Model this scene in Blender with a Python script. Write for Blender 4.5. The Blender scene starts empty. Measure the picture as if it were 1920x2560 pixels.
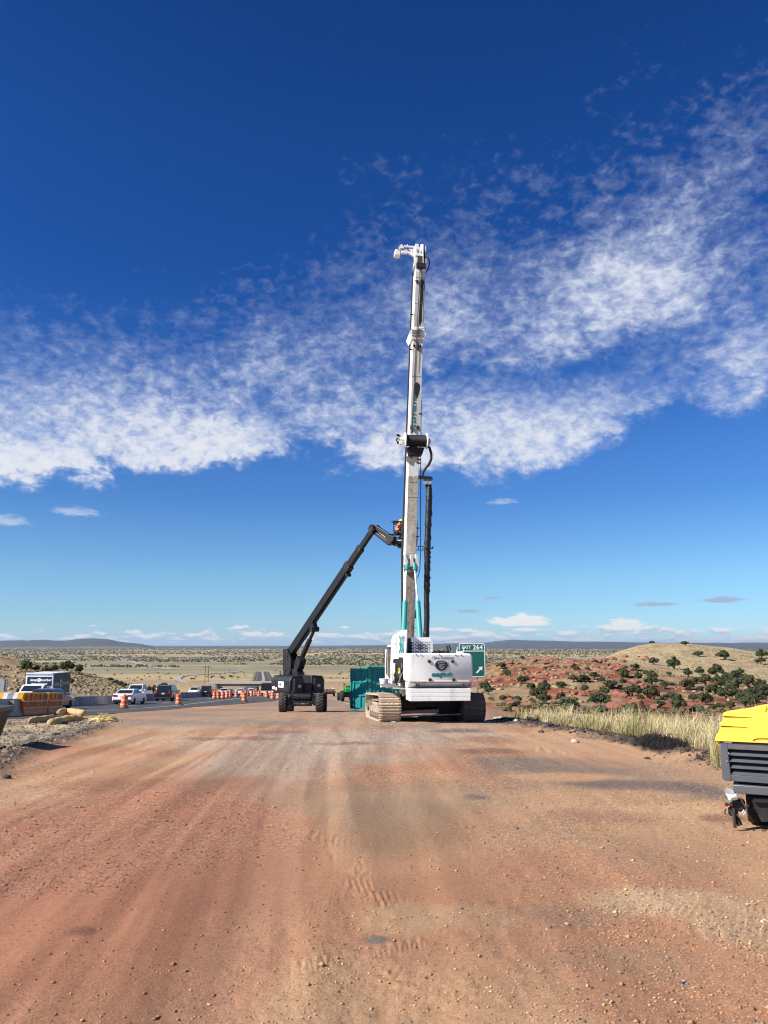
import bpy, math, random
import numpy as np
from mathutils import Vector, Matrix

C = bpy.context.scene
COL = C.collection
rnd = random.Random(7)
rng = np.random.default_rng(11)

# ------------------------------------------------------------------ camera
F = 1923.0                                   # focal length in photo pixels (photo 1920 x 2560)
PITCH = math.radians(9.8)
EYE = Vector((0.0, 0.0, 1.65))
cam_data = bpy.data.cameras.new("camera")
cam = bpy.data.objects.new("camera", cam_data)
COL.objects.link(cam)
cam.location = EYE
cam.rotation_euler = (math.pi / 2 + PITCH, 0, 0)
cam_data.sensor_fit = 'VERTICAL'
cam_data.sensor_height = 34.6
cam_data.sensor_width = 25.95
cam_data.lens = 34.6 * F / 2560.0
cam_data.clip_start = 0.05
cam_data.clip_end = 150000.0
C.camera = cam

# ------------------------------------------------------------------ light
SUN_TO = Vector((-1.0, -0.46, 0.82)).normalized()
SUN_EL = math.asin(SUN_TO.z)
SUN_ROT = math.atan2(SUN_TO.x, SUN_TO.y)
sd = bpy.data.lights.new("sun", 'SUN')
sd.energy = 5.0
sd.angle = math.radians(0.53)
sd.color = (1.0, 0.955, 0.89)
sun = bpy.data.objects.new("sun", sd)
COL.objects.link(sun)
sun.location = (-40, -20, 60)
sun.rotation_euler = (-SUN_TO).to_track_quat('-Z', 'Y').to_euler()

C.view_settings.view_transform = 'Standard'
C.view_settings.look = 'None'
C.view_settings.exposure = 0.78
C.view_settings.gamma = 1.0
C.view_settings.use_curve_mapping = False
C.cycles.use_denoising = True
C.cycles.pixel_filter_type = 'BLACKMAN_HARRIS'
C.cycles.filter_width = 1.15
C.cycles.max_bounces = 6
C.cycles.volume_bounces = 0

W = bpy.data.worlds.new("World")
C.world = W
W.use_nodes = True
W.cycles.sampling_method = 'MANUAL'
W.cycles.sample_map_resolution = 512
wt = W.node_tree
wt.nodes.clear()


class NB:
    """small helper to wire shader nodes"""
    def __init__(self, tree):
        self.t = tree

    def n(self, typ, ins=None, **attrs):
        nd = self.t.nodes.new(typ)
        for k, v in attrs.items():
            setattr(nd, k, v)
        if ins:
            for k, v in ins.items():
                s = nd.inputs[k]
                if isinstance(v, bpy.types.NodeSocket):
                    self.t.links.new(v, s)
                else:
                    s.default_value = v
        return nd

    def m(self, op, a, b=0.0, c=None, clamp=False):
        ins = {0: a, 1: b}
        if c is not None:
            ins[2] = c
        nd = self.n('ShaderNodeMath', ins, operation=op)
        nd.use_clamp = clamp
        return nd.outputs[0]

    def ss(self, x, a, b, lo=0.0, hi=1.0):
        nd = self.n('ShaderNodeMapRange', {'Value': x, 'From Min': a, 'From Max': b, 'To Min': lo, 'To Max': hi},
                    interpolation_type='SMOOTHSTEP')
        return nd.outputs[0]

    def mix(self, f, a, b, bt='MIX'):
        nd = self.n('ShaderNodeMix', data_type='RGBA', blend_type=bt)
        for k, v in ((0, f), (6, a), (7, b)):
            s = nd.inputs[k]
            if isinstance(v, bpy.types.NodeSocket):
                self.t.links.new(v, s)
            else:
                s.default_value = v if not isinstance(v, tuple) or len(v) == 4 else (*v, 1.0)
        return nd.outputs[2]

    def noise(self, vec, scale, detail=4.0, rough=0.55, dist=0.0, dim='3D'):
        ins = {'Scale': scale, 'Detail': detail, 'Roughness': rough, 'Distortion': dist}
        if vec is not None:
            ins['Vector'] = vec
        return self.n('ShaderNodeTexNoise', ins, noise_dimensions=dim).outputs[0]


def build_sky():
    b = NB(wt)
    out = b.n('ShaderNodeOutputWorld')
    bg = b.n('ShaderNodeBackground', {'Strength': 0.085})
    wt.links.new(bg.outputs[0], out.inputs[0])
    sky = b.n('ShaderNodeTexSky', sky_type='NISHITA')
    sky.sun_disc = False
    sky.sun_elevation = SUN_EL
    sky.sun_rotation = SUN_ROT
    sky.altitude = 1900.0
    sky.air_density = 1.0
    sky.dust_density = 0.0
    sky.ozone_density = 2.6
    tc = b.n('ShaderNodeTexCoord').outputs['Generated']
    sx = b.n('ShaderNodeSeparateXYZ', {0: tc})
    x, y, z = sx.outputs
    # deeper, more saturated blue away from the horizon (dry high-desert air)
    hsv = b.n('ShaderNodeHueSaturation', {'Hue': b.ss(z, 0.05, 0.5, 0.503, 0.514), 'Saturation': b.ss(z, 0.0, 0.45, 1.0, 1.34), 'Value': b.ss(z, 0.0, 0.62, 1.0, 0.86), 'Fac': 1.0, 'Color': sky.outputs[0]})
    base = b.mix(1.0, hsv.outputs[0], b.mix(b.ss(z, 0.0, 0.26), (0.62, 0.72, 0.80), (0.98, 0.93, 1.03)), 'MULTIPLY')
    cr = b.n('ShaderNodeValToRGB', {'Fac': z})
    el = cr.color_ramp.elements
    stops = [(0.0, (.74, .86, 1.02)), (.083, (.67, .91, .98)), (.186, (.42, .73, .91)), (.40, (.52, .82, .90)), (.56, (.61, .86, .90)), (.68, (.57, .75, .81)), (1.0, (.55, .70, .78))]
    while len(el) < len(stops):
        el.new(.5)
    for e_, (p_, c_) in zip(el, stops):
        e_.position = p_
        e_.color = (*c_, 1)
    base = b.mix(1.0, base, cr.outputs[0], 'MULTIPLY')
    # ---- sheet of broken altocumulus: direction projected on a plane overhead
    zc = b.m('ADD', b.m('MAXIMUM', z, 0.0), 0.12)
    px = b.m('DIVIDE', x, zc)
    py = b.m('DIVIDE', y, zc)
    pv = b.n('ShaderNodeCombineXYZ', {0: px, 1: py, 2: 0.0}).outputs[0]
    az = b.m('ARCTAN2', x, y)
    el_ = b.m('ARCSINE', z)

    def ae(px_, py_):
        u, v = (px_ * 2.0168 - 960.0) / F, (1280.0 - py_ * 2.0168) / F
        cp, sp = math.cos(PITCH), math.sin(PITCH)
        d_ = Vector((u, cp - v * sp, sp + v * cp)).normalized()
        return math.atan2(d_.x, d_.y), math.asin(d_.z)

    def edge(pts, lo, hi):
        """elevation of a cloud edge as a function of azimuth"""
        r_ = b.n('ShaderNodeValToRGB', {'Fac': b.m('ADD', b.m('MULTIPLY', az, 0.5), 0.5)})
        r_.color_ramp.interpolation = 'EASE'
        el = r_.color_ramp.elements
        q = [(-1.0, lo)] + [ae(*p_) for p_ in pts] + [(1.0, hi)]
        while len(el) < len(q):
            el.new(.5)
        for e_, (a_, h_) in zip(el, q):
            e_.position = a_ * 0.5 + 0.5
            e_.color = (h_, h_, h_, 1)
        return b.n('ShaderNodeSeparateColor', {0: r_.outputs[0]}).outputs[0]

    dv = b.n('ShaderNodeMapping', {'Vector': tc, 'Rotation': (0.0, 0.12, 0.0), 'Scale': (1.0, 1.0, 1.55)}).outputs[0]
    big = b.noise(dv, 3.0, 3.0, 0.5)
    mid = b.noise(dv, 8.0, 5.0, 0.58, 0.35)
    fine = b.noise(dv, 30.0, 4.0, 0.6, 0.45)
    tiny = b.noise(dv, 66.0, 4.0, 0.62, 0.3)
    wob = b.m('MULTIPLY', b.m('SUBTRACT', mid, 0.5), 0.10)
    elw = b.m('ADD', el_, b.m('ADD', wob, b.m('MULTIPLY', b.m('SUBTRACT', fine, 0.5), 0.035)))
    top = edge([(0, 365), (100, 375), (250, 362), (350, 330), (480, 250), (600, 235), (700, 205), (800, 130), (900, 95), (952, 90)], .45, .45)
    bot = edge([(0, 588), (150, 586), (290, 570), (360, 562), (480, 590), (600, 590), (700, 582), (760, 562), (830, 522), (952, 518)], .23, .23)
    t_ = b.m('DIVIDE', b.m('SUBTRACT', elw, bot), b.m('SUBTRACT', top, bot))
    prof = b.m('SUBTRACT', 0.42, b.m('MULTIPLY', b.m('POWER', b.m('MAXIMUM', t_, 0.0), 1.15), 0.88))
    prof = b.m('ADD', prof, b.m('MULTIPLY', b.ss(t_, 0.10, -0.06), -1.5))
    left = b.ss(az, 0.02, -0.40)
    prof = b.m('ADD', prof, b.m('MULTIPLY', left, b.m('MULTIPLY', b.ss(t_, 0.75, 0.3), 0.26)))

    def blob(cx, cy, rx, ry, amp, rot=0.0):
        a0, e0 = ae(cx, cy)
        da, de = b.m('SUBTRACT', az, a0), b.m('SUBTRACT', elw, e0)
        c_, s_ = math.cos(rot), math.sin(rot)
        k_ = 2.0168 / F
        p1 = b.m('DIVIDE', b.m('ADD', b.m('MULTIPLY', da, c_), b.m('MULTIPLY', de, s_)), rx * k_)
        p2 = b.m('DIVIDE', b.m('SUBTRACT', b.m('MULTIPLY', de, c_), b.m('MULTIPLY', da, s_)), ry * k_)
        r2 = b.m('ADD', b.m('MULTIPLY', p1, p1), b.m('MULTIPLY', p2, p2))
        return b.m('MULTIPLY', b.m('EXPONENT', b.m('MULTIPLY', r2, -1.0)), amp)

    for args in [(770, 340, 120, 52, .42, .12), (900, 210, 70, 60, .14, .6), (735, 448, 105, 26, -.62, .12), (850, 465, 60, 22, -.45, .3), (925, 430, 45, 30, .18, .5), (345, 522, 95, 15, -.30, -.5),
                 (620, 545, 190, 40, .16, 0), (540, 380, 60, 60, .22, 0), (950, 470, 80, 30, -.30, 0.2), (935, 300, 60, 70, -.16, 0), (940, 390, 70, 25, -.25, 0), (850, 160, 90, 50, -.10, .6), (560, 470, 90, 18, -.28, .2), (420, 420, 120, 30, .08, 0), (60, 420, 90, 30, -.1, 0)]:
        prof = b.m('ADD', prof, blob(*args))
    cellamp = b.m('ADD', 0.55, b.m('MULTIPLY', big, 0.9))
    cell = b.m('MULTIPLY', b.m('ADD', b.m('MULTIPLY', b.m('SUBTRACT', fine, 0.5), 0.95), b.m('MULTIPLY', b.m('SUBTRACT', tiny, 0.5), 1.2)), cellamp)
    d = b.m('ADD', prof, b.m('ADD', b.m('MULTIPLY', b.m('SUBTRACT', mid, 0.5), 1.25), cell))
    dens = b.m('ADD', b.m('MULTIPLY', b.ss(d, -0.10, 0.72), 0.72), b.m('MULTIPLY', b.ss(d, -0.50, 0.2), 0.23))
    dens = b.m('MULTIPLY', dens, b.ss(z, 0.10, 0.16))
    ccol = b.mix(b.ss(d, 0.15, 0.95), (4.0, 4.5, 5.8), (5.6, 5.75, 6.1))
    col = b.mix(dens, base, ccol)
    # ---- low cumulus far away over the horizon
    lowv = b.n('ShaderNodeCombineXYZ', {0: b.m('MULTIPLY', az, 30.0), 1: b.m('MULTIPLY', z, 125.0), 2: 3.7}).outputs[0]
    ln = b.noise(lowv, 1.0, 6.0, 0.6, 0.1)
    lowm = b.m('MULTIPLY', b.ss(z, -0.002, 0.004), b.ss(z, 0.013, 0.040, 1.0, 0.0))
    right = b.ss(az, -0.25, 0.15)
    ld = b.m('ADD', b.m('SUBTRACT', ln, b.m('SUBTRACT', 0.50, b.m('MULTIPLY', right, 0.06))), b.m('MULTIPLY', b.m('SUBTRACT', lowm, 1.0), 0.45))
    ldn = b.m('MULTIPLY', b.ss(ld, -0.03, 0.08), 0.9)
    ln2 = b.noise(b.n('ShaderNodeVectorMath', {0: lowv, 1: (0.0, 0.55, 0.0)}, operation='ADD').outputs[0], 1.0, 6.0, 0.6, 0.1)
    lit = b.ss(b.m('SUBTRACT', ln, ln2), -0.07, 0.10)
    lcol = b.mix(lit, (3.7, 4.3, 5.1), (6.2, 6.2, 6.2))
    col = b.mix(ldn, col, lcol)

    # ---- a few single clouds (azimuth, elevation in radians, half widths), bright heaps and grey scraps
    def lump(col, a0, e0, ra, re, amt, c, seed, soft=0.5):
        da = b.m('DIVIDE', b.m('SUBTRACT', az, a0), ra)
        de = b.m('DIVIDE', b.m('SUBTRACT', z, math.sin(e0)), re)
        lower = b.m('LESS_THAN', de, 0.0)
        de = b.m('MULTIPLY', de, b.m('ADD', 1.0, b.m('MULTIPLY', lower, 1.2)))
        r = b.m('SQRT', b.m('ADD', b.m('MULTIPLY', da, da), b.m('MULTIPLY', de, de)))
        v = b.n('ShaderNodeCombineXYZ', {0: b.m('MULTIPLY', az, 1.6 / ra), 1: b.m('MULTIPLY', z, 1.6 / re), 2: seed}).outputs[0]
        nn = b.noise(v, 1.3, 5.0, 0.62)
        f = b.ss(b.m('ADD', r, b.m('MULTIPLY', b.m('SUBTRACT', nn, 0.5), 1.9)), 1.0 - soft, 1.0 + soft * 0.3, 1.0, 0.0)
        return b.mix(b.m('MULTIPLY', f, amt), col, c)

    R = math.radians
    white, grey = (6.3, 6.25, 6.2), (2.7, 3.1, 4.0)
    col = lump(col, 0.172, R(1.62), 0.040, 0.0115, 0.95, white, 1.3, 0.35)
    col = lump(col, 0.300, R(1.30), 0.026, 0.0115, 0.85, white, 5.1, 0.35)
    col = lump(col, 0.337, R(2.75), 0.028, 0.0042, 0.75, grey, 9.2)
    col = lump(col, 0.412, R(2.95), 0.026, 0.0050, 0.8, grey, 2.7)
    col = lump(col, 0.107, R(2.4), 0.017, 0.0036, 0.7, grey, 7.7)
    col = lump(col, 0.140, R(3.35), 0.014, 0.003, 0.55, grey, 4.4)
    col = lump(col, -0.385, R(9.0), 0.030, 0.008, 0.40, white, 6.4, 0.8)
    col = lump(col, -0.46, R(8.1), 0.026, 0.009, 0.40, white, 3.9, 0.8)
    col = lump(col, 0.155, R(10.4), 0.018, 0.006, 0.33, white, 8.8, 0.8)
    wt.links.new(col, bg.inputs['Color'])


build_sky()


# ------------------------------------------------------------------ helpers: photo geometry
def ray(px, py):
    u, v = (px - 960.0) / F, (1280.0 - py) / F
    cp, sp = math.cos(PITCH), math.sin(PITCH)
    return Vector((u, cp - v * sp, sp + v * cp))


def at(px, py, Y):
    d = ray(px, py)
    return EYE + d * (Y / d.y)


# ------------------------------------------------------------------ numpy noise
def _hash(ix, iy, seed):
    h = (ix.astype(np.int64) * 374761393 + iy.astype(np.int64) * 668265263 + seed * 1442695041) & 0xFFFFFFFF
    h = ((h ^ (h >> 13)) * 1274126177) & 0xFFFFFFFF
    return ((h ^ (h >> 16)) & 0xFFFFFF) / float(0xFFFFFF)


def vnoise(x, y, seed=0):
    xf, yf = np.floor(x), np.floor(y)
    fx, fy = x - xf, y - yf
    fx = fx * fx * fx * (fx * (fx * 6 - 15) + 10)
    fy = fy * fy * fy * (fy * (fy * 6 - 15) + 10)
    a, b_ = _hash(xf, yf, seed), _hash(xf + 1, yf, seed)
    c, d = _hash(xf, yf + 1, seed), _hash(xf + 1, yf + 1, seed)
    return (a + (b_ - a) * fx) * (1 - fy) + (c + (d - c) * fx) * fy


def fbm(x, y, seed=0, octv=4, rough=0.5):
    s, a, t = 0.0, 1.0, 0.0
    for i in range(octv):
        s = s + a * vnoise(x * 2.03 ** i + 17.1 * i, y * 2.03 ** i - 9.7 * i, seed + i * 7)
        t += a
        a *= rough
    return s / t


def sst(x, a, b):
    t = np.clip((x - a) / (b - a), 0, 1)
    return t * t * (3 - 2 * t)


# ------------------------------------------------------------------ terrain
_PY = np.array([-400, -60, 0, 10, 20, 30, 47, 60, 74, 87, 120, 150, 200, 250, 350, 500, 700, 1000, 1500, 2500, 6000, 60000], float)
_PZ = np.array([14.0, 2.0, 0, -.36, -.75, -1.20, -2.22, -3.15, -3.90, -4.50, -6.2, -7.95, -10.9, -13.85, -19.8, -28.2, -35.4, -42.0, -50.5, -59, -62, -66], float)
_yy = np.concatenate([np.linspace(-400, 600, 4001), np.linspace(601, 3000, 2400)])
_zz = np.interp(_yy, _PY, _PZ)
for _ in range(2):
    k = 61
    _zz = np.convolve(np.pad(_zz, k // 2, mode='edge'), np.ones(k) / k, mode='valid')
_AY = np.array([-400, 0, 60, 90, 150, 250, 350, 700, 1000, 1500, 2600], float)
_AX = np.array([-27.4, -27.4, -27.2, -27.6, -31, -43, -57, -110, -153, -232, -420], float)
_ax = np.interp(_yy, _AY, _AX)
for _ in range(2):
    k = 101
    _ax = np.convolve(np.pad(_ax, k // 2, mode='edge'), np.ones(k) / k, mode='valid')


def profile(y):
    return np.where(y > 2900, np.interp(y, _PY, _PZ), np.interp(y, _yy, _zz))


def axis(y):                                   # x of the median barrier
    return np.interp(y, _yy, _ax)


_UA = np.array([-.5, .04, .10, .128, .156, .198, .229, .27, .312, .36, .5, .9])
_UZ = np.array([-9., -8., -6.8, -5.6, -4.25, -3.35, -3.55, -4.0, -5.6, -7.4, -10.0, -13.])
_TA = np.array([.2, .262, .275, .30, .325, .345, .385, .44, .50, .62, .9])
_TZ = np.array([-30, -13., -7.5, -3.3, -0.4, 0.75, 0.6, -1.3, -4.6, -9.0, -16.])
BRIDGE_Y = 510.0
BRIDGE_X0, BRIDGE_X1 = -108.0, -58.0
BRIDGE_Z = -22.6


def pad_right(y):
    return np.interp(y, [0, 6, 12, 16, 20, 30, 47, 60], [7.4, 7.1, 6.7, 6.5, 6.4, 4.9, 5.6, 7.0])


def G(x, y, rough=True):
    """height of the land (no pebble-scale relief)"""
    x = np.asarray(x, float)
    y = np.asarray(y, float)
    p = profile(y)
    r = np.hypot(x, y)
    z = p.copy() if hasattr(p, 'copy') else p
    ax = axis(y)
    n = fbm(x / 40.0, y / 40.0, 3, 4)
    n2 = fbm(x / 9.0, y / 9.0, 5, 4)
    # --- left hillside beyond the opposite carriageway
    e = np.clip(ax - 15.0 - x, 0, None)
    env = sst(y, 10, 70) * (1 - sst(y, 165, 330))
    hl = (0.235 * e) * env
    hl = np.where(hl > 9, 9 + (hl - 9) * 0.3, hl)
    hl = hl * (0.85 + 0.3 * n) + (n2 - .5) * 1.1 * sst(e, 0, 8) * env
    z = z + hl
    # --- right side: drop off the pad, then red rock rising away from us
    az = x / np.maximum(y, 1.0)
    dr = x - pad_right(y)
    onright = sst(az, .045, .13) * sst(y, 30, 60)
    zc = np.interp(az, _UA, _UZ) + 1.65
    t = np.clip((r - 62) / (205 - 62), 0, 1)
    ledge = fbm(x / 22.0 + y / 60.0, y / 14.0, 21, 4)
    rough_red = (n2 - .5) * 2.2 + (ledge - .5) * 2.4
    zred = (profile(62 + 0 * y) - .35) * (1 - t ** 1.35) + zc * t ** 1.35 + rough_red * sst(r, 70, 120) * .85
    # stepped sandstone ledges
    st = zred / 0.75
    zst = (np.floor(st) + sst(st - np.floor(st), .55, .95)) * 0.75
    zred = zred + (zst - zred) * .75 * sst(r, 90, 140) * (1 - sst(az, .30, .36) * .5)
    tt = sst(r, 205, 395)
    tan = np.interp(az, _TA, _TZ) + 1.65
    ztan = zc + (tan - zc) * tt + (n - .5) * 2.0 * tt * (1 - sst(r, 330, 400) * .7)
    back = sst(r, 400, 700)
    ztan = ztan + (p - 2 - ztan) * back
    fall = sst(r, 222, 300)
    zplain = zc + (np.minimum(p, zc - 4) - zc) * fall
    wt_ = sst(az, .245, .285)
    far_r = zplain * (1 - wt_) + ztan * wt_
    zr = np.where(r < 205, zred, far_r)
    z = z + (zr - z) * onright
    # gully just off the pad edge
    z = z - 0.55 * sst(dr, 0.8, 4.0) * (1 - sst(y, 55, 80)) * sst(y, -5, 8)
    # --- overpass approach embankments
    bz = BRIDGE_Z
    dd = np.abs(y - BRIDGE_Y)
    emb = bz - np.clip(dd - 6.0, 0, None) * 0.42
    gap = np.clip(np.minimum(x - BRIDGE_X0, BRIDGE_X1 - x), 0, None)
    emb = emb - gap * 1.2
    sel = (np.abs(x) < 1500) & (y > 400) & (y < 620) & (az < .2)
    z = np.where(sel & (emb > z), emb, z)
    # --- broad swells of the plain
    fl = sst(r, 380, 900)
    z = z + fl * (fbm(x / 420.0, y / 300.0, 31, 4) - .5) * 9.0 * (1 - sst(np.abs(x - ax), 60, 20) * .9) * (1 - sst(r, 5000, 9000) * .6)
    # --- low wooded bench far out
    z = z + 26 * sst(y, 2600, 5200) * (1 - sst(r, 9000, 16000)) * (0.4 + 0.9 * fbm(x / 1500., y / 1500., 41, 3)) * .55
    # --- mesas on the skyline
    R = np.maximum(r, 1)
    th = np.arctan2(x, y)
    def ridge(z, r0, r1, ths, hs, foot):
        h = np.interp(th, ths, hs, left=foot, right=foot)
        h = h + (fbm(th * 60, R * 0 + 2.0, 51, 4) - .5) * (h - foot) * .22
        up = sst(r, r0, r1)
        target = h * r1 + 1.65
        return np.where(r > r0, np.maximum(z, -64 + (target + 64) * up), z)
    d = math.radians
    z = ridge(z, 15000, 19000, [d(-60), d(-27), d(-25.6), d(-23.2), d(-22.3), d(-20.6), d(-19.7), d(-18.8), d(-17.2), d(-16.3)],
              [.0040, .0042, .0048, .0060, .0048, .0078, .0074, .0042, .0010, -.004], -.004)
    z = ridge(z, 21000, 30000, [d(-11), d(-4), d(-.6), d(2.7), d(5.6), d(7.5), d(9.0), d(10.4), d(12.6), d(15.6), d(19.6), d(26.5), d(60)],
              [-.004, -.002, -.0006, .0010, .0022, .0034, .0058, .0060, .0047, .0036, .0026, .0022, .004], -.004)
    return z


# dirt pad relief near the camera: ruts, tyre treads, berms
TREADS = []
def tread(pts, w, amp, per):
    TREADS.append((pts, w, amp, per))


def gp(px, py):
    """point of the land seen at a photo pixel"""
    d = ray(px, py)
    t = np.exp(np.linspace(math.log(2.0), math.log(60000.0), 900))
    for k in range(2):
        f = EYE.z + d.z * t - G(d.x * t, d.y * t)
        i = int(np.argmax(f < 0))
        if i == 0:
            return None
        t = np.linspace(t[i - 1], t[i], 40)
    return EYE + d * float(t[min(i, 39)])


def gq(px, py):                                 # quick version on the plain pad profile
    d = ray(px, py)
    k = d.z / d.y
    ys = np.linspace(1.5, 400, 40000)
    f = 1.65 + k * ys - profile(ys)
    i = int(np.argmax(f < 0))
    yv = ys[i]
    p = EYE + d * (yv / d.y)
    return p.x, p.y


for a, w, amp, per in [
    ([(785, 2065), (850, 2130), (905, 2200)], .16, .022, .075),
    ([(850, 2205), (905, 2230), (960, 2262)], .22, .022, .08),
    ([(1560, 2235), (1720, 2290), (1900, 2345)], .30, .020, .095),
    ([(1600, 2200), (1800, 2260), (1960, 2300)], .22, .014, .095),
    ([(700, 2440), (960, 2375), (1150, 2330)], .09, .014, .06),
    ([(690, 2310), (800, 2265), (960, 2240)], .08, .012, .055),
    ([(950, 2420), (1060, 2470), (1160, 2540)], .14, .020, .085),
    ([(1310, 1868), (1420, 1885)], .35, .045, .35),
    ([(1150, 2190), (1230, 2180), (1330, 2172)], .12, .012, .06),
]:
    tread([gq(*q) for q in a], w, amp * .55, per * .62)


def micro(x, y):
    """relief of the dirt within ~45 m"""
    r = np.hypot(x, y)
    fade = 1 - sst(r, 38, 60)
    h = (fbm(x / 2.2, y / 2.2, 61, 3) - .5) * .05
    h = h + (fbm(x / .45, y / .45, 62, 3) - .5) * .014
    rough_m = sst(fbm(x / 1.6 + 5, y / 2.4, 63, 3), .42, .62)
    h = h + (fbm(x / .09, y / .09, 64, 3, .6) - .5) * (.005 + .012 * rough_m)
    # wheel ruts running with the drive
    for x0, sl, w, a in [(-1.0, -.012, .34, .018), (-2.3, -.03, .30, .014), (-.2, .02, .28, .012), (1.5, .015, .3, .010), (-3.4, -.06, .4, .014)]:
        q = (x - x0 - sl * y - .15 * np.sin(y * .35 + x0)) / w
        h = h - a * np.exp(-q * q) + a * .6 * np.exp(-(np.abs(q) - 1.7) ** 2 * 3)
    for pts, w, amp, per in TREADS:
        for (ax_, ay_), (bx_, by_) in zip(pts, pts[1:]):
            dx, dy = bx_ - ax_, by_ - ay_
            L = math.hypot(dx, dy)
            s = ((x - ax_) * dx + (y - ay_) * dy) / L
            c = ((x - ax_) * dy - (y - ay_) * dx) / L
            m = np.exp(-(c / w) ** 4) * sst(s, -.05, .1) * (1 - sst(s, L - .1, L + .05))
            m = m * sst(fbm(x / .18, y / .18, 65, 2), .34, .58)
            ph = (s + np.abs(c) * .55) / per * 2 * np.pi + (vnoise(x / .1, y / .1, 66) - .5) * 1.6
            h = h + m * amp * (np.sin(ph) * .75 + .2 * np.sin(2 * ph + 1)) * (.35 + 1.1 * vnoise(x / .05, y / .05, 99))
    # windrow of broken asphalt along the right edge, and scraped berm on the left
    e = x - pad_right(y) + (fbm(y / 1.3, x / 3.0, 67, 3) - .5) * .7
    h = h + .10 * np.exp(-(e / .42) ** 2) * sst(y, 9, 13) + (fbm(x / .16, y / .16, 68, 3) - .5) * .14 * np.exp(-(e / .6) ** 2)
    le = x - left_edge(y)
    bm = np.exp(-((le + .45) / .4) ** 2) * sst(y, 8, 12) * (1 - sst(y, 24, 30))
    h = h + bm * (.05 + .16 * fbm(x / .5, y / .5, 69, 3))
    lm = sst(-le, .3, 1.2) * (1 - sst(-x, 11.5, 13.5)) * sst(y, 5, 9) * (1 - sst(y, 30, 36))
    h = h + lm * ((fbm(x / .7, y / .7, 70, 3) - .5) * .30 + (fbm(x / .16, y / .16, 71, 3) - .5) * .06)
    return h * fade


def left_edge(y):
    return np.interp(y, [0, 8, 11, 17, 21, 26, 34], [-5.4, -5.4, -5.7, -7.4, -8.0, -9.0, -11.4])


def P(c):
    return np.array(c, float)


STAINS = []
def stain(px, py, hw, hh, col, amt, warp=.5):
    x0, y0 = gq(px, py)
    xa, ya = gq(px, py - hh)
    xb, yb = gq(px, py + hh)
    STAINS.append((x0, y0, hw * y0 / F, max(.12, (ya - yb) / 2), P(col), amt, warp))


RED, TAN, GRY, DRK, ASP = (.335, .150, .085), (.42, .24, .125), (.345, .262, .19), (.225, .14, .083), (.105, .088, .074)
for s in [
    (300, 2060, 520, 190, RED, .9), (120, 2350, 420, 230, RED, .85), (620, 2300, 140, 330, (.27, .14, .085), .55),
    (860, 1850, 420, 38, GRY, .95), (700, 1905, 230, 60, GRY, .75), (1120, 1830, 160, 30, GRY, .8),
    (520, 1800, 190, 18, (.42, .34, .21), .8), (420, 1850, 300, 18, (.40, .26, .16), .7), (330, 1900, 240, 16, (.42, .25, .15), .6),
    (1010, 2050, 260, 80, DRK, .6), (1000, 1990, 330, 60, (.27, .185, .115), .6), (1390, 2290, 150, 40, (.25, .16, .10), .6),
    (1540, 2400, 260, 50, (.28, .18, .11), .45), (1380, 2080, 120, 40, (.27, .17, .10), .5),
    (1220, 1850, 110, 14, (.30, .155, .085), .9), (1225, 1880, 110, 9, (.17, .095, .06), .85), (1150, 1826, 100, 6, (.10, .075, .058), .8),
    (1460, 1940, 330, 60, (.20, .15, .11), .6), (1300, 1912, 120, 24, (.15, .12, .095), .7, .9), (1480, 1930, 170, 16, (.15, .115, .088), .6, .9), (1660, 1975, 210, 30, ASP, .65, .9),
    (1760, 1990, 170, 26, (.13, .108, .09), .65, .9), (1500, 1962, 120, 8, (.12, .10, .085), .55, .9),
    (1400, 1945, 190, 13, TAN, .9), (1540, 1990, 260, 20, (.40, .235, .125), .9), (1700, 2030, 230, 24, (.44, .275, .15), .9),
    (1820, 2045, 90, 13, (.22, .11, .068), .9), (1500, 2040, 180, 26, (.29, .16, .095), .8), (1650, 2130, 220, 60, (.31, .185, .11), .6),
    (1600, 2250, 180, 50, (.43, .30, .18), .7), (1840, 2300, 160, 110, (.45, .30, .175), .7), (1000, 2300, 130, 60, (.42, .27, .15), .7), (1180, 2300, 120, 50, (.43, .275, .16), .5),
    (780, 2500, 160, 140, (.38, .235, .13), .6), (1190, 1990, 40, 8, (.12, .10, .09), .8), (935, 2352, 34, 16, (.13, .115, .10), .9),
    (1000, 1812, 160, 10, (.19, .15, .12), .8), (800, 1800, 220, 16, (.26, .185, .135), .8), (560, 1790, 190, 10, (.30, .20, .135), .7),
    (340, 1960, 200, 20, (.28, .14, .08), .7), (560, 1960, 150, 26, (.30, .145, .085), .7), (200, 2335, 40, 14, (.12, .06, .035), .6),
    (700, 1830, 80, 8, (.24, .12, .075), .7), (600, 1845, 140, 6, (.24, .125, .08), .8), (880, 1858, 110, 5, (.22, .125, .08), .8),
]:
    stain(*s)


def gravel_amount(x, y):
    """share of loose stones in the surface, 0..1"""
    r = np.hypot(x, y)
    g = sst(fbm(x / 1.7, y / 2.6, 77, 3), .40, .62) * .7 + .30
    mid = sst(y, 12, 16) * (1 - sst(y, 26, 31)) * sst(x, -5.5, -3) * (1 - sst(x, 2.6, 4))
    right = sst(x, .2, 2.0) * (1 - sst(r, 11, 15))
    redl = sst(-x, .6, 2.0) * (1 - sst(r, 9, 14))
    g = np.clip(g + .6 * mid + .30 * right - .14 * redl, 0, 1)
    return g * (1 - sst(r, 48, 60)) * (1 - sst(-x, 13, 16))


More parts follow.
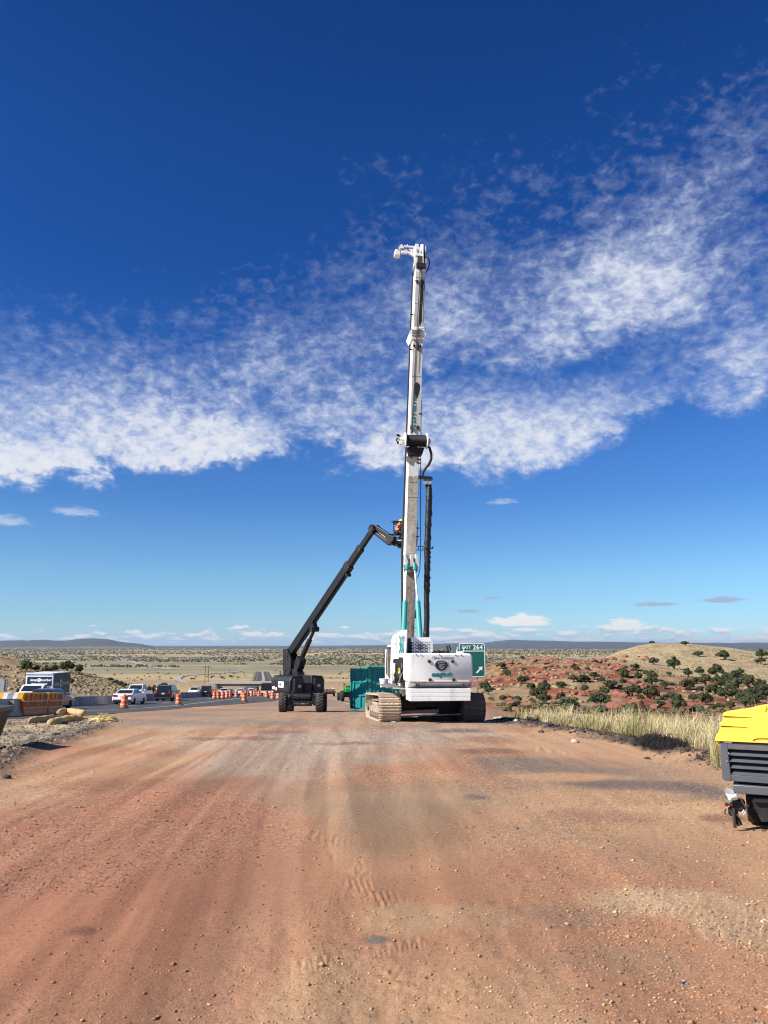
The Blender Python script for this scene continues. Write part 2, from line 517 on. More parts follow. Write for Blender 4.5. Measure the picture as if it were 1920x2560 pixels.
def soil(x, y, z):
    """base colour of the land (albedo, no light in it)"""
    r = np.hypot(x, y)
    az = x / np.maximum(y, 1)
    ax = axis(y)
    L = lambda c: P(c)[None, :]
    mixc = lambda a, b_, f: a + (b_ - a) * f[:, None]
    n1 = fbm(x / 1.9, y / 3.2, 71, 4)
    n2 = fbm(x / .5, y / .8, 72, 4)
    n3 = fbm(x / 6.0, y / 9.0, 73, 4)
    wx, wy = (fbm(x / 1.1, y / 1.8, 74, 4) - .5) * 1.0, (fbm(x / 1.1 + 9, y / 1.8, 75, 4) - .5) * 1.0
    c = np.repeat(L((.375, .205, .110)), len(x), 0)
    c = mixc(c, L((.42, .25, .138)), sst(n3, .4, .65))
    c = mixc(c, L((.335, .162, .088)), sst(n1, .48, .68) * .7)
    for x0, y0, rx, ry, col, amt, wp in STAINS:
        q = np.hypot((x - x0) / rx + wx * wp * 1.6, (y - y0) / ry + wy * wp * 1.6)
        c = mixc(c, col[None, :], amt * (1 - sst(q, .45, 1.1)))
    # streaks dragged along the drive
    stk = fbm(x / .22 + y * .01, y / 7.0, 76, 4)
    stk2 = fbm((x + .11 * y + .25 * np.sin(y / 5.0)) / .26, (y - .11 * x) / 11.0, 84, 4)
    sm = (.45 + .55 * sst(-x, -.5, 1.5)) * (1 - sst(r, 20, 32)) * (1 - .6 * sst(x, 1.0, 3.0))
    c = c * (1 + (sst(stk, .35, .65) - .5) * .12 + (sst(stk2, .3, .7) - .5) * .36 * sm)[:, None]
    # loose gravel lying on the surface: speckle of pale and dark grains
    # dusty old asphalt further down the ramp
    asp = sst(y, 24.5, 29.5) * (1 - sst(r, 110, 150)) * sst(x, -16, -11)
    ac = mixc(np.repeat(L((.235, .17, .125)), len(x), 0), L((.315, .205, .13)), sst(n3 + .3 * (n1 - .5), .45, .62))
    ac = ac * (1 + (sst(stk, .3, .7) - .5) * .12)[:, None]
    c = mixc(c, ac, asp * .88)
    # windrow of dark asphalt crumbs on the right
    e = x - pad_right(y)
    jag = (fbm(x / .6, y / .9, 79, 4) - .5) * 1.6
    dk = np.exp(-((e + jag) / .42) ** 2) * sst(y, 9, 12) * (1 - sst(y, 36, 46))
    c = mixc(c, L((.045, .038, .033)), np.clip(dk * 1.2, 0, .9))
    # left verge: wood chips, gravel, dark lumps
    le = x - left_edge(y)
    lv = sst(-le + jag * .3, 0, .7) * (1 - sst(y, 30, 36))
    vc = mixc(np.repeat(L((.30, .24, .165)), len(x), 0), L((.135, .115, .088)), sst(fbm(x / .35, y / .5, 80, 4), .46, .60))
    vc = mixc(vc, L((.42, .33, .18)), sst(n1, .5, .62) * sst(y, 19, 24) * .8)
    c = mixc(c, vc, lv)
    rim = np.exp(-((le + .35) / .4) ** 2) * sst(y, 9, 12) * (1 - sst(y, 24, 28)) * sst(n2, .42, .6)
    c = mixc(c, L((.07, .058, .048)), rim * .9)
    # ---- country beyond the pad
    off = np.maximum(sst(e, .5, 1.6), sst(r, 150, 170)) * sst(y, -20, 8)
    off = np.maximum(off, sst(ax - 13.0 - x, 0, 2.0))
    off = np.maximum(off, sst(-y, 20, 60))
    g1 = fbm(x / 14., y / 14., 81, 4)
    g2 = fbm(x / 2.8, y / 4.0, 82, 4)
    gc = mixc(np.repeat(L((.37, .285, .155)), len(x), 0), L((.26, .18, .105)), sst(g2, .45, .65))
    gc = mixc(gc, L((.29, .15, .085)), sst(g1, .56, .7) * .6)
    # red rock slope
    redm = sst(az, .06, .12) * sst(r, 52, 75) * (1 - sst(r, 240, 300))
    tanm = sst(az, .262, .30) * sst(r + (g1 - .5) * 90 + (az - .3) * 160, 212, 250)
    rc = mixc(np.repeat(L((.225, .078, .042)), len(x), 0), L((.32, .165, .11)), sst(g2, .52, .62))
    rc = mixc(rc, L((.29, .215, .115)), sst(fbm(x / 7., y / 9., 83, 4), .50, .60) * .8)
    rc = mixc(rc, L((.10, .042, .028)), sst(fbm(x / 2., z / .35, 85, 4), .54, .66) * .8)
    gc = mixc(gc, rc, redm * (1 - tanm))
    tc_ = mixc(np.repeat(L((.40, .315, .175)), len(x), 0), L((.30, .215, .12)), sst(g2, .45, .6))
    tc_ = mixc(tc_, L((.33, .19, .115)), sst(g1, .58, .7) * .5)
    gc = mixc(gc, tc_, tanm * (1 - sst(r, 600, 800)))
    # the plain: straw, green-grey and brown bands
    pl = sst(r, 380, 560)
    b1 = fbm(x / 900., y / 260., 86, 5)
    b2 = fbm(x / 2600., y / 900., 87, 4)
    pc = mixc(np.repeat(L((.46, .35, .165)), len(x), 0), L((.29, .215, .125)), sst(b1, .47, .60))
    pc = mixc(pc, L((.17, .165, .10)), sst(b2, .54, .64) * sst(y, 900, 1600) * .65)
    lowland = sst(y, 1150, 1500) * (1 - sst(y, 2000, 2700))
    pc = mixc(pc, L((.175, .17, .115)), lowland * .7)
    pc = mixc(pc, L((.36, .27, .19)), sst(y, 2500, 3500) * sst(b1, .4, .6) * .6)
    farb = fbm(x / 6000., y / 1800., 88, 4)
    pc = mixc(pc, L((.10, .115, .085)), sst(r, 5500, 9000) * sst(farb, .40, .56) * .8)
    spk = fbm(x / 26., y / 40., 89, 3)
    pc = mixc(pc, L((.10, .105, .065)), sst(spk, .60, .68) * sst(r, 2200, 3600) * .75)
    pc = mixc(pc, L((.06, .065, .055)), sst(r, 14500, 16500))
    gc = mixc(gc, pc, pl * (1 - sst(az, .26, .30) * (1 - sst(r, 600, 800))))
    c = mixc(c, gc, off)
    return np.clip(c, .01, .8)


# ------------------------------------------------------------------ helpers: objects
def link(o, parent=None):
    COL.objects.link(o)
    if parent is not None:
        o.parent = parent
    return o


def tag(o, label=None, cat=None, group=None, kind=None):
    if label: o['label'] = label
    if cat: o['category'] = cat
    if group: o['group'] = group
    if kind: o['kind'] = kind
    return o


def thing(name, label, cat, M=None, group=None):
    o = bpy.data.objects.new(name, None)
    o.empty_display_size = 0.3
    COL.objects.link(o)
    if M is not None:
        o.matrix_world = M
    return tag(o, label, cat, group)


def np_mesh(name, verts, tris_or_quads, mats, smooth=False, colors=None, mat_idx=None):
    """verts (n,3); faces (m,k) int array"""
    me = bpy.data.meshes.new(name)
    v = np.ascontiguousarray(verts, np.float32)
    f = np.ascontiguousarray(tris_or_quads, np.int32)
    me.vertices.add(len(v))
    me.vertices.foreach_set('co', v.ravel())
    me.loops.add(f.size)
    me.loops.foreach_set('vertex_index', f.ravel())
    me.polygons.add(len(f))
    me.polygons.foreach_set('loop_start', np.arange(0, f.size, f.shape[1], dtype=np.int32))
    if smooth:
        me.polygons.foreach_set('use_smooth', np.ones(len(f), bool))
    for m in (mats if isinstance(mats, (list, tuple)) else [mats]):
        me.materials.append(m)
    if mat_idx is not None:
        me.polygons.foreach_set('material_index', np.ascontiguousarray(mat_idx, np.int32))
    if colors is not None:
        a = me.color_attributes.new('soil', 'FLOAT_COLOR', 'POINT')
        cc = np.ones((len(v), 4), np.float32)
        cc[:, :colors.shape[1]] = colors
        a.data.foreach_set('color', cc.ravel())
    me.update(calc_edges=True)
    return me


class MB:
    """collects simple solids; build() links them as ONE mesh object"""
    def __init__(self):
        self.v, self.f, self.mi, self.cur = [], [], [], 0

    def add(self, vs, fs, M=None):
        o = len(self.v)
        for p in vs:
            p = Vector(p)
            self.v.append(M @ p if M is not None else p)
        for f in fs:
            self.f.append([i + o for i in f])
            self.mi.append(self.cur)
        return self

    def box(self, c, s, M=None, taper=None):
        x, y, z = s[0] / 2, s[1] / 2, s[2] / 2
        tx, ty = taper if taper else (1, 1)
        vs = [(-x, -y, -z), (x, -y, -z), (x, y, -z), (-x, y, -z), (-x * tx, -y * ty, z), (x * tx, -y * ty, z), (x * tx, y * ty, z), (-x * tx, y * ty, z)]
        vs = [(a + c[0], b + c[1], d + c[2]) for a, b, d in vs]
        return self.add(vs, [(0, 3, 2, 1), (4, 5, 6, 7), (0, 1, 5, 4), (1, 2, 6, 5), (2, 3, 7, 6), (3, 0, 4, 7)], M)

    def cbox(self, c, s, b=.02, M=None):
        """box with chamfered edges"""
        x, y, z = s[0] / 2, s[1] / 2, s[2] / 2
        b = min(b, x * .9, y * .9, z * .9)
        vs, idx = [], {}
        for sx in (-1, 1):
            for sy in (-1, 1):
                for sz in (-1, 1):
                    for k in range(3):
                        q = [x - b, y - b, z - b]
                        q[k] += b
                        idx[(sx, sy, sz, k)] = len(vs)
                        vs.append((c[0] + sx * q[0], c[1] + sy * q[1], c[2] + sz * q[2]))
        fs = []
        S = (-1, 1)
        for k in range(3):
            a_, b_ = (k + 1) % 3, (k + 2) % 3
            for s_ in S:
                loop = []
                for (p, q) in ((-1, -1), (1, -1), (1, 1), (-1, 1)):
                    t = [0, 0, 0]; t[k] = s_; t[a_] = p; t[b_] = q
                    loop.append(idx[(*t, k)])
                fs.append(loop if s_ > 0 else loop[::-1])
            for p in S:
                for q in S:
                    t0 = [0, 0, 0]; t1 = [0, 0, 0]
                    t0[k], t1[k] = -1, 1
                    t0[a_] = t1[a_] = p
                    t0[b_] = t1[b_] = q
                    l = [idx[(*t0, a_)], idx[(*t1, a_)], idx[(*t1, b_)], idx[(*t0, b_)]]
                    fs.append(l if p * q < 0 else l[::-1])
        for sx in S:
            for sy in S:
                for sz in S:
                    l = [idx[(sx, sy, sz, 0)], idx[(sx, sy, sz, 1)], idx[(sx, sy, sz, 2)]]
                    fs.append(l if sx * sy * sz > 0 else l[::-1])
        return self.add(vs, fs, M)

    def bar(self, p, q, w, h=None, up=(0, 0, 1), w2=None, h2=None):
        h = w if h is None else h
        w2 = w if w2 is None else w2
        h2 = h if h2 is None else h2
        p, q = Vector(p), Vector(q)
        d = (q - p).normalized()
        u = Vector(up)
        if abs(d.dot(u)) > .98:
            u = Vector((0, 1, 0)) if abs(d.y) < .9 else Vector((1, 0, 0))
        s = d.cross(u).normalized()
        u = s.cross(d).normalized()
        vs = []
        for c, a, b in ((p, w, h), (q, w2, h2)):
            for i, j in ((-1, -1), (1, -1), (1, 1), (-1, 1)):
                vs.append(c + s * (i * a / 2) + u * (j * b / 2))
        return self.add(vs, [(0, 1, 2, 3), (7, 6, 5, 4), (0, 4, 5, 1), (1, 5, 6, 2), (2, 6, 7, 3), (3, 7, 4, 0)])

    def tube(self, pts, r, n=8, caps=True):
        pts = [Vector(p) for p in pts]
        rs = r if isinstance(r, (list, tuple)) else [r] * len(pts)
        o = len(self.v)
        prev = None
        for i, p in enumerate(pts):
            a = pts[max(i - 1, 0)]
            b = pts[min(i + 1, len(pts) - 1)]
            d = (b - a).normalized()
            if prev is None:
                u = Vector((0, 0, 1)) if abs(d.z) < .9 else Vector((1, 0, 0))
                s = d.cross(u).normalized()
            else:
                s = (prev - d * prev.dot(d)).normalized()
            prev = s
            t = d.cross(s).normalized()
            for k in range(n):
                an = 2 * math.pi * k / n
                self.v.append(p + (s * math.cos(an) + t * math.sin(an)) * rs[i])
        for i in range(len(pts) - 1):
            for k in range(n):
                a, b = o + i * n + k, o + i * n + (k + 1) % n
                self.f.append([a, b, b + n, a + n]); self.mi.append(self.cur)
        if caps:
            self.f.append([o + k for k in range(n)][::-1]); self.mi.append(self.cur)
            self.f.append([o + (len(pts) - 1) * n + k for k in range(n)]); self.mi.append(self.cur)
        return self

    def cyl(self, p, q, r, n=16, r2=None):
        return self.tube([p, q], [r, r if r2 is None else r2], n)

    def lathe(self, prof, n=20, c=(0, 0, 0), axis_='z'):
        o = len(self.v)
        for rr, h in prof:
            for k in range(n):
                a = 2 * math.pi * k / n
                if axis_ == 'z':
                    p = (rr * math.cos(a), rr * math.sin(a), h)
                elif axis_ == 'x':
                    p = (h, rr * math.cos(a), rr * math.sin(a))
                else:
                    p = (rr * math.sin(a), h, rr * math.cos(a))
                self.v.append(Vector(p) + Vector(c))
        for i in range(len(prof) - 1):
            for k in range(n):
                a, b = o + i * n + k, o + i * n + (k + 1) % n
                self.f.append([a, b, b + n, a + n]); self.mi.append(self.cur)
        self.f.append([o + k for k in range(n)][::-1]); self.mi.append(self.cur)
        self.f.append([o + (len(prof) - 1) * n + k for k in range(n)]); self.mi.append(self.cur)
        return self

    def prism(self, poly, a, b, axis_='x', M=None):
        """extrude a 2-D outline between a and b along an axis; outline in the other two axes"""
        n = len(poly)
        vs = []
        for t in (a, b):
            for (p, q) in poly:
                vs.append({'x': (t, p, q), 'y': (p, t, q), 'z': (p, q, t)}[axis_])
        fs = [list(range(n))[::-1], [n + i for i in range(n)]]
        for i in range(n):
            j = (i + 1) % n
            fs.append([i, j, n + j, n + i])
        return self.add(vs, fs, M)

    def blob(self, c, s, seed=0, jit=.18, sub=1, M=None):
        vs, fs = ICO[sub]
        r = random.Random(seed)
        out = []
        for v in vs:
            k = 1 + r.uniform(-jit, jit)
            out.append((c[0] + v[0] * s[0] * k, c[1] + v[1] * s[1] * k, c[2] + v[2] * s[2] * k))
        return self.add(out, fs, M)

    def build(self, name, mats, parent=None, smooth=35, bevel=0, M=None):
        me = bpy.data.meshes.new(name)
        me.from_pydata([tuple(v) for v in self.v], [], self.f)
        for m in (mats if isinstance(mats, (list, tuple)) else [mats]):
            me.materials.append(m)
        me.polygons.foreach_set('material_index', np.array(self.mi, np.int32))
        import bmesh
        bm = bmesh.new()
        bm.from_mesh(me)
        bmesh.ops.recalc_face_normals(bm, faces=bm.faces)
        bm.to_mesh(me)
        bm.free()
        if smooth:
            me.polygons.foreach_set('use_smooth', np.ones(len(me.polygons), bool))
            me.set_sharp_from_angle(angle=math.radians(smooth))
        me.update()
        o = bpy.data.objects.new(name, me)
        link(o, parent)
        if M is not None:
            o.matrix_local = M
        if bevel:
            md = o.modifiers.new('edge_round', 'BEVEL')
            md.width = bevel
            md.segments = 2
            md.limit_method = 'ANGLE'
            md.angle_limit = math.radians(40)
        return o


def ico(sub):
    t = (1 + 5 ** .5) / 2
    v = [Vector(p).normalized() for p in [(-1, t, 0), (1, t, 0), (-1, -t, 0), (1, -t, 0), (0, -1, t), (0, 1, t), (0, -1, -t), (0, 1, -t), (t, 0, -1), (t, 0, 1), (-t, 0, -1), (-t, 0, 1)]]
    f = [(0, 11, 5), (0, 5, 1), (0, 1, 7), (0, 7, 10), (0, 10, 11), (1, 5, 9), (5, 11, 4), (11, 10, 2), (10, 7, 6), (7, 1, 8), (3, 9, 4), (3, 4, 2), (3, 2, 6), (3, 6, 8), (3, 8, 9), (4, 9, 5), (2, 4, 11), (6, 2, 10), (8, 6, 7), (9, 8, 1)]
    for _ in range(sub):
        cache, nf = {}, []
        def mid(a, b):
            k = (min(a, b), max(a, b))
            if k not in cache:
                cache[k] = len(v)
                v.append((v[a] + v[b]).normalized())
            return cache[k]
        for a, b, c in f:
            x, y, z = mid(a, b), mid(b, c), mid(c, a)
            nf += [(a, x, z), (b, y, x), (c, z, y), (x, y, z)]
        f = nf
    return v, f


ICO = {k: ico(k) for k in range(3)}

MATS = {}


def mat(name, col, rough=.55, metal=0.0, var=.12, scale=4.0, dirt=None, damt=0.0, dscale=2.0, dthr=(.5, .7), bump=0.0, bscale=40.0, coat=0.0, spec=.5, streak=False):
    """painted / dusty surface: base colour with soft variation, optional patches of dirt or rust, optional fine relief"""
    if name in MATS:
        return MATS[name]
    m = bpy.data.materials.new(name)
    m.use_nodes = True
    t = m.node_tree
    t.nodes.clear()
    b = NB(t)
    out = b.n('ShaderNodeOutputMaterial')
    bs = b.n('ShaderNodeBsdfPrincipled', {'Roughness': rough, 'Metallic': metal, 'Coat Weight': coat, 'Specular IOR Level': spec})
    t.links.new(bs.outputs[0], out.inputs[0])
    oc = b.n('ShaderNodeTexCoord').outputs['Object']
    if streak:
        oc2 = b.n('ShaderNodeMapping', {'Vector': oc, 'Scale': (1.0, 1.0, .16)}).outputs[0]
    else:
        oc2 = oc
    nz = b.noise(oc, scale, 5.0, .6)
    lo = tuple(c * (1 - var) for c in col)
    hi = tuple(min(1.0, c * (1 + var)) for c in col)
    c = b.mix(b.ss(nz, .3, .7), lo, hi)
    if dirt is not None:
        dn = b.noise(oc2, dscale, 7.0, .66, .3)
        f = b.m('MULTIPLY', b.ss(dn, *dthr), damt)
        c = b.mix(f, c, dirt)
        rr = b.m('ADD', rough, b.m('MULTIPLY', f, .25), clamp=True)
        t.links.new(rr, bs.inputs['Roughness'])
    t.links.new(c, bs.inputs['Base Color'])
    if bump:
        bn = b.n('ShaderNodeBump', {'Strength': bump, 'Distance': .02, 'Height': b.noise(oc, bscale, 5.0, .65)})
        t.links.new(bn.outputs[0], bs.inputs['Normal'])
    MATS[name] = m
    return m


def soil_material():
    m = bpy.data.materials.new('soil')
    m.use_nodes = True
    t = m.node_tree
    t.nodes.clear()
    b = NB(t)
    out = b.n('ShaderNodeOutputMaterial')
    bs = b.n('ShaderNodeBsdfPrincipled', {'Roughness': .93, 'Specular IOR Level': .15})
    t.links.new(bs.outputs[0], out.inputs[0])
    vc_ = b.n('ShaderNodeVertexColor', layer_name='soil')
    at_, ga = vc_.outputs[0], vc_.outputs[1]
    pos = b.n('ShaderNodeNewGeometry').outputs['Position']
    dist = b.n('ShaderNodeVectorMath', {0: pos}, operation='LENGTH').outputs['Value']
    n1 = b.noise(pos, 26.0, 6.0, .7)
    n2 = b.noise(pos, 90.0, 3.0, .7)
    nearf = b.ss(dist, 12.0, 60.0, 1.0, 0.0)
    k = b.m('ADD', 1.0, b.m('MULTIPLY', nearf, b.m('ADD', b.m('MULTIPLY', b.m('SUBTRACT', n1, .5), .85), b.m('MULTIPLY', b.m('SUBTRACT', n2, .5), .6))))
    # clumpy scrub texture further out
    n3 = b.noise(pos, .55, 6.0, .68)
    midf = b.m('MULTIPLY', b.ss(dist, 45.0, 110.0), b.ss(dist, 1500.0, 5000.0, 1.0, 0.0))
    k = b.m('ADD', k, b.m('MULTIPLY', midf, b.m('MULTIPLY', b.m('SUBTRACT', n3, .5), 1.25)))
    n4 = b.noise(pos, .016, 7.0, .7)
    k = b.m('ADD', k, b.m('MULTIPLY', b.ss(dist, 500.0, 1500.0), b.m('MULTIPLY', b.m('SUBTRACT', n4, .5), .9)))
    kc = b.n('ShaderNodeCombineXYZ', {0: k, 1: k, 2: k}).outputs[0]
    c = b.mix(1.0, at_, kc, 'MULTIPLY')
    # loose stones: cells of random tone at three grain sizes
    for sc, d0, d1, d2, d3 in ((55.0, 0.0, 0.1, 7.0, 12.0), (24.0, 6.0, 10.0, 20.0, 30.0), (7.5, 15.0, 23.0, 45.0, 58.0)):
        vo = b.n('ShaderNodeTexVoronoi', {'Vector': pos, 'Scale': sc, 'Randomness': 1.0})
        rv = b.n('ShaderNodeSeparateColor', {0: vo.outputs['Color']}).outputs[0]
        edge_ = b.ss(vo.outputs['Distance'], .30, .48, 1.0, 0.0)
        zone = b.m('MULTIPLY', b.ss(dist, d0, d1), b.ss(dist, d2, d3, 1.0, 0.0))
        amt = b.m('MULTIPLY', b.m('MULTIPLY', zone, ga), edge_)
        hi = b.m('MULTIPLY', amt, b.m('GREATER_THAN', rv, .66))
        lo = b.m('MULTIPLY', amt, b.m('LESS_THAN', rv, .24))
        c = b.mix(b.m('MULTIPLY', hi, .8), c, b.mix(.55, c, (.62, .50, .385)))
        c = b.mix(b.m('MULTIPLY', lo, .8), c, b.mix(.7, c, (.10, .075, .06)))
    t.links.new(c, bs.inputs['Base Color'])
    hgt = b.m('ADD', b.m('MULTIPLY', b.noise(pos, 45.0, 6.0, .72), nearf), b.m('MULTIPLY', b.m('MULTIPLY', n3, midf), 14.0))
    bn = b.n('ShaderNodeBump', {'Strength': .5, 'Distance': .03, 'Height': hgt})
    t.links.new(bn.outputs[0], bs.inputs['Normal'])
    return m


SOIL = soil_material()


def road_right(y):
    return np.interp(y, [0, 29, 36, 50, 66, 76, 90, 150, 350, 700], [9.2, 9.4, 13.0, 12.6, 11.4, 13.0, 15.2, 13.5, 12.5, 12.5])


def corridor(x, y):
    """1 under the carriageways, where the land is cut a little lower than the road sheets"""
    ax = axis(y)
    o = x - ax
    w = road_right(y)
    return (1 - sst(o, w - .6, w + .2)) * sst(o, -13.8, -13.0) * (1 - sst(y, 1560, 1600)) * sst(y, -150, -120)


def build_ground():
    th = np.concatenate([np.radians(np.arange(-180, -31, 4.0)), np.radians(np.linspace(-30.5, 30.5, 560)), np.radians(np.arange(32, 180, 4.0))])
    rs = [1.3]
    while rs[-1] < 62000:
        r = rs[-1]
        d = min(.00165 * r * r, .0165 * r) if r < 480 else .03 * r
        rs.append(r + max(d, .004))
    rs = np.array(rs)
    T, Rr = np.meshgrid(th, rs)
    x = (Rr * np.sin(T)).ravel()
    y = (Rr * np.cos(T)).ravel()
    z = G(x, y) + micro(x, y)
    col = np.hstack([soil(x, y, z), gravel_amount(x, y)[:, None]])
    z = z - corridor(x, y) * np.interp(np.hypot(x, y), [0, 120, 400, 1500], [.10, .16, .5, 1.4])
    v = np.stack([x, y, z], 1)
    nt, nr = len(th), len(rs)
    i = np.arange(nr - 1)[:, None] * nt + np.arange(nt)[None, :]
    j = np.arange(nr - 1)[:, None] * nt + (np.arange(nt)[None, :] + 1) % nt
    f = np.stack([i, j, j + nt, i + nt], -1).reshape(-1, 4)
    # close the small disc under the camera
    c0 = len(v)
    v = np.vstack([v, [[0, 0, float(z[:nt].mean())]]])
    col = np.vstack([col, col[:1]])
    fan = np.stack([np.full(nt, c0), (np.arange(nt) + 1) % nt, np.arange(nt), np.arange(nt)], -1)
    me = np_mesh('ground', v, f, SOIL, smooth=True, colors=col)
    import bmesh
    bm = bmesh.new(); bm.from_mesh(me)
    bm.verts.ensure_lookup_table()
    lay = bm.verts.layers.float_color['soil']
    for k in range(nt):
        bm.faces.new((bm.verts[c0], bm.verts[(k + 1) % nt], bm.verts[k])).smooth = True
    bmesh.ops.recalc_face_normals(bm, faces=bm.faces)
    bm.to_mesh(me); bm.free()
    # make sure the sheet faces up
    if me.polygons[1000].normal.z < 0:
        me.flip_normals()
    o = bpy.data.objects.new('ground', me)
    link(o)
    tag(o, kind='structure')


build_ground()

# ================================================================== roads
def gz(x, y):
    return float(G(np.array([float(x)]), np.array([float(y)]))[0])


def asphalt_material(name, col, patch):
    m = bpy.data.materials.new(name)
    m.use_nodes = True
    t = m.node_tree
    t.nodes.clear()
    b = NB(t)
    out = b.n('ShaderNodeOutputMaterial')
    bs = b.n('ShaderNodeBsdfPrincipled', {'Roughness': .82, 'Specular IOR Level': .3})
    t.links.new(bs.outputs[0], out.inputs[0])
    pos = b.n('ShaderNodeNewGeometry').outputs['Position']
    mp = b.n('ShaderNodeMapping', {'Vector': pos, 'Scale': (1.0, .09, 1.0)}).outputs[0]
    k = b.noise(mp, 1.1, 5.0, .62)
    c = b.mix(b.ss(k, .35, .68), col, patch)
    g = b.noise(pos, 30.0, 3.0, .7)
    kk = b.m('ADD', .8, b.m('MULTIPLY', g, .4))
    c = b.mix(1.0, c, b.n('ShaderNodeCombineXYZ', {0: kk, 1: kk, 2: kk}).outputs[0], 'MULTIPLY')
    t.links.new(c, bs.inputs['Base Color'])
    return m


ASPH = asphalt_material('asphalt', (.050, .048, .048), (.082, .077, .072))
PAVE = asphalt_material('pale_pavement', (.36, .33, .29), (.28, .25, .21))
LINE = mat('line_paint', (.62, .62, .60), .7, var=.2, scale=2, dirt=(.2, .17, .14), damt=.7)


def strip(name, ys, left, right, m, zoff=0.0, ncol=5, kind='structure'):
    """sheet that follows the land between two lateral edges (functions of y)"""
    ys = np.asarray(ys, float)
    l, r = left(ys), right(ys)
    t = np.linspace(0, 1, ncol)
    X = l[:, None] + (r - l)[:, None] * t[None, :]
    Y = np.repeat(ys[:, None], ncol, 1)
    Z = G(X.ravel(), Y.ravel()) + zoff
    n = len(ys)
    i = np.arange(n - 1)[:, None] * ncol + np.arange(ncol - 1)[None, :]
    f = np.stack([i, i + 1, i + 1 + ncol, i + ncol], -1).reshape(-1, 4)
    me = np_mesh(name, np.stack([X.ravel(), Y.ravel(), Z], 1), f, m, smooth=True)
    o = bpy.data.objects.new(name, me)
    link(o)
    tag(o, kind=kind)
    return o


RY = np.unique(np.concatenate([np.arange(-120, 120, 1.5), np.arange(120, 420, 4.0), np.arange(420, 1580, 12.0)]))
strip('highway', RY, lambda y: axis(y) + .35, lambda y: axis(y) + road_right(y), ASPH, 0.0, 9)
strip('highway', RY, lambda y: axis(y) - np.interp(y, [0, 1600], [13.2, 12.4]), lambda y: axis(y) - .35, ASPH, 0.0, 9)
_med = RY[RY > 560]
strip('median_strip', _med, lambda y: axis(y) - 1.9, lambda y: axis(y) + 1.9, mat('median_dirt', (.36, .25, .16), .95, var=.3, scale=.3), .03, 3)
LZ = .006
for off, w in ((8.5, .16), (1.0, .14), (-1.0, .14), (-9.2, .16)):
    strip('lane_line', RY, lambda y, o=off, w=w: axis(y) + o - w / 2, lambda y, o=off, w=w: axis(y) + o + w / 2, LINE, LZ, 2)


def dashes(off, y0, y1, w=.14):
    vs, fs = [], []
    y = y0
    while y < y1:
        for a in np.linspace(y, y + 3.2, 4)[:-1]:
            b_ = a + 3.2 / 3
            o = len(vs)
            for yy, s in ((a, -1), (a, 1), (b_, 1), (b_, -1)):
                x = float(axis(yy)) + off + s * w / 2
                vs.append((x, yy, gz(x, yy) + LZ))
            fs.append((o, o + 1, o + 2, o + 3))
        y += 12.2
    o = bpy.data.objects.new('lane_dashes', np_mesh('lane_dashes', np.array(vs), np.array(fs), LINE))
    link(o); tag(o, kind='structure')


dashes(4.8, 20, 420)
dashes(-5.0, 20, 420)


def free_line(name, pts, w, m, zoff, step=1.0, kind='structure'):
    """painted line or road along a polyline on the land"""
    P_ = [np.array(p[:2], float) for p in pts]
    c = []
    for a, b_ in zip(P_, P_[1:]):
        n = max(2, int(np.linalg.norm(b_ - a) / step))
        c += [a + (b_ - a) * k / n for k in range(n)]
    c.append(P_[-1])
    c = np.array(c)
    if len(c) > 12 and len(P_) > 2:
        k = min(len(c) // 6, 15) * 2 + 1
        ker = np.ones(k) / k
        for d in range(2):
            c[:, d] = np.convolve(np.pad(c[:, d], k // 2, mode='reflect', reflect_type='odd'), ker, mode='valid')
    tn = np.gradient(c, axis=0)
    tn /= np.linalg.norm(tn, axis=1)[:, None] + 1e-9
    nrm = np.stack([tn[:, 1], -tn[:, 0]], 1)
    cols = [c + nrm * s for s in (-w / 2, -w / 6, w / 6, w / 2)]
    X = np.stack([q[:, 0] for q in cols], 1)
    Y = np.stack([q[:, 1] for q in cols], 1)
    Z = G(X.ravel(), Y.ravel()).reshape(X.shape)
    if w > 3:
        Z[:] = Z.max(axis=1, keepdims=True)
    Z = Z.ravel() + micro(X.ravel(), Y.ravel()) * (w < 3) + zoff
    n = len(c)
    i = np.arange(n - 1)[:, None] * 4 + np.arange(3)[None, :]
    f = np.stack([i, i + 1, i + 5, i + 4], -1).reshape(-1, 4)
    me = np_mesh(name, np.stack([X.ravel(), Y.ravel(), Z], 1), f, m, smooth=True)
    if me.polygons[0].normal.z < 0:
        me.flip_normals()
    o = bpy.data.objects.new(name, me)
    link(o); tag(o, kind=kind)
    return o


OLDLINE = mat('worn_line_paint', (.50, .46, .41), .8, var=.25, scale=3, dirt=(.26, .19, .14), damt=.8)
a, b_ = gq(958, 1795), gq(988, 1808)
free_line('ramp_line', [a, b_], .13, OLDLINE, .03, .3)
a, b_ = gq(818, 1745), gq(872, 1761)
free_line('ramp_line', [a, b_], .15, OLDLINE, .03, .5)


def on_land(lst):
    out = []
    for q in lst:
        p = gp(*q)
        if p is not None:
            out.append((p.x, p.y))
    return out


free_line('frontage_road', on_land([(430, 1676), (510, 1674), (580, 1674), (630, 1677)]) + [(-300, 1060), (-190, 800), (-150, 680)], 9.0, PAVE, .8, 14.0)
free_line('distant_road', on_land([(274, 1637), (300, 1645), (330, 1654), (380, 1668), (432, 1675)]), 22.0, PAVE, 1.0, 40.0)


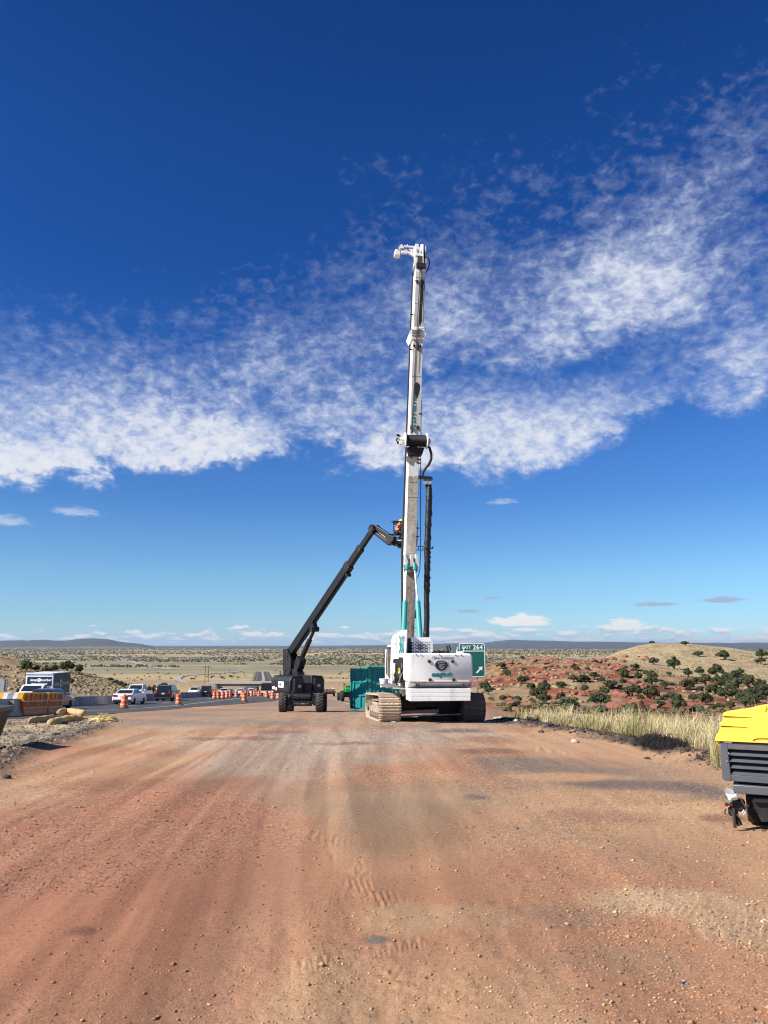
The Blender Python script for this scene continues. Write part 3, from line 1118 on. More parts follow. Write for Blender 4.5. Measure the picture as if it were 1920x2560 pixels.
# ================================================================== overpass
CONC = mat('concrete', (.42, .39, .355), .9, var=.16, scale=1.2, dirt=(.20, .175, .15), damt=.6, dscale=.9, bump=.25, bscale=18, streak=True)
CONC2 = mat('aged_concrete', (.36, .33, .31), .92, var=.18, scale=.9, dirt=(.15, .13, .125), damt=.75, dscale=.7, bump=.25, bscale=18, streak=True)
PLUMC = mat('painted_abutment', (.21, .145, .135), .9, var=.15, scale=.3)
def build_bridge():
    r = thing('overpass_bridge', 'long concrete overpass carrying a crossroad over the highway', 'bridge', Matrix.Translation((-83, BRIDGE_Y, BRIDGE_Z)))
    L = 27.5
    m = MB(); m.box((0, 0, -.15), (2 * L + 6, 11, .4)); m.build('deck', CONC, r)
    for s in (-1, 1):
        m = MB(); m.box((0, s * 5.3, .38), (2 * L + 6, .3, .72)); m.build('parapet', CONC, r)
    for y in (-4.4, -1.5, 1.5, 4.4):
        m = MB(); m.box((0, y, -1.2), (2 * L, .55, 1.7)); m.build('girder', mat('girder_concrete', (.25, .225, .215), .9, var=.1), r)
    for s in (-1, 1):
        m = MB()
        m.prism([(s * (L + .2), -.4), (s * (L - 1.0), -.4), (s * (L - 5.5), -8.5), (s * (L - 2.5), -8.5)], -5.2, 5.2, 'y')
        m.build('abutment', PLUMC, r)
    for y in (-3.6, 0, 3.6):
        m = MB(); m.cyl((1, y, -2), (1, y, -8.5), .5, 12); m.build('pier', CONC2, r)
    return r


build_bridge()


# ================================================================== concrete barriers
def jersey_profile(h=.81, w=.6):
    return [(-w / 2, 0), (w / 2, 0), (w / 2, .08), (w * .27, .33), (w * .16, h), (-w * .16, h), (-w * .27, .33), (-w / 2, .08)]


def barrier_mesh(Lb, m):
    b = MB()
    b.prism(jersey_profile(), -Lb / 2 + .02, Lb / 2 - .02, 'y')
    for s in (-1, 1):
        for k in (-.25, .25):
            b.box((s * .19, k * Lb, .34), (.03, .10, .10))
    return b.build('concrete_barrier', m, None, 30, .02)


_bar = barrier_mesh(3.8, CONC2)
_bar.name = 'concrete_barrier'
first = True
yv = 24.0
while yv < 330:
    y2 = yv + 3.8
    x1, x2 = float(axis(yv)), float(axis(y2))
    z1, z2 = gz(x1 + .5, yv), gz(x2 + .5, y2)
    o = _bar if first else _bar.copy()
    if not first:
        COL.objects.link(o)
    first = False
    o.location = ((x1 + x2) / 2, (yv + y2) / 2, (z1 + z2) / 2 - .02)
    o.rotation_euler = (math.atan2(z2 - z1, 3.8), 0, -math.atan2(x2 - x1, 3.8))
    tag(o, 'grey concrete median barrier segment dividing the two carriageways', 'barrier', 'median barrier between the carriageways')
    yv += 3.8

for k, (yb, lab) in enumerate([(35.2, 'pale concrete barrier segment with lifting slots, butted against the orange water barriers'), (31.3, 'concrete barrier segment at the left picture edge behind the dark steel bin')]):
    o = _bar.copy(); o.data = _bar.data.copy()
    o.data.materials[0] = CONC
    COL.objects.link(o)
    x = -17.55
    o.location = (x, yb + 1.0, gz(x, yb + 1) - .02)
    o.rotation_euler = (-.065, 0, 0)
    tag(o, lab, 'barrier')


# ================================================================== orange water-filled barriers and straw wattles
ORANGE_PL = mat('orange_plastic', (.62, .17, .012), .5, var=.22, scale=3, dirt=(.22, .065, .02), damt=.6, dscale=2.5, streak=True)
YEL_PL = mat('yellow_plastic', (.82, .42, .02), .45, var=.12, scale=5)
GALV = mat('galvanised_steel', (.42, .43, .44), .45, .8, var=.18, scale=9)
def water_barrier(yc, Lb, label):
    x = -17.5
    r = thing('water_barrier', label, 'barrier', Matrix.Translation((x, yc, gz(x, yc))) @ Matrix.Rotation(-.06, 4, 'X'))
    m = MB()
    prof = [(-.30, 0), (.30, 0), (.30, .22), (.25, .30), (.27, .36), (.24, .62), (.26, .68), (.21, .98), (-.21, .98), (-.26, .68), (-.24, .62), (-.27, .36), (-.25, .30), (-.30, .22)]
    m.prism(prof, -Lb / 2, Lb / 2, 'y')
    n = int(Lb / .52)
    for s in (-1, 1):
        for k in range(n):
            y = -Lb / 2 + (k + .5) * Lb / n
            m.box((s * .25, y, .66), (.05, .05, .58))
    m.build('shell', ORANGE_PL, r, 35, .015)
    m = MB()
    m.cbox((0, 0, 1.03), (.46, Lb, .10), .03)
    for k in range(n + 1):
        y = -Lb / 2 + k * Lb / n
        for s in (-1, 1):
            m.box((s * .20, min(max(y, -Lb / 2 + .06), Lb / 2 - .06), .965), (.06, .09, .13), taper=(1.2, 1.6))
    m.build('cap', YEL_PL, r, 35, .01)
    for z in (.34, .66):
        m = MB()
        for s in (-1, 1):
            m.bar((s * .285, -Lb / 2, z), (s * .285, Lb / 2, z), .02, .05)
        m.build('steel_band', GALV, r)
    m = MB()
    for s in (-1, 1):
        m.box((s * .27, Lb / 2 - .03, .55), (.04, .07, 1.0))
    m.build('joint_pin', GALV, r)
    return r


water_barrier(39.1, 2.6, 'longer orange water-filled barrier with yellow cap next to the concrete barrier')
water_barrier(41.45, 1.7, 'shorter orange water-filled barrier at the far end of the pair')
r = thing('barrier_nose', 'small yellow and white striped end piece on the concrete barrier', 'barrier end', Matrix.Translation((-17.55, 36.9, gz(-17.55, 36.9) + .80)))
for k, mm in enumerate((YEL_PL, mat('white_sheeting', (.74, .74, .72), .5), GALV, mat('white_sheeting', (.74, .74, .72), .5), YEL_PL)):
    m = MB(); m.prism([(-.5 + k * .24, 0), (-.27 + k * .24, 0), (-.18 + k * .24, .27), (-.40 + k * .24, .27)], -.12, .12, 'y'); m.build('stripe_panel', mm, r)
m = MB(); m.prism([(-.22, -.62), (.36, -.62), (.40, -.06), (-.25, -.06)], -.26, -.20, 'y'); m.build('steel_plate', GALV, r)

STRAW = mat('straw_netting', (.44, .32, .145), .95, var=.22, scale=14, dirt=(.24, .16, .07), damt=.6, dscale=5, bump=.8, bscale=60)
def wattle(pts, rad, label, z0=0.0, seed=1):
    rr = random.Random(seed)
    P3 = []
    for (px, py) in pts:
        x, y = gq(px, py)
        P3.append(Vector((x, y, gz(x, y) + rad * .85 + z0)))
    path, rads = [], []
    N = 10
    for a, b_ in zip(P3, P3[1:]):
        for k in range(N):
            path.append(a.lerp(b_, k / N))
    path.append(P3[-1])
    n = len(path)
    base = path[0].copy()
    for i in range(n):
        e = min(i, n - 1 - i)
        rads.append(rad * (.35, .75, .95)[e] * 1.0 if e < 3 else rad * rr.uniform(.9, 1.1))
        path[i] = path[i] - base + Vector((rr.uniform(-.02, .02), 0, rr.uniform(-.02, .02)))
    m = MB(); m.tube(path, rads, 12)
    o = m.build('straw_wattle', STRAW, None, 60)
    o.location = base
    tag(o, label, 'straw wattle', 'straw wattles heaped by the orange barriers')


wattle([(72, 1809), (100, 1806), (138, 1800)], .125, 'straw wattle lying along the foot of the orange barriers', seed=1)
wattle([(145, 1797), (168, 1794), (188, 1798), (209, 1800)], .135, 'straw wattle highest on the heap, bending down at its far end', .16, seed=2)
wattle([(150, 1805), (178, 1804), (204, 1803)], .13, 'pale straw wattle lying level in front of the raised one', seed=3)
wattle([(124, 1817), (136, 1815), (152, 1808)], .135, 'short bulging straw wattle with its end towards the gravel', seed=4)

# heap of loose straw
x, y = gq(258, 1804)
m = MB()
rr = random.Random(5)
for k in range(420):
    a, q = rr.uniform(0, 6.28), rr.random() ** .7
    p = Vector((math.cos(a) * q * .62, math.sin(a) * q * .5, .24 * (1 - q) ** 1.2 + .01))
    d = Vector((rr.uniform(-1, 1), rr.uniform(-1, 1), rr.uniform(-.1, .35))).normalized() * rr.uniform(.10, .26)
    m.bar(p, p + d, .018, .012)
m.blob((0, 0, .02), (.52, .4, .17), 4, .2, 2)
o = m.build('straw_pile', mat('loose_straw', (.58, .46, .21), .95, var=.25, scale=20), None, 0)
o.location = (x, y, gz(x, y))
tag(o, kind='stuff')

# ================================================================== dark steel bin at the left edge
STEEL_D = mat('dark_painted_steel', (.010, .010, .011), .5, .0, var=.3, scale=4, dirt=(.05, .035, .026), damt=.4, dscale=3)
x, y = gq(8, 1884)
r = thing('steel_bin', 'dark sloping steel bin cut off by the left picture edge', 'bin', Matrix.Translation((x - 1.42, y + .45, gz(x - 1.42, y + .45))) @ Matrix.Rotation(.05, 4, 'Z'))
m = MB()
m.prism([(-.85, .05), (.80, .05), (1.05, .86), (-1.05, .86)], -.55, .55, 'y'); m.build('hopper', STEEL_D, r, 30, .012)
m = MB()
for s in (-1, 1):
    m.box((0, s * .57, .90), (2.22, .07, .09)); m.box((s * 1.075, 0, .90), (.07, 1.07, .09))
m.build('lip', mat('worn_steel_edge', (.11, .105, .105), .5, .3, var=.3, scale=6), r, 30, .008)
for s in (-1, 1):
    m = MB(); m.box((s * .45, 0, .025), (.14, 1.1, .05)); m.build('skid', STEEL_D, r)

# ================================================================== traffic drums
DRUM_O = mat('drum_orange', (.80, .125, .022), .5, var=.12, scale=6, dirt=(.35, .07, .03), damt=.4, dscale=6)
DRUM_W = mat('drum_white', (.60, .47, .40), .45, var=.12, scale=6, dirt=(.42, .27, .2), damt=.45, dscale=7)
RUB = mat('black_rubber', (.022, .021, .020), .8, var=.3, scale=6, dirt=(.10, .075, .055), damt=.5, dscale=5)
DR = {}
def drum_parts():
    rad = lambda h: .295 - .075 * h
    parts = {}
    segs = [(0.07, .30), (.42, .55), (.68, .80), (.92, .97)]
    m = MB()
    for (a, b_) in ((.06, .25), (.36, .58), (.69, .90)):
        m.lathe([(rad(a), a), (rad(b_), b_)], 18)
    parts['orange_shell'] = m
    bands = []
    for (a, b_) in ((.25, .36), (.58, .69)):
        m = MB(); m.lathe([(rad(a) + .006, a), (rad(b_) + .006, b_)], 18); bands.append(m)
    m = MB(); m.lathe([(rad(.9), .90), (rad(.9) - .02, .955), (.14, .965)], 18); m.box((0, 0, 1.0), (.22, .03, .07))
    parts['top'] = m
    m = MB(); m.lathe([(.44, 0), (.44, .035), (.33, .075), (.305, .08)], 18)
    parts['rubber_base'] = m
    return parts, bands


_dp, _db = drum_parts()
def make_drum():
    t = thing('traffic_drum', 'orange drum', 'drum')
    _dp['orange_shell'].build('orange_shell', DRUM_O, t)
    _dp['top'].build('top', DRUM_O, t)
    for b_ in _db:
        b_.build('reflective_band', DRUM_W, t)
    _dp['rubber_base'].build('rubber_base', RUB, t)
    return t


def copy_tree(o, parent=None):
    c = o.copy()
    COL.objects.link(c)
    c.parent = parent
    for ch in list(o.children):
        copy_tree(ch, c)
    return c


_drum = make_drum()
_used = [False]
def place_drum(px, py, label, dist=None):
    x, y = gq(px, py) if dist is None else (at(px, py, dist).x, dist)
    t = _drum if not _used[0] else copy_tree(_drum)
    _used[0] = True
    s = rnd.uniform(.97, 1.04)
    t.location = (x, y, gz(x, y) + .005)
    t.rotation_euler = (rnd.uniform(-.03, .03), rnd.uniform(-.03, .03), rnd.uniform(0, 6.28))
    t.scale = (s, s, s)
    tag(t, label, 'traffic drum', 'orange traffic drums along the closed lane')


DGRP = 'orange and white traffic drum in the distant crowd along the closed lane'
for px, d, lab in [
    (310.5, 60, 'largest orange and white drum, standing behind the white sedan'),
    (447, 74, 'orange and white drum beside the rear of the large black vehicle'),
    (536, 103, 'first drum from the left in the row of five by the lane edge'),
    (545.8, 104, 'second drum from the left in the row of five by the lane edge'),
    (556.5, 106, 'middle drum of the row of five by the lane edge'),
    (567, 112, 'fourth drum in the row of five by the lane edge'),
    (574.8, 116, 'fifth, rightmost drum in the row of five by the lane edge'),
    (590.8, 119, 'single drum between the row of five and the pale sedan'),
    (610.8, 87, 'nearest drum of the middle group, in front of another drum'),
    (605.3, 124, 'drum half hidden behind the nearest drum of the middle group'),
    (614, 150, DGRP), (619, 158, DGRP), (628.8, 135, 'lone drum between the middle group and the box trailer'),
    (635.5, 165, DGRP), (640.5, 175, DGRP), (647, 143, 'taller-looking drum left of the box trailer'), (652, 160, DGRP), (648.5, 190, DGRP),
    (661, 165, DGRP), (666.5, 115, 'drum in front of the box trailer beside the boom lift'), (671, 195, DGRP),
    (676.5, 170, DGRP), (681.5, 102, 'drum just left of the left rear tyre of the boom lift'), (695.3, 101, 'drum below the front of the boom lift hood'),
    (704, 118, 'drum peeping over the left rear tyre of the boom lift'),
    (730, 120, 'drum seen below the boom lift body, left of its axle'), (737, 132, 'second drum seen below the boom lift body'),
    (785.5, 118, 'drum seen beside the right rear tyre of the boom lift'), (500, 176, 'drum behind the median barrier by the small black vehicle'),
]:
    x = (px - 960) / F * d * (1 / math.cos(PITCH) / (1 + math.tan(PITCH) * math.tan(math.radians(13.6))) ) * 1.0
    # lateral position at that distance
    dd = ray(px, 1752)
    x = dd.x * d / dd.y
    t = _drum if not _used[0] else copy_tree(_drum)
    _used[0] = True
    t.location = (x, d, gz(x, d) + .005)
    t.rotation_euler = (rnd.uniform(-.05, .05), rnd.uniform(-.06, .06), rnd.uniform(0, 6.28))
    tag(t, lab, 'traffic drum', 'orange traffic drums along the closed lane')


# ================================================================== signs and poles
ALU = mat('sign_aluminium', (.40, .41, .42), .45, .5, var=.15, scale=3)
SIGN_G = mat('sign_green', (.006, .105, .072), .45, var=.06, scale=2)
SIGN_W = mat('sign_white', (.76, .78, .78), .45, var=.04)
STEELP = mat('post_steel', (.33, .33, .33), .5, .6, var=.15, scale=5)
WOODP = mat('weathered_pole_wood', (.10, .075, .055), .9, var=.25, scale=3)


def rrect(w, h, r, n=6):
    out = []
    for cx, cy, a0 in ((w / 2 - r, h / 2 - r, 0), (-w / 2 + r, h / 2 - r, 90), (-w / 2 + r, -h / 2 + r, 180), (w / 2 - r, -h / 2 + r, 270)):
        for k in range(n + 1):
            a = math.radians(a0 + 90 * k / n)
            out.append((cx + r * math.cos(a), cy + r * math.sin(a)))
    return out


def text_obj(name, s, size, m, parent, M, bold=0.0, depth=.004, align='CENTER', shear=0.0, spacing=1.0):
    cu = bpy.data.curves.new(name, 'FONT')
    cu.body = s
    cu.size = size
    cu.align_x = align
    cu.align_y = 'CENTER'
    cu.extrude = depth
    cu.offset = bold
    cu.shear = shear
    cu.space_character = spacing
    cu.resolution_u = 3
    tmp = bpy.data.objects.new(name, cu)
    COL.objects.link(tmp)
    bpy.context.view_layer.update()
    me = bpy.data.meshes.new_from_object(tmp.evaluated_get(bpy.context.evaluated_depsgraph_get()))
    bpy.data.objects.remove(tmp)
    bpy.data.curves.remove(cu)
    me.name = name
    me.materials.clear()
    me.materials.append(m)
    o = bpy.data.objects.new(name, me)
    link(o, parent)
    o.matrix_local = M
    return o


FACE = Matrix(((1, 0, 0, 0), (0, 0, -1, 0), (0, 1, 0, 0), (0, 0, 0, 1)))     # xy drawing turned to face -Y (towards the camera)


def build_exit_sign():
    Y = 53.0
    tl, br = at(1147, 1608, Y), at(1213.5, 1692.5, Y)
    w, h = br.x - tl.x, tl.z - br.z
    cx, cz = (tl.x + br.x) / 2, (tl.z + br.z) / 2
    base = gz(cx, Y)
    r = thing('exit_sign', 'green EXIT 264 highway sign with white arrow on steel posts', 'road sign', Matrix.Translation((cx, Y, base)))
    zc = cz - base
    for nm, (ww, hh), rad, mm, yo in (('sign_border', (w, h), .16, SIGN_W, 0), ('sign_face', (w - .11, h - .11), .12, SIGN_G, -.006)):
        m = MB(); m.prism([(p, q) for p, q in rrect(ww, hh, rad)], yo - .004, yo + .004 if yo else .03, 'y', Matrix.Translation((0, 0, zc))); m.build(nm, mm, r, 30)
    m = MB(); m.box((0, -.013, zc + h * .268), (w - .10, .006, .055)); m.build('divider', SIGN_W, r)
    text_obj('lettering', 'EXIT', .30, SIGN_W, r, Matrix.Translation((-w * .21, -.0135, zc + h * .375)) @ FACE, .006, .003, spacing=1.05)
    text_obj('lettering', '264', .44, SIGN_W, r, Matrix.Translation((w * .23, -.0135, zc + h * .372)) @ FACE, .010, .003, spacing=1.05)
    m = MB()
    ar = [(-.42, -.065), (.08, -.065), (.08, -.225), (.42, 0), (.08, .225), (.08, .065), (-.42, .065)]
    c, s = math.cos(math.radians(46)), math.sin(math.radians(46))
    m.prism([(w * .28 + (p * c - q * s) * .72, -h * .285 + (p * s + q * c) * .72) for p, q in ar], -.016, -.011, 'y', Matrix.Translation((0, 0, zc)))
    m.build('arrow', SIGN_W, r, 0)
    for s_ in (-1, 1):
        m = MB(); m.box((s_ * w * .20, .09, (zc + h * .4) / 2 - .2), (.11, .09, zc + h * .4 + .4)); m.build('post', STEELP, r)
    for q in (-.3, 0, .3):
        m = MB(); m.box((0, .042, zc + q * h), (w * .9, .022, .06)); m.build('brace', ALU, r)


build_exit_sign()


def sign_back():
    Y = 78.0
    tl, br = at(-14, 1697, Y), at(16.5, 1729, Y)
    w, h = br.x - tl.x, tl.z - br.z
    px = at(9.5, 1730, Y).x
    base = gz(px, Y)
    r = thing('road_sign', 'grey back of a road sign cut by the left picture edge', 'road sign', Matrix.Translation((px, Y, base)))
    m = MB(); m.prism([(p + (tl.x + br.x) / 2 - px, q + (tl.z + br.z) / 2 - base) for p, q in rrect(w, h, .08)], 0, .02, 'y'); m.build('panel', ALU, r)
    m = MB(); m.box(((br.x - px) - .05, -.03, (tl.z + br.z) / 2 - base), (.06, .04, h * .96)); m.build('stiffener', GALV, r)
    m = MB(); m.box((0, -.05, (tl.z - base) / 2), (.09, .07, tl.z - base)); m.build('post', STEELP, r)


sign_back()


def marker_post(px, pyb, pyt, Y, name, label, panel=None):
    b_, t_ = at(px, pyb, Y), at(px, pyt, Y)
    z0 = gz(b_.x, Y)
    h = max(t_.z - z0, 1.0)
    r = thing(name, label, 'road sign', Matrix.Translation((b_.x, Y, z0)))
    m = MB(); m.box((0, 0, h / 2 - .15), (.08, .06, h + .3)); m.build('post', STEELP, r)
    if panel:
        mm, s = panel
        m = MB(); m.prism([(0, h - s * .3), (s * .7, h + s * .4), (0, h + s * 1.1), (-s * .7, h + s * .4)], -.06, -.04, 'y'); m.build('panel', mm, r)
    else:
        m = MB(); m.box((.16, -.05, h - .35), (.32, .02, .7)); m.build('panel', ALU, r)


marker_post(180, 1746, 1718, 95, 'delineator_sign', 'slim grey marker sign on a post right of the box truck')
marker_post(395, 1744, 1727, 150, 'warning_sign', 'small yellow diamond warning sign above the median barrier', (mat('sign_yellow', (.75, .5, .03), .5), .85))


def power_poles():
    Y = 640.0
    b0 = at(516, 1707, Y)
    z0 = gz(b0.x, Y)
    top = at(516, 1664, Y).z - z0
    r = thing('power_pole', 'wooden H-frame power pole on the straw-coloured plain', 'power pole', Matrix.Translation((b0.x, Y, z0)))
    for s in (-1, 1):
        m = MB(); m.cyl((s * 1.35, 0, -1), (s * 1.35, 0, top), .30, 8, .22); m.build('pole', WOODP, r)
    m = MB(); m.box((0, -.3, top - .9), (6.4, .3, .4)); m.build('crossarm', WOODP, r)
    for s in (-2.9, 0, 2.9):
        m = MB(); m.cyl((s, -.3, top - 1.1), (s, -.3, top - 2.3), .14, 6); m.build('insulator', mat('insulator', (.09, .09, .10), .4), r)


power_poles()
for px in (615.2, 618.6):
    Y = 5200.0
    p = at(px, 1620, Y)
    zt = at(px, 1608, Y).z
    r = thing('radio_mast', 'thin grey radio mast far away on the skyline', 'radio mast', Matrix.Translation((p.x, Y, gz(p.x, Y))), 'radio masts on the skyline')
    m = MB(); m.cyl((0, 0, 0), (0, 0, zt - gz(p.x, Y)), .8, 6, .5); m.build('mast', STEELP, r)


# ================================================================== vegetation
def foliage_material(name, c0, c1, c2):
    m = bpy.data.materials.new(name)
    m.use_nodes = True
    t = m.node_tree
    t.nodes.clear()
    b = NB(t)
    out = b.n('ShaderNodeOutputMaterial')
    bs = b.n('ShaderNodeBsdfPrincipled', {'Roughness': .75, 'Specular IOR Level': .2})
    t.links.new(bs.outputs[0], out.inputs[0])
    g = b.n('ShaderNodeNewGeometry')
    oi = b.n('ShaderNodeObjectInfo')
    r1 = g.outputs['Random Per Island']
    c = b.mix(r1, c0, c1)
    c = b.mix(b.m('MULTIPLY', oi.outputs['Random'], .5), c, c2)
    t.links.new(c, bs.inputs['Base Color'])
    return m


JUN = foliage_material('juniper_foliage', (.022, .034, .014), (.060, .078, .030), (.075, .072, .034))
GRN = foliage_material('pale_bush_foliage', (.085, .10, .045), (.15, .155, .075), (.17, .15, .075))
BARK = mat('juniper_bark', (.13, .095, .07), .95, var=.3, scale=8)


def crown_mesh(seed, nlobe, nleaf, spread=(.62, .62, .55), leaf=.10, mat_=None, name='crown', base=.32):
    r = np.random.default_rng(seed)
    V, Fc = [], []
    nv = 0
    lob = []
    for k in range(nlobe):
        a = r.uniform(0, 2 * np.pi)
        q = r.uniform(0.1, .72) if k else 0
        h = base + .25 + r.uniform(0, .75) * (1.1 - q)
        s = r.uniform(.17, .40) * (1.15 if k == 0 else 1)
        lob.append((np.array([math.cos(a) * q, math.sin(a) * q, h]), np.array([s, s * r.uniform(.85, 1.1), s * r.uniform(.7, .95)])))
    for c, s in lob:                               # dark heart of twigs
        vs, fs = ICO[1]
        vv = np.array([list(p) for p in vs]) * s * .72 * (1 + (r.random((len(vs), 1)) - .5) * .3) + c
        V.append(vv); Fc += [[i + nv for i in f] for f in fs]; nv += len(vv)
    per = nleaf // nlobe
    for c, s in lob:
        d = r.normal(size=(per, 3)); d /= np.linalg.norm(d, axis=1)[:, None]
        d[:, 2] = np.where(d[:, 2] < -.45, -d[:, 2] * .5, d[:, 2])
        p = c + d * s * r.uniform(.72, 1.16, (per, 1))
        u = r.normal(size=(per, 3)); u -= d * (u * d).sum(1)[:, None] * .6; u /= np.linalg.norm(u, axis=1)[:, None]
        w = np.cross(d, u); w /= np.linalg.norm(w, axis=1)[:, None]
        L = leaf * r.uniform(.6, 1.5, (per, 1))
        t_ = d * L * .35
        q = np.stack([p - u * L * .6 - w * L * .28, p + w * L * .05 - u * L * .1 + t_ * .3 - w * L * .45, p + u * L * .75 + t_, p + w * L * .5], 1)
        V.append(q.reshape(-1, 3))
        Fc += [[nv + 4 * i, nv + 4 * i + 1, nv + 4 * i + 2, nv + 4 * i + 3] for i in range(per)]
        nv += 4 * per
    V = np.vstack(V)
    V[:, 2] = np.maximum(V[:, 2], .05)
    me = bpy.data.meshes.new(name)
    me.from_pydata(V.tolist(), [], Fc)
    me.materials.append(mat_)
    me.update()
    return me


def trunk_mesh(seed):
    r = random.Random(seed)
    m = MB()
    m.tube([(0, 0, -.25), (.02, .01, .15), (.05 * r.uniform(-1, 1), .05, .45), (.1 * r.uniform(-1, 1), 0, .85)], [.075, .065, .05, .02], 7)
    for k in range(4):
        a = r.uniform(0, 6.28)
        m.tube([(0, 0, .12 + .08 * k), (math.cos(a) * .22, math.sin(a) * .22, .45 + .06 * k), (math.cos(a) * .42, math.sin(a) * .42, .75 + .05 * k)], [.035, .026, .012], 5)
    o = m.build('trunk', BARK, None, 60)
    me = o.data
    bpy.data.objects.remove(o)
    return me


JCROWN = [crown_mesh(100 + k, 13, 1500, leaf=.12, mat_=JUN) for k in range(6)]
JTRUNK = [trunk_mesh(k) for k in range(3)]
BCROWN = [crown_mesh(200 + k, 7, 900, leaf=.11, mat_=GRN, base=.05) for k in range(3)]
SMALLC = [crown_mesh(300 + k, 4, 160, leaf=.22, mat_=JUN, base=.1) for k in range(4)]


def tree(x, y, w, h, label, group, cat='tree', name='juniper_tree', crowns=JCROWN, trunk=True, sink=.12):
    r = thing(name, label, cat, Matrix.Translation((x, y, gz(x, y) - sink * h)) @ Matrix.Rotation(rnd.uniform(0, 6.28), 4, 'Z') @ Matrix.Diagonal((w / 1.75, w / 1.75, h / 1.45, 1)), group)
    c = bpy.data.objects.new('crown', rnd.choice(crowns)); link(c, r)
    if trunk:
        t = bpy.data.objects.new('trunk', rnd.choice(JTRUNK)); link(t, r)
    return r


s4 = 2.304
RH = [(125, 258, 65), (155, 303, 50), (255, 278, 50), (240, 345, 110), (295, 375, 60), (30, 380, 80), (45, 405, 60), (375, 405, 100), (375, 460, 110), (470, 425, 70), (465, 368, 80), (510, 500, 150), (555, 275, 55), (540, 333, 80), (600, 338, 90), (610, 388, 60), (660, 318, 60), (745, 375, 90), (690, 480, 120), (760, 530, 40), (830, 310, 70), (880, 415, 110), (880, 505, 120), (910, 325, 60), (895, 263, 55), (985, 355, 110), (990, 435, 120), (1000, 233, 80), (1030, 485, 70), (1120, 260, 110), (1060, 375, 100), (1150, 505, 140), (1200, 305, 80), (1195, 380, 110), (1230, 445, 90), (1270, 295, 80), (1300, 355, 90), (1300, 465, 90), (1360, 310, 110), (1350, 405, 100), (1370, 505, 110), (1420, 435, 100), (1440, 495, 110), (1480, 335, 110), (1470, 395, 110), (1540, 365, 110), (1530, 475, 130), (1560, 425, 100), (1610, 375, 110), (1640, 415, 100), (1600, 455, 100), (245, 205, 40), (375, 262, 30), (620, 268, 40), (130, 440, 60), (210, 455, 70), (330, 430, 80), (960, 300, 70), (820, 350, 50), (700, 340, 55), (1090, 300, 60), (1250, 345, 80), (1400, 350, 90), (1560, 480, 120), (1100, 430, 70), (570, 330, 50), (1500, 290, 60)]
for cx, cy, w in RH:
    p = gp(1200 + cx / s4, 1560 + cy / s4)
    if p is None or p.y > 700:
        continue
    d = p.y
    ww = w / s4 / F * d
    ww *= rnd.uniform(.72, 1.0)
    tree(p.x, p.y, ww, ww * rnd.uniform(.65, 1.0), 'dark green juniper growing among the red rocks on the right hillside', 'junipers on the red hillside')
for cx, cy, w, lab in [(990, 112, 36, 'small juniper alone on the summit of the tan hill'), (1182, 124, 50, 'low pale bush on the skyline right of the tan summit'), (1260, 187, 60, 'round juniper below the tan hill skyline, left of the wide clump'), (1410, 207, 105, 'wide dark juniper clump on the tan hill slope'), (1620, 197, 85, 'upper juniper of the pair at the right edge of the tan hill'), (1615, 230, 65, 'lower juniper of the pair at the right edge of the tan hill')]:
    p = gp(1200 + cx / s4, 1560 + cy / s4)
    if p is None or p.y > 900:
        p = at(1200 + cx / s4, 1560 + cy / s4, 395.0)
    ww = w / s4 / F * p.y
    tree(p.x, p.y, ww, ww * .62, lab, None)
for _ in range(26):
    cx, cy = rnd.uniform(620, 1650), rnd.uniform(300, 505)
    if cy < 300 + max(0, 1100 - cx) * .16:
        continue
    p = gp(1200 + cx / s4, 1560 + cy / s4)
    if p is None or p.y > 330:
        continue
    ww = rnd.uniform(30, 80) / s4 / F * p.y
    tree(p.x, p.y, ww, ww * rnd.uniform(.65, .85), 'dark green juniper growing among the red rocks on the right hillside', 'junipers on the red hillside')
s6 = 6.9125
for cx, cy, w, hh, lab in [(450, 262, 215, 200, 'tall dark juniper leftmost of the trees above the box truck'), (620, 280, 110, 130, 'small juniper right of the tall leftmost one'), (800, 292, 190, 115, 'low wide juniper directly above the box truck roof'), (940, 292, 170, 150, 'mid-sized juniper over the right end of the box truck'), (1165, 282, 230, 220, 'tallest dark juniper right of the box truck'), (1370, 312, 200, 165, 'sloping juniper rightmost of the row above the box truck'), (1240, 495, 110, 110, 'small dark juniper beside the box truck side wall')]:
    p = gp(cx / s6, 1640 + cy / s6)
    d = min(p.y, 190.0) if p is not None else 185.0
    q = at(cx / s6, 1640 + cy / s6, d)
    tree(q.x, d, w / s6 / F * d * 1.1, hh / s6 / F * d * 1.1, lab, None)
for cx, cy, w, hh in [(905, 345, 90, 190), (1000, 300, 150, 130), (1090, 250, 130, 110), (1170, 240, 150, 130), (960, 290, 110, 120), (250, 90, 110, 70), (340, 140, 120, 80), (420, 170, 120, 90), (500, 195, 100, 80), (1260, 190, 70, 60)]:
    p = gp(240 + cx / s6, 1690 + cy / s6)
    d = min(p.y, 260.0) if p is not None else 230.0
    q = at(240 + cx / s6, 1690 + cy / s6, d)
    tree(q.x, d, w / s6 / F * d * 1.1, hh / s6 / F * d * 1.1, 'grey-green bush on the bank behind the median barrier', 'bushes on the bank behind the median barrier', 'bush', 'bank_bush', JCROWN + BCROWN)
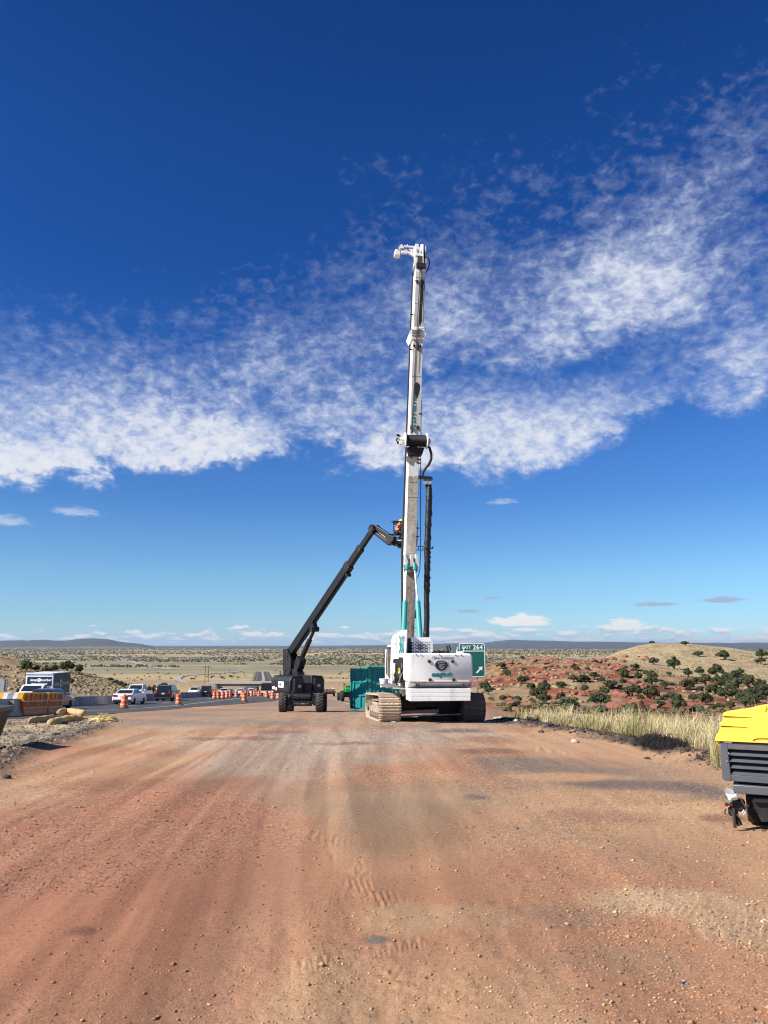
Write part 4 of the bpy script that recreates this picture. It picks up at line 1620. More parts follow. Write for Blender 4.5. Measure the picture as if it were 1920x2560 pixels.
# pale green sage bushes at the foot of the red slope
for cx, cy, w in [(200, 470, 110), (270, 480, 90), (350, 480, 110), (500, 510, 150), (430, 470, 80), (130, 480, 80), (580, 380, 40), (640, 500, 60), (330, 500, 90), (980, 500, 60), (720, 500, 70), (1250, 500, 100), (1380, 510, 90), (1050, 515, 90), (60, 440, 60), (160, 500, 90), (240, 505, 100), (410, 505, 110), (600, 515, 90), (670, 505, 80), (800, 515, 90), (870, 525, 100), (1120, 520, 90), (1180, 515, 80), (1310, 525, 90), (300, 450, 60), (540, 440, 60)]:
    p = gp(1200 + cx / s4, 1560 + cy / s4)
    if p is None or p.y > 500:
        continue
    ww = w / s4 / F * p.y
    tree(p.x, p.y, ww, ww * .6, 'pale grey-green sagebrush at the foot of the red slope', 'sagebrush at the foot of the red slope', 'bush', 'sagebrush', BCROWN, False)

# junipers and bushes on the near part of the plain, each one by itself
cnt = 0
for _ in range(4000):
    if cnt >= 150:
        break
    px, py = rnd.uniform(150, 1210), rnd.triangular(1672, 1703, 1692)
    p = gp(px, py)
    if p is None or p.y < 430 or p.y > 2300 or abs(p.x - float(axis(min(p.y, 2900)))) < 26 or abs(p.y - BRIDGE_Y) < 40:
        continue
    if fbm(np.array([p.x / 160.]), np.array([p.y / 160.]), 91, 3)[0] < .47:
        continue
    w = rnd.uniform(2.2, 5.5)
    tree(p.x, p.y, w, w * rnd.uniform(.55, .8), 'small dark juniper dotted on the straw-coloured plain', 'junipers dotted over the plain', 'tree', 'plain_juniper', SMALLC, False)
    cnt += 1


def scatter_mesh(name, pts, sizes, base_v, base_f, m, seed=0, kind='stuff', flat=.75, jit=.25, cols=None):
    """many small low-poly bodies joined in one mesh"""
    r = np.random.default_rng(seed)
    n, k = len(pts), len(base_v)
    a = r.uniform(0, 2 * np.pi, n)
    ca, sa = np.cos(a), np.sin(a)
    bv = np.repeat(base_v[None], n, 0) * (1 + (r.random((n, k, 1)) - .5) * 2 * jit)
    st = r.uniform(.7, 1.35, (n, 3)); st[:, 2] *= flat
    bv = bv * st[:, None, :]
    x = bv[..., 0] * ca[:, None] - bv[..., 1] * sa[:, None]
    y = bv[..., 0] * sa[:, None] + bv[..., 1] * ca[:, None]
    V = np.stack([x, y, bv[..., 2]], -1) * sizes[:, None, None] + pts[:, None, :]
    Fc = (base_f[None] + (np.arange(n) * k)[:, None, None]).reshape(-1, base_f.shape[1])
    o = bpy.data.objects.new(name, np_mesh(name, V.reshape(-1, 3), Fc, m, colors=None if cols is None else np.repeat(cols, k, 0)))
    link(o); tag(o, kind=kind)
    return o


OCT_V = np.array([(1, 0, 0), (-1, 0, 0), (0, 1, 0), (0, -1, 0), (0, 0, 1), (0, 0, -.6)], float)
OCT_F = np.array([(0, 2, 4), (2, 1, 4), (1, 3, 4), (3, 0, 4), (2, 0, 5), (1, 2, 5), (3, 1, 5), (0, 3, 5)])
ICO_V = np.array([list(v) for v in ICO[0][0]]); ICO_F = np.array(ICO[0][1])

# far junipers: thousands, one mass
N = 42000
yv = np.exp(rng.uniform(math.log(900), math.log(14000), N))
xv = yv * rng.uniform(-.62, .62, N)
dn = fbm(xv / 1300., yv / 500., 92, 4) + .25 * (fbm(xv / 150., yv / 150., 93, 3) - .5)
thr = np.interp(yv, [900, 1900, 2500, 3400, 9000, 14000], [.60, .55, .40, .36, .32, .36])
ok = (dn > thr) & (np.abs(xv - np.interp(yv, _AY, _AX)) > 40)
xv, yv = xv[ok], yv[ok]
zv = G(xv, yv)
scatter_mesh('distant_junipers', np.stack([xv, yv, zv + .8], 1), rng.uniform(2.0, 5.4, len(xv)) * np.interp(yv, [900, 14000], [.9, 1.9]), OCT_V, OCT_F, JUN, 5, flat=.70)

# low scrub of the hillsides: chamisa and sage tufts
N = 30000
xv = np.concatenate([rng.uniform(-130, -40, N // 2), rng.uniform(5, 150, N // 2)])
yv = np.concatenate([rng.uniform(45, 250, N // 2), rng.uniform(58, 330, N // 2)])
okl = (xv < axis(yv) - 14.5) & (fbm(xv / 9., yv / 9., 94, 3) > .42)
okr = (xv > pad_right(np.minimum(yv, 60)) + 4) & (xv / yv > .07) & (fbm(xv / 8., yv / 8., 95, 3) > .47)
ok = np.where(xv < 0, okl, okr)
xv, yv = xv[ok], yv[ok]
sz = rng.uniform(.10, .34, len(xv)) * np.where(yv < 90, .8, 1.0)
zv = G(xv, yv) + sz * .2
half = rng.random(len(xv))
SCR1 = foliage_material('chamisa', (.25, .195, .10), (.36, .285, .145), (.21, .18, .10))
SCR2 = foliage_material('sage', (.13, .125, .07), (.22, .20, .11), (.16, .15, .085))
for nm, mm, sel in (('chamisa_scrub', SCR1, half < .62), ('sage_scrub', SCR2, half >= .62)):
    scatter_mesh(nm, np.stack([xv, yv, zv], 1)[sel], sz[sel], ICO_V, ICO_F, mm, 6, flat=.55, jit=.45)

# tall dry grass along the right edge of the pad
def build_grass():
    r = np.random.default_rng(77)
    cx, cy, ch = [], [], []
    for _ in range(1150):
        y = r.uniform(13.2, 52)
        e = r.uniform(.75, 6.5) if y > 15 else r.uniform(.9, 4)
        cx.append(float(pad_right(np.array(y))) + e + .3 * math.sin(y * 1.3)); cy.append(y)
        ch.append((r.uniform(.25, 1.0) if r.random() < .8 else r.uniform(.15, .35)) * (0.6 if e < 1.3 else 1) * float(np.interp(y, [13, 20, 30, 45], [1.2, 1.1, .78, .58])))
    for (x, y, h) in [(6.35, 14.6, .75), (6.7, 14.2, .9), (6.9, 14.9, 1.0), (7.2, 14.0, .9), (6.6, 15.4, .9)]:
        for k in range(3):
            cx.append(x + r.uniform(-.15, .15)); cy.append(y + r.uniform(-.15, .15)); ch.append(h)
    cx, cy, ch = map(np.array, (cx, cy, ch))
    nb = 78
    n = len(cx) * nb
    X = np.repeat(cx, nb) + r.normal(0, .14, n)
    Yv = np.repeat(cy, nb) + r.normal(0, .14, n)
    H = np.repeat(ch, nb) * r.uniform(.5, 1.15, n)
    Z = G(X, Yv) - .02
    a = r.uniform(0, 2 * np.pi, n)
    lean = np.abs(r.normal(0, .30, n)) * np.repeat(r.uniform(.6, 1.6, len(cx)), nb) + .05
    lx, ly = np.cos(a) * lean + .10, np.sin(a) * lean
    wd = r.uniform(.0022, .0055, n) * np.interp(Yv, [13, 50], [1.0, 2.6])
    b = r.uniform(0, 2 * np.pi, n)
    wx, wy = np.cos(b) * wd, np.sin(b) * wd
    def lvl(t, k):
        return np.stack([X + lx * H * t ** 1.8, Yv + ly * H * t ** 1.8, Z + H * (t - .18 * lean * t * t)], 1), k
    P0, _ = lvl(0., 1); P1, _ = lvl(.45, 1); P2, _ = lvl(.8, 1); P3, _ = lvl(1., 1)
    S = np.stack([wx, wy, 0 * wx], 1)
    V = np.stack([P0 - S, P0 + S, P1 - S * .9, P1 + S * .9, P2 - S * .8, P2 + S * .8, P3 - S * .15, P3 + S * .15], 1).reshape(-1, 3)
    f0 = np.array([(0, 1, 3, 2), (2, 3, 5, 4), (4, 5, 7, 6)])
    Fc = (f0[None] + (np.arange(n) * 8)[:, None, None]).reshape(-1, 4)
    tone = np.repeat(fbm(cx / 1.1, cy / 1.4, 98, 3) + r.normal(0, .06, len(cx)), nb) + r.normal(0, .05, n)
    base = np.array([.17, .155, .060]) + (np.array([.24, .18, .085]) - np.array([.17, .155, .060])) * sst(tone, .4, .6)[:, None]
    tip = np.array([.36, .315, .14]) + (np.array([.56, .47, .27]) - np.array([.36, .315, .14])) * sst(tone, .38, .62)[:, None]
    tip = tip * r.uniform(.75, 1.15, (n, 1))
    cols = np.stack([base, base, base * .4 + tip * .6, base * .4 + tip * .6, tip, tip, tip * 1.08, tip * 1.08], 1).reshape(-1, 3)
    m = bpy.data.materials.new('dry_grass')
    m.use_nodes = True
    b2 = NB(m.node_tree)
    bs = [q for q in m.node_tree.nodes if q.type == 'BSDF_PRINCIPLED'][0]
    bs.inputs['Roughness'].default_value = .8
    m.node_tree.links.new(b2.n('ShaderNodeVertexColor', layer_name='soil').outputs[0], bs.inputs['Base Color'])
    o = bpy.data.objects.new('dry_grass', np_mesh('dry_grass', V, Fc, m, colors=cols))
    link(o); tag(o, kind='stuff')


build_grass()

# ================================================================== gravel lying on the pad
def pebble_material(name, pal):
    m = bpy.data.materials.new(name)
    m.use_nodes = True
    t = m.node_tree; t.nodes.clear()
    b = NB(t)
    out = b.n('ShaderNodeOutputMaterial')
    bs = b.n('ShaderNodeBsdfPrincipled', {'Roughness': .9, 'Specular IOR Level': .2})
    t.links.new(bs.outputs[0], out.inputs[0])
    cr = b.n('ShaderNodeValToRGB', {'Fac': b.n('ShaderNodeNewGeometry').outputs['Random Per Island']})
    el = cr.color_ramp.elements
    while len(el) < len(pal):
        el.new(.5)
    for i, c in enumerate(pal):
        el[i].position = i / len(pal)
        el[i].color = (*c, 1)
    cr.color_ramp.interpolation = 'CONSTANT'
    t.links.new(cr.outputs[0], bs.inputs['Base Color'])
    return m


def build_gravel():
    r = np.random.default_rng(5)
    N = 230000
    y = 1.0 / r.uniform(1 / 34., 1 / 2.6, N)
    x = y * r.uniform(-.62, .62, N)
    keep = (r.random(N) < np.clip(gravel_amount(x, y) * 1.2 - .25, .05, 1) * (.4 + .9 * fbm(x / .4, y / .5, 96, 3))) & (x < pad_right(y) + .5)
    x, y = x[keep], y[keep]
    n = min(len(x), 72000)
    x, y = x[:n], y[:n]
    s = np.exp(r.normal(math.log(.0047), .45, n)) * np.interp(y, [2, 8, 30], [.85, 1.1, 2.0])
    s = np.minimum(s, .022)
    z = G(x, y) + micro(x, y) + s * .22
    base = soil(x, y, z)
    k = np.exp(r.normal(.10, .30, n))[:, None]
    base = np.clip(base * k, .02, .5)
    pick = r.random(n)
    base = np.where((pick < .10)[:, None], np.array([.15, .135, .125]) * r.uniform(.6, 1.5, (n, 1)), base)
    base = np.where((pick > .96)[:, None], np.array([.42, .34, .25]) * r.uniform(.8, 1.15, (n, 1)), base)
    pm = bpy.data.materials.new('gravel_stone')
    pm.use_nodes = True
    pb = NB(pm.node_tree)
    bs = [q for q in pm.node_tree.nodes if q.type == 'BSDF_PRINCIPLED'][0]
    bs.inputs['Roughness'].default_value = .92
    bs.inputs['Specular IOR Level'].default_value = .2
    pm.node_tree.links.new(pb.n('ShaderNodeVertexColor', layer_name='soil').outputs[0], bs.inputs['Base Color'])
    scatter_mesh('gravel', np.stack([x, y, z], 1), s, OCT_V, OCT_F, pm, 8, flat=.62, jit=.3, cols=base)
    # crumbs of broken asphalt in the windrow and lumps on the left verge
    n = 5200
    y = r.uniform(11, 40, n)
    x = pad_right(y) + r.normal(0, .30, n)
    s = np.exp(r.normal(math.log(.014), .5, n))
    z = G(x, y) + micro(x, y) + s * .2
    scatter_mesh('asphalt_crumbs', np.stack([x, y, z], 1), np.minimum(s, .038), ICO_V, ICO_F, pebble_material('asphalt_crumb', [(.04, .036, .033), (.065, .056, .05), (.028, .026, .025), (.12, .095, .075)]), 9, flat=.7, jit=.3)
    n = 9000
    y = r.uniform(9, 33, n)
    x = left_edge(y) - np.abs(r.normal(0, 2.6, n)) - .1
    s = np.exp(r.normal(math.log(.014), .5, n))
    z = G(x, y) + micro(x, y) + s * .15
    scatter_mesh('verge_rubble', np.stack([x, y, z], 1), np.minimum(s, .10), ICO_V, ICO_F, pebble_material('verge_stone', [(.33, .26, .17), (.42, .34, .23), (.20, .155, .11), (.09, .075, .06), (.27, .21, .14), (.06, .052, .045)]), 10, flat=.55, jit=.35)


build_gravel()


def burnt_tufts():
    """flattened, blackened grass lying over the edge near the compressor"""
    r = np.random.default_rng(31)
    n = 1500
    a = r.uniform(0, 2 * np.pi, n)
    q = r.random(n) ** .6
    cx0, cy0 = gq(1655, 1872)
    q = q * (.45 + .9 * vnoise(a * 1.4, a * 0 + 3.3, 7))
    x = cx0 + np.cos(a) * q * .62
    y = cy0 + np.sin(a) * q * 1.1
    z = G(x, y) + micro(x, y)
    L = r.uniform(.12, .45, n)
    b_ = r.normal(2.6, .8, n)
    dx, dy = np.cos(b_) * L, np.sin(b_) * L
    up = r.uniform(.02, .30, n) * L + .10 * (1 - q)
    w_ = .006
    p0 = np.stack([x, y, z + .05 * (1 - q)], 1); p1 = np.stack([x + dx * .6, y + dy * .6, z + up + .05], 1); p2 = np.stack([x + dx, y + dy, z + up * .4], 1)
    s_ = np.stack([-dy / L * w_, dx / L * w_, 0 * dx], 1)
    V = np.stack([p0 - s_, p0 + s_, p1 - s_, p1 + s_, p2], 1).reshape(-1, 3)
    f = np.array([(0, 1, 3), (0, 3, 2), (2, 3, 4)])
    Fc = (f[None] + (np.arange(n) * 5)[:, None, None]).reshape(-1, 3)
    o = bpy.data.objects.new('blackened_grass', np_mesh('blackened_grass', V, Fc, foliage_material('blackened_grass', (.018, .016, .015), (.06, .052, .044), (.03, .027, .024))))
    link(o); tag(o, kind='stuff')


burnt_tufts()

# larger stones one can pick out
ROCKM = mat('pale_rock', (.40, .335, .28), .92, var=.2, scale=6, bump=.5, bscale=14)
ROCKR = mat('red_rock', (.235, .095, .058), .95, var=.25, scale=1.2, dirt=(.20, .08, .05), damt=.7, dscale=1.4, bump=.6, bscale=6)
ROCKD = mat('dark_rock', (.055, .05, .046), .95, var=.3, scale=8, bump=.5, bscale=14)


def rock_mesh(seed, m):
    b = MB(); b.blob((0, 0, 0), (1, .8, .62), seed, .22, 1)
    o = b.build('rock', m, None, 0)
    me = o.data
    bpy.data.objects.remove(o)
    return me


RPALE = [rock_mesh(k, ROCKM) for k in range(2)]
RRED = [rock_mesh(10 + k, ROCKR) for k in range(4)]
RDARK = [rock_mesh(20 + k, ROCKD) for k in range(2)]
def rock(me, x, y, s, name, label, cat, group=None, mic=True):
    o = bpy.data.objects.new(name, me)
    link(o)
    z = gz(x, y) + (float(micro(np.array([x]), np.array([y]))[0]) if mic else 0)
    o.location = (x, y, z + s * .25)
    o.rotation_euler = (rnd.uniform(-.2, .2), rnd.uniform(-.2, .2), rnd.uniform(0, 6.28))
    o.scale = (s, s, s * rnd.uniform(.7, 1.0))
    tag(o, label, cat, group)


for px, py, s, me, lab in [(1438, 1856, .11, RPALE[0], 'pale stone alone on the pad before the grass'), (1369, 1809, .16, RPALE[1], 'white stone at the edge of the tall grass'), (1245, 1789, .30, RPALE[0], 'pale block beside the right crawler track'), (1290, 1809, .10, RPALE[1], 'small white stone where the grass begins'),
                           (1374, 1822, .13, RDARK[0], 'dark lump at the grass edge, larger of two'), (1353, 1832, .10, RDARK[1], 'dark lump on the pad, smaller of two'), (1618, 1898, .07, RDARK[0], 'dark stone near the broken asphalt heap'), (18, 1947, .07, RDARK[1], 'dark stone on the gravel at the left edge'),
                           (140, 1990 - 150, .12, RDARK[0], 'dark clod on the left verge behind the berm'), (72, 1835, .10, RDARK[1], 'dark clod beside the straw wattles')]:
    x, y = gq(px, py)
    rock(me, x, y, s, 'stone', lab, 'stone')
cnt = 0
for _ in range(900):
    if cnt >= 90:
        break
    px, py = rnd.uniform(1215, 1640), rnd.uniform(1640, 1755)
    p = gp(px, py)
    if p is None or p.y > 300 or p.y < 75:
        continue
    if fbm(np.array([p.x / 12.]), np.array([p.y / 12.]), 97, 3)[0] < .49 and py > 1690:
        continue
    rock(rnd.choice(RRED), p.x, p.y, rnd.uniform(.25, .75) * (1.7 if py < 1680 else 1), 'sandstone_boulder', 'red sandstone boulder lying on the right hillside', 'boulder', 'boulders on the red hillside', False)
    cnt += 1
for px, py, s in [(1540, 1790, .55), (1590, 1782, .6), (1268, 1777, .5), (1320, 1782, .5), (1640, 1786, .4)]:
    p = gp(px, py - 12)
    rock(rnd.choice(RRED), p.x, p.y, s * p.y / 45, 'sandstone_boulder', 'pinkish flat boulder just behind the tall grass', 'boulder', 'boulders behind the tall grass', False)


# ================================================================== air
def build_haze():
    m = bpy.data.materials.new('haze')
    m.use_nodes = True
    t = m.node_tree; t.nodes.clear()
    b = NB(t)
    out = b.n('ShaderNodeOutputMaterial')
    v = b.n('ShaderNodeVolumePrincipled', {'Color': (.60, .76, 1.0, 1), 'Density': HAZE, 'Anisotropy': .25})
    t.links.new(v.outputs[0], out.inputs['Volume'])
    bx = MB()
    bx.box((0, 0, 130), (130000, 130000, 420))
    o = bx.build('haze', m, None, 0)
    tag(o, kind='stuff')


HAZE = 1.6e-5
build_haze()


# ================================================================== machines: common paints
WHITE = mat('white_paint', (.86, .86, .83), .42, var=.05, scale=1.5, dirt=(.42, .37, .31), damt=.5, dscale=2.4, dthr=(.52, .74), streak=True)
WHITE_C = mat('clean_white_paint', (.80, .80, .78), .4, var=.04)
WHITE_D = mat('dirty_white_paint', (.68, .66, .62), .6, var=.12, scale=3, dirt=(.24, .21, .17), damt=.75, dscale=1.6, dthr=(.50, .66), streak=True)
CAKED = mat('dried_mud_crust', (.40, .36, .305), .95, var=.25, scale=6, dirt=(.13, .112, .09), damt=.8, dscale=2.4, dthr=(.46, .64), bump=.6, bscale=16, streak=True)
CAKED2 = mat('mud_brown_crust', (.27, .225, .175), .95, var=.3, scale=7, dirt=(.09, .073, .056), damt=.8, dscale=2.2, dthr=(.46, .62), bump=.7, bscale=14, streak=True)
TEALP = mat('turquoise_paint', (.04, .31, .285), .4, var=.08, scale=3, dirt=(.08, .16, .14), damt=.3, dscale=4)
TEALD = mat('teal_container_paint', (.006, .225, .22), .45, var=.14, scale=1.6, dirt=(.01, .13, .13), damt=.5, dscale=1.3, streak=True)
BLACK = mat('black_steel', (.009, .009, .010), .5, var=.3, scale=5, dirt=(.06, .05, .042), damt=.3, dscale=4)
HOSE = mat('black_hose', (.008, .008, .009), .5, var=.3, scale=9)
CHROME = mat('chrome_rod', (.70, .70, .70), .38, .35, var=.05)
GREYST = mat('grey_steel', (.22, .21, .20), .55, .3, var=.2, scale=6, dirt=(.10, .08, .065), damt=.5, dscale=4)
DUSTST = mat('dusty_track_steel', (.56, .44, .325), .9, .0, var=.16, scale=5, dirt=(.21, .155, .115), damt=.7, dscale=4, dthr=(.48, .68), bump=.35, bscale=30)
SHADEST = mat('shaded_track_steel', (.15, .125, .105), .85, .0, var=.25, scale=5, dirt=(.07, .055, .045), damt=.6, dscale=4)  # track steel in a darker copy, shade put into the colour
NAVY = mat('navy_enamel', (.012, .016, .034), .35)
SILVER = mat('silver_trim', (.55, .56, .58), .3, .7, var=.05)
TEALL = mat('teal_lettering', (.006, .155, .165), .5, var=.25, scale=8, dirt=(.45, .47, .45), damt=.35, dscale=7)
GREYL = mat('grey_lettering', (.20, .22, .26), .6, var=.1)
YELP = mat('yellow_paint', (.80, .50, .03), .42, var=.05, scale=2)
GLASSD = mat('dark_window_glass', (.018, .021, .024), .08, var=.2, spec=.9)
SOOT_SHADE = mat('grease_and_shade_black', (.010, .009, .009), .7, var=.35, scale=8)  # black for greasy parts, also for painted shade in bay and slots


class Loc:
    """converts photo pixels to a machine's own coordinates on the plane y = ly of that machine"""
    def __init__(self, M):
        self.M = M
        self.I = M.inverted()
        self.o = self.I @ EYE
        self.R = self.I.to_3x3()

    def __call__(self, px, py, ly):
        d = self.R @ ray(px, py)
        t = (ly - self.o.y) / d.y
        p = self.o + d * t
        return Vector((p.x, ly, p.z))


# ================================================================== drilling rig
RY_, RX_ = 33.23, 1.56
YAW = math.radians(7.0)
RIGM = Matrix.Translation((RX_, RY_, gz(RX_, RY_))) @ Matrix.Rotation(YAW, 4, 'Z')
rig = thing('drilling_rig', 'tall white crawler drilling rig with raised mast, turquoise cylinders and grey-caked mast back', 'drilling rig', RIGM)
L = Loc(RIGM)
TILT = Matrix.Rotation(-.050, 4, 'X')

# --- crawler tracks
SHOE = {}
def shoe_mesh(w, m, key):
    b = MB()
    b.box((0, 0, -.012), (w, .188, .026))
    for y in (-.062, .062):
        b.box((0, y, .022), (w, .026, .044), taper=(1, .5))
    for s in (-1, 1):
        b.box((s * w * .10, 0, .008), (.045, .06, .02))
    o = b.build('track_shoe', m, None, 0)
    me = o.data
    bpy.data.objects.remove(o)
    return me


def crawler(xc, length, ht, w, ms, frame_m, sprock_m):
    """one crawler: frame with rollers, sprocket, idler and a chain of single shoes"""
    fr = MB()
    r = ht / 2
    s0 = length / 2 - r
    fr.cbox((xc, 0, r * .95), (w * .46, length - ht * 1.1, ht * .34), .05)
    fr.box((xc, 0, r + ht * .26), (w * .40, length - ht * 1.3, .10))
    for s in (-1, 1):
        fr.box((xc + s * w * .34, 0, r - .10), (.05, length - ht * 1.5, ht * .22))
    t = fr.build('crawler_track', frame_m, rig, 30, M=TILT)
    for nm, y in (('sprocket', -s0), ('idler_wheel', s0)):
        m = MB()
        m.lathe([(r * .80, -w * .2), (r * .86, -w * .14), (r * .86, w * .14), (r * .80, w * .2)], 22, (xc, y, r), 'x')
        m.lathe([(r * .42, -w * .44), (r * .45, -w * .30), (r * .45, w * .30), (r * .42, w * .44)], 16, (xc, y, r), 'x')
        for k in range(8):
            a = k * math.pi / 4
            for q in (-1, 1):
                m.cyl((xc + q * w * .41, y + math.cos(a) * r * .3, r + math.sin(a) * r * .3), (xc + q * w * .465, y + math.cos(a) * r * .3, r + math.sin(a) * r * .3), .028, 6)
        m.build(nm, sprock_m, t, 40)
    n = 7
    for k in range(n):
        y = -s0 + (k + .5) * 2 * s0 / n
        m = MB(); m.lathe([(.12, -w * .36), (.15, -w * .30), (.15, w * .30), (.12, w * .36)], 14, (xc, y, .20), 'x'); m.build('track_roller', sprock_m, t, 40)
    for k in range(2):
        y = (-.5 + k) * s0
        m = MB(); m.lathe([(.09, -w * .34), (.09, w * .34)], 12, (xc, y, ht - .16), 'x'); m.build('carrier_roller', sprock_m, t, 40)
    me = shoe_mesh(w, ms, xc)
    per = 4 * s0 + 2 * math.pi * (r - .03)
    ns = int(round(per / .196))
    for k in range(ns):
        s = k * per / ns
        rr = r - .03
        if s < 2 * s0:
            p, a = (-s0 + s, 2 * r - .03), 0
        elif s < 2 * s0 + math.pi * rr:
            a = (s - 2 * s0) / rr
            p = (s0 + math.sin(a) * rr, r + math.cos(a) * rr)
        elif s < 4 * s0 + math.pi * rr:
            p, a = (s0 - (s - 2 * s0 - math.pi * rr), .03), math.pi
        else:
            a = math.pi + (s - 4 * s0 - math.pi * rr) / rr
            p = (-s0 + math.sin(a) * rr, r + math.cos(a) * rr)
        o = bpy.data.objects.new('track_shoe', me)
        link(o, t)
        o.matrix_local = Matrix.Translation((xc, p[0], p[1])) @ Matrix.Rotation(-a, 4, 'X')
    return t


crawler(-1.66, 5.6, 1.06, .84, DUSTST, mat('dusty_frame_steel', (.40, .315, .24), .9, var=.2, scale=4, dirt=(.12, .09, .07), damt=.8, dscale=3, dthr=(.45, .62)), mat('shade_dark_roller_steel', (.17, .135, .11), .8, var=.25, scale=5, dirt=(.35, .27, .2), damt=.5, dscale=4))  # rollers and sprockets coloured dark to paint the shade inside the track
crawler(1.66, 5.6, 1.06, .84, SHADEST, SHADEST, SHADEST)  # right track coloured dark throughout to paint the shade it lies in

m = MB()
m.cbox((0, 0, .72), (2.5, 2.6, .5), .06)
for s in (-1, 1):
    for y in (-1.1, 1.1):
        m.box((s * 1.0, y, .62), (1.1, .5, .42))
m.cyl((0, 0, .9), (0, 0, 1.22), .95, 28)
m.box((0, 1.9, .62), (2.4, .5, .75)); m.box((0, .4, .45), (2.3, 3.2, .36))
m.build('undercarriage', BLACK, rig, 30, M=TILT)
m = MB()
m.bar((-1.25, -2.0, .30), (1.3, -2.0, .36), .06, .05)
m.bar((-1.25, -1.7, .42), (.4, -1.7, .47), .16, .12)
m.build('tie_bar', mat('pale_dusty_bar', (.36, .33, .29), .9), rig)

# --- turntable deck
m = MB()
m.cbox((.02, -.4, 1.33), (2.3, 6.2, .26), .03)
m.box((.0, 3.0, 1.35), (1.1, 1.4, .36))
m.build('deck', BLACK, rig, 30)

# --- counterweight (rear)
CY = -4.35
tl, tr = L(1019.5, 1634, CY), L(1181.5, 1634, CY)
bl, br = L(1019, 1707, CY), L(1183.5, 1707, CY)
x0, x1, zt, zb = (tl.x + bl.x) / 2, (tr.x + br.x) / 2, tl.z, bl.z
cw = MB()
xc, wd, ht = (x0 + x1) / 2, x1 - x0, zt - zb
out = rrect(wd, ht, .13, 5)
# rounded shell: outline pulled in towards the rear face
ring = []
for sc, y in ((1.0, CY + 1.1), (1.0, CY + .10), (.985, CY + .03), (.955, CY)):
    ring.append([(xc + p * (sc if abs(p) else 1), y, (zt + zb) / 2 + q * (1 - (1 - sc) * 1.6)) for p, q in out])
n = len(out)
vs = [p for rg in ring for p in rg]
fs = [list(range(n)), [3 * n + i for i in range(n)][::-1]]
for k in range(3):
    for i in range(n):
        j = (i + 1) % n
        fs.append([k * n + i, k * n + j, (k + 1) * n + j, (k + 1) * n + i])
cw.add(vs, fs)
cwo = cw.build('counterweight', WHITE, rig, 40)
# sloping band under it
b0, b1 = L(1024, 1721, CY), L(1180, 1721, CY)
m = MB()
m.prism([(CY + .03, zb - .002), (CY + 1.0, zb - .002), (CY + 1.0, b0.z), (CY + .42, b0.z)], x0 + .05, x1 - .02, 'x')
m.build('lower_band', mat('shaded_scuffed_white', (.66, .66, .64), .5, var=.1, scale=3, dirt=(.30, .27, .24), damt=.7, dscale=2.0, dthr=(.5, .66), streak=True), rig, 30)  # greyer white paints the shade on this downward slope, plus some dirt
for k, (px0, px1, pa, pb) in enumerate([(1024, 1177.5, 1722, 1731.4), (1024.5, 1177, 1732.8, 1741.2), (1025, 1176.5, 1742.6, 1752)]):
    a_, b_ = L(px0, pa, CY + .05), L(px1, pb, CY + .05)
    m = MB(); m.cbox(((a_.x + b_.x) / 2, CY + .55, (a_.z + b_.z) / 2), (b_.x - a_.x, 1.0, a_.z - b_.z), .012)
    m.build('ballast_slab', WHITE, rig, 30)
for px, py in ((1073, 1653.5), (1131.5, 1653.5), (1075, 1699.5), (1134, 1699.5)):
    p = L(px, py, CY)
    m = MB(); m.lathe([(.062, 0), (.062, -.035), (.045, -.055)], 16, (p.x, CY, p.z), 'y'); m.build('rubber_plug', RUB, rig, 40)
for px, py in ((1040, 1636), (1052, 1637), (1099, 1637), (1139, 1637.5), (1153, 1637.5), (1042, 1712), (1048, 1713), (1048, 1716), (1042, 1715), (1161, 1713), (1176, 1713)):
    p = L(px, py, CY)
    sl = .16 if py > 1700 else .05
    m = MB(); m.cyl((p.x, CY + sl + .01, p.z), (p.x, CY + sl - .03 - (.07 if py > 1700 else .05), p.z), .022, 8); m.build('bolt', SOOT_SHADE, rig)
def plate_rot(p):
    return Matrix.Translation(p) @ FACE
# emblem: shield ring, navy field, silver arrow device
p = L(1103.5, 1663.5, CY - .004)
def shield(sx, sz):
    o = []
    for k in range(28):
        a = 2 * math.pi * k / 28
        x, z = math.cos(a), math.sin(a)
        w_ = sx * (abs(x) ** .8) * (1 if x > 0 else -1)
        if z < 0:
            w_ *= (1 - .42 * (-z) ** 1.6)
        o.append((p.x + w_, p.z + sz * (z if z > 0 else z * 1.12)))
    return o
m = MB(); m.prism(shield(.268, .200), CY - .020, CY + .01, 'y'); em = m.build('emblem', SILVER, rig, 30)
m = MB(); m.prism(shield(.238, .172), CY - .030, CY - .0205, 'y'); m.build('field', NAVY, em, 30)
m = MB()
def sbar(x0_, z0_, x1_, z1_):
    m.box((p.x + (x0_ + x1_) / 2, CY - .034, p.z + (z0_ + z1_) / 2), (abs(x1_ - x0_), .007, abs(z1_ - z0_)))
for z in (.118, .084, .030):
    sbar(-.085, z, .115, z + .018)
sbar(-.115, .050, -.097, .118); sbar(-.085, -.010, .02, .006); sbar(-.045, -.055, .115, -.039); sbar(-.10, -.055, -.03, -.039)
m.prism([(p.x - .10, p.z - .060), (p.x - .055, p.z - .060), (p.x, p.z - .112), (p.x + .055, p.z - .060), (p.x + .10, p.z - .060), (p.x, p.z - .150)], CY - .0375, CY - .0305, 'y')
m.build('device', SILVER, em, 0)
p = L(1105.5, 1686, CY)
text_obj('lettering', 'casagrande', .235, TEALL, rig, plate_rot((p.x, CY - .008, p.z)) @ Matrix.Diagonal((.80, 1, 1, 1)), .012, .004, spacing=.95)
p = L(1109, 1644.5, CY)
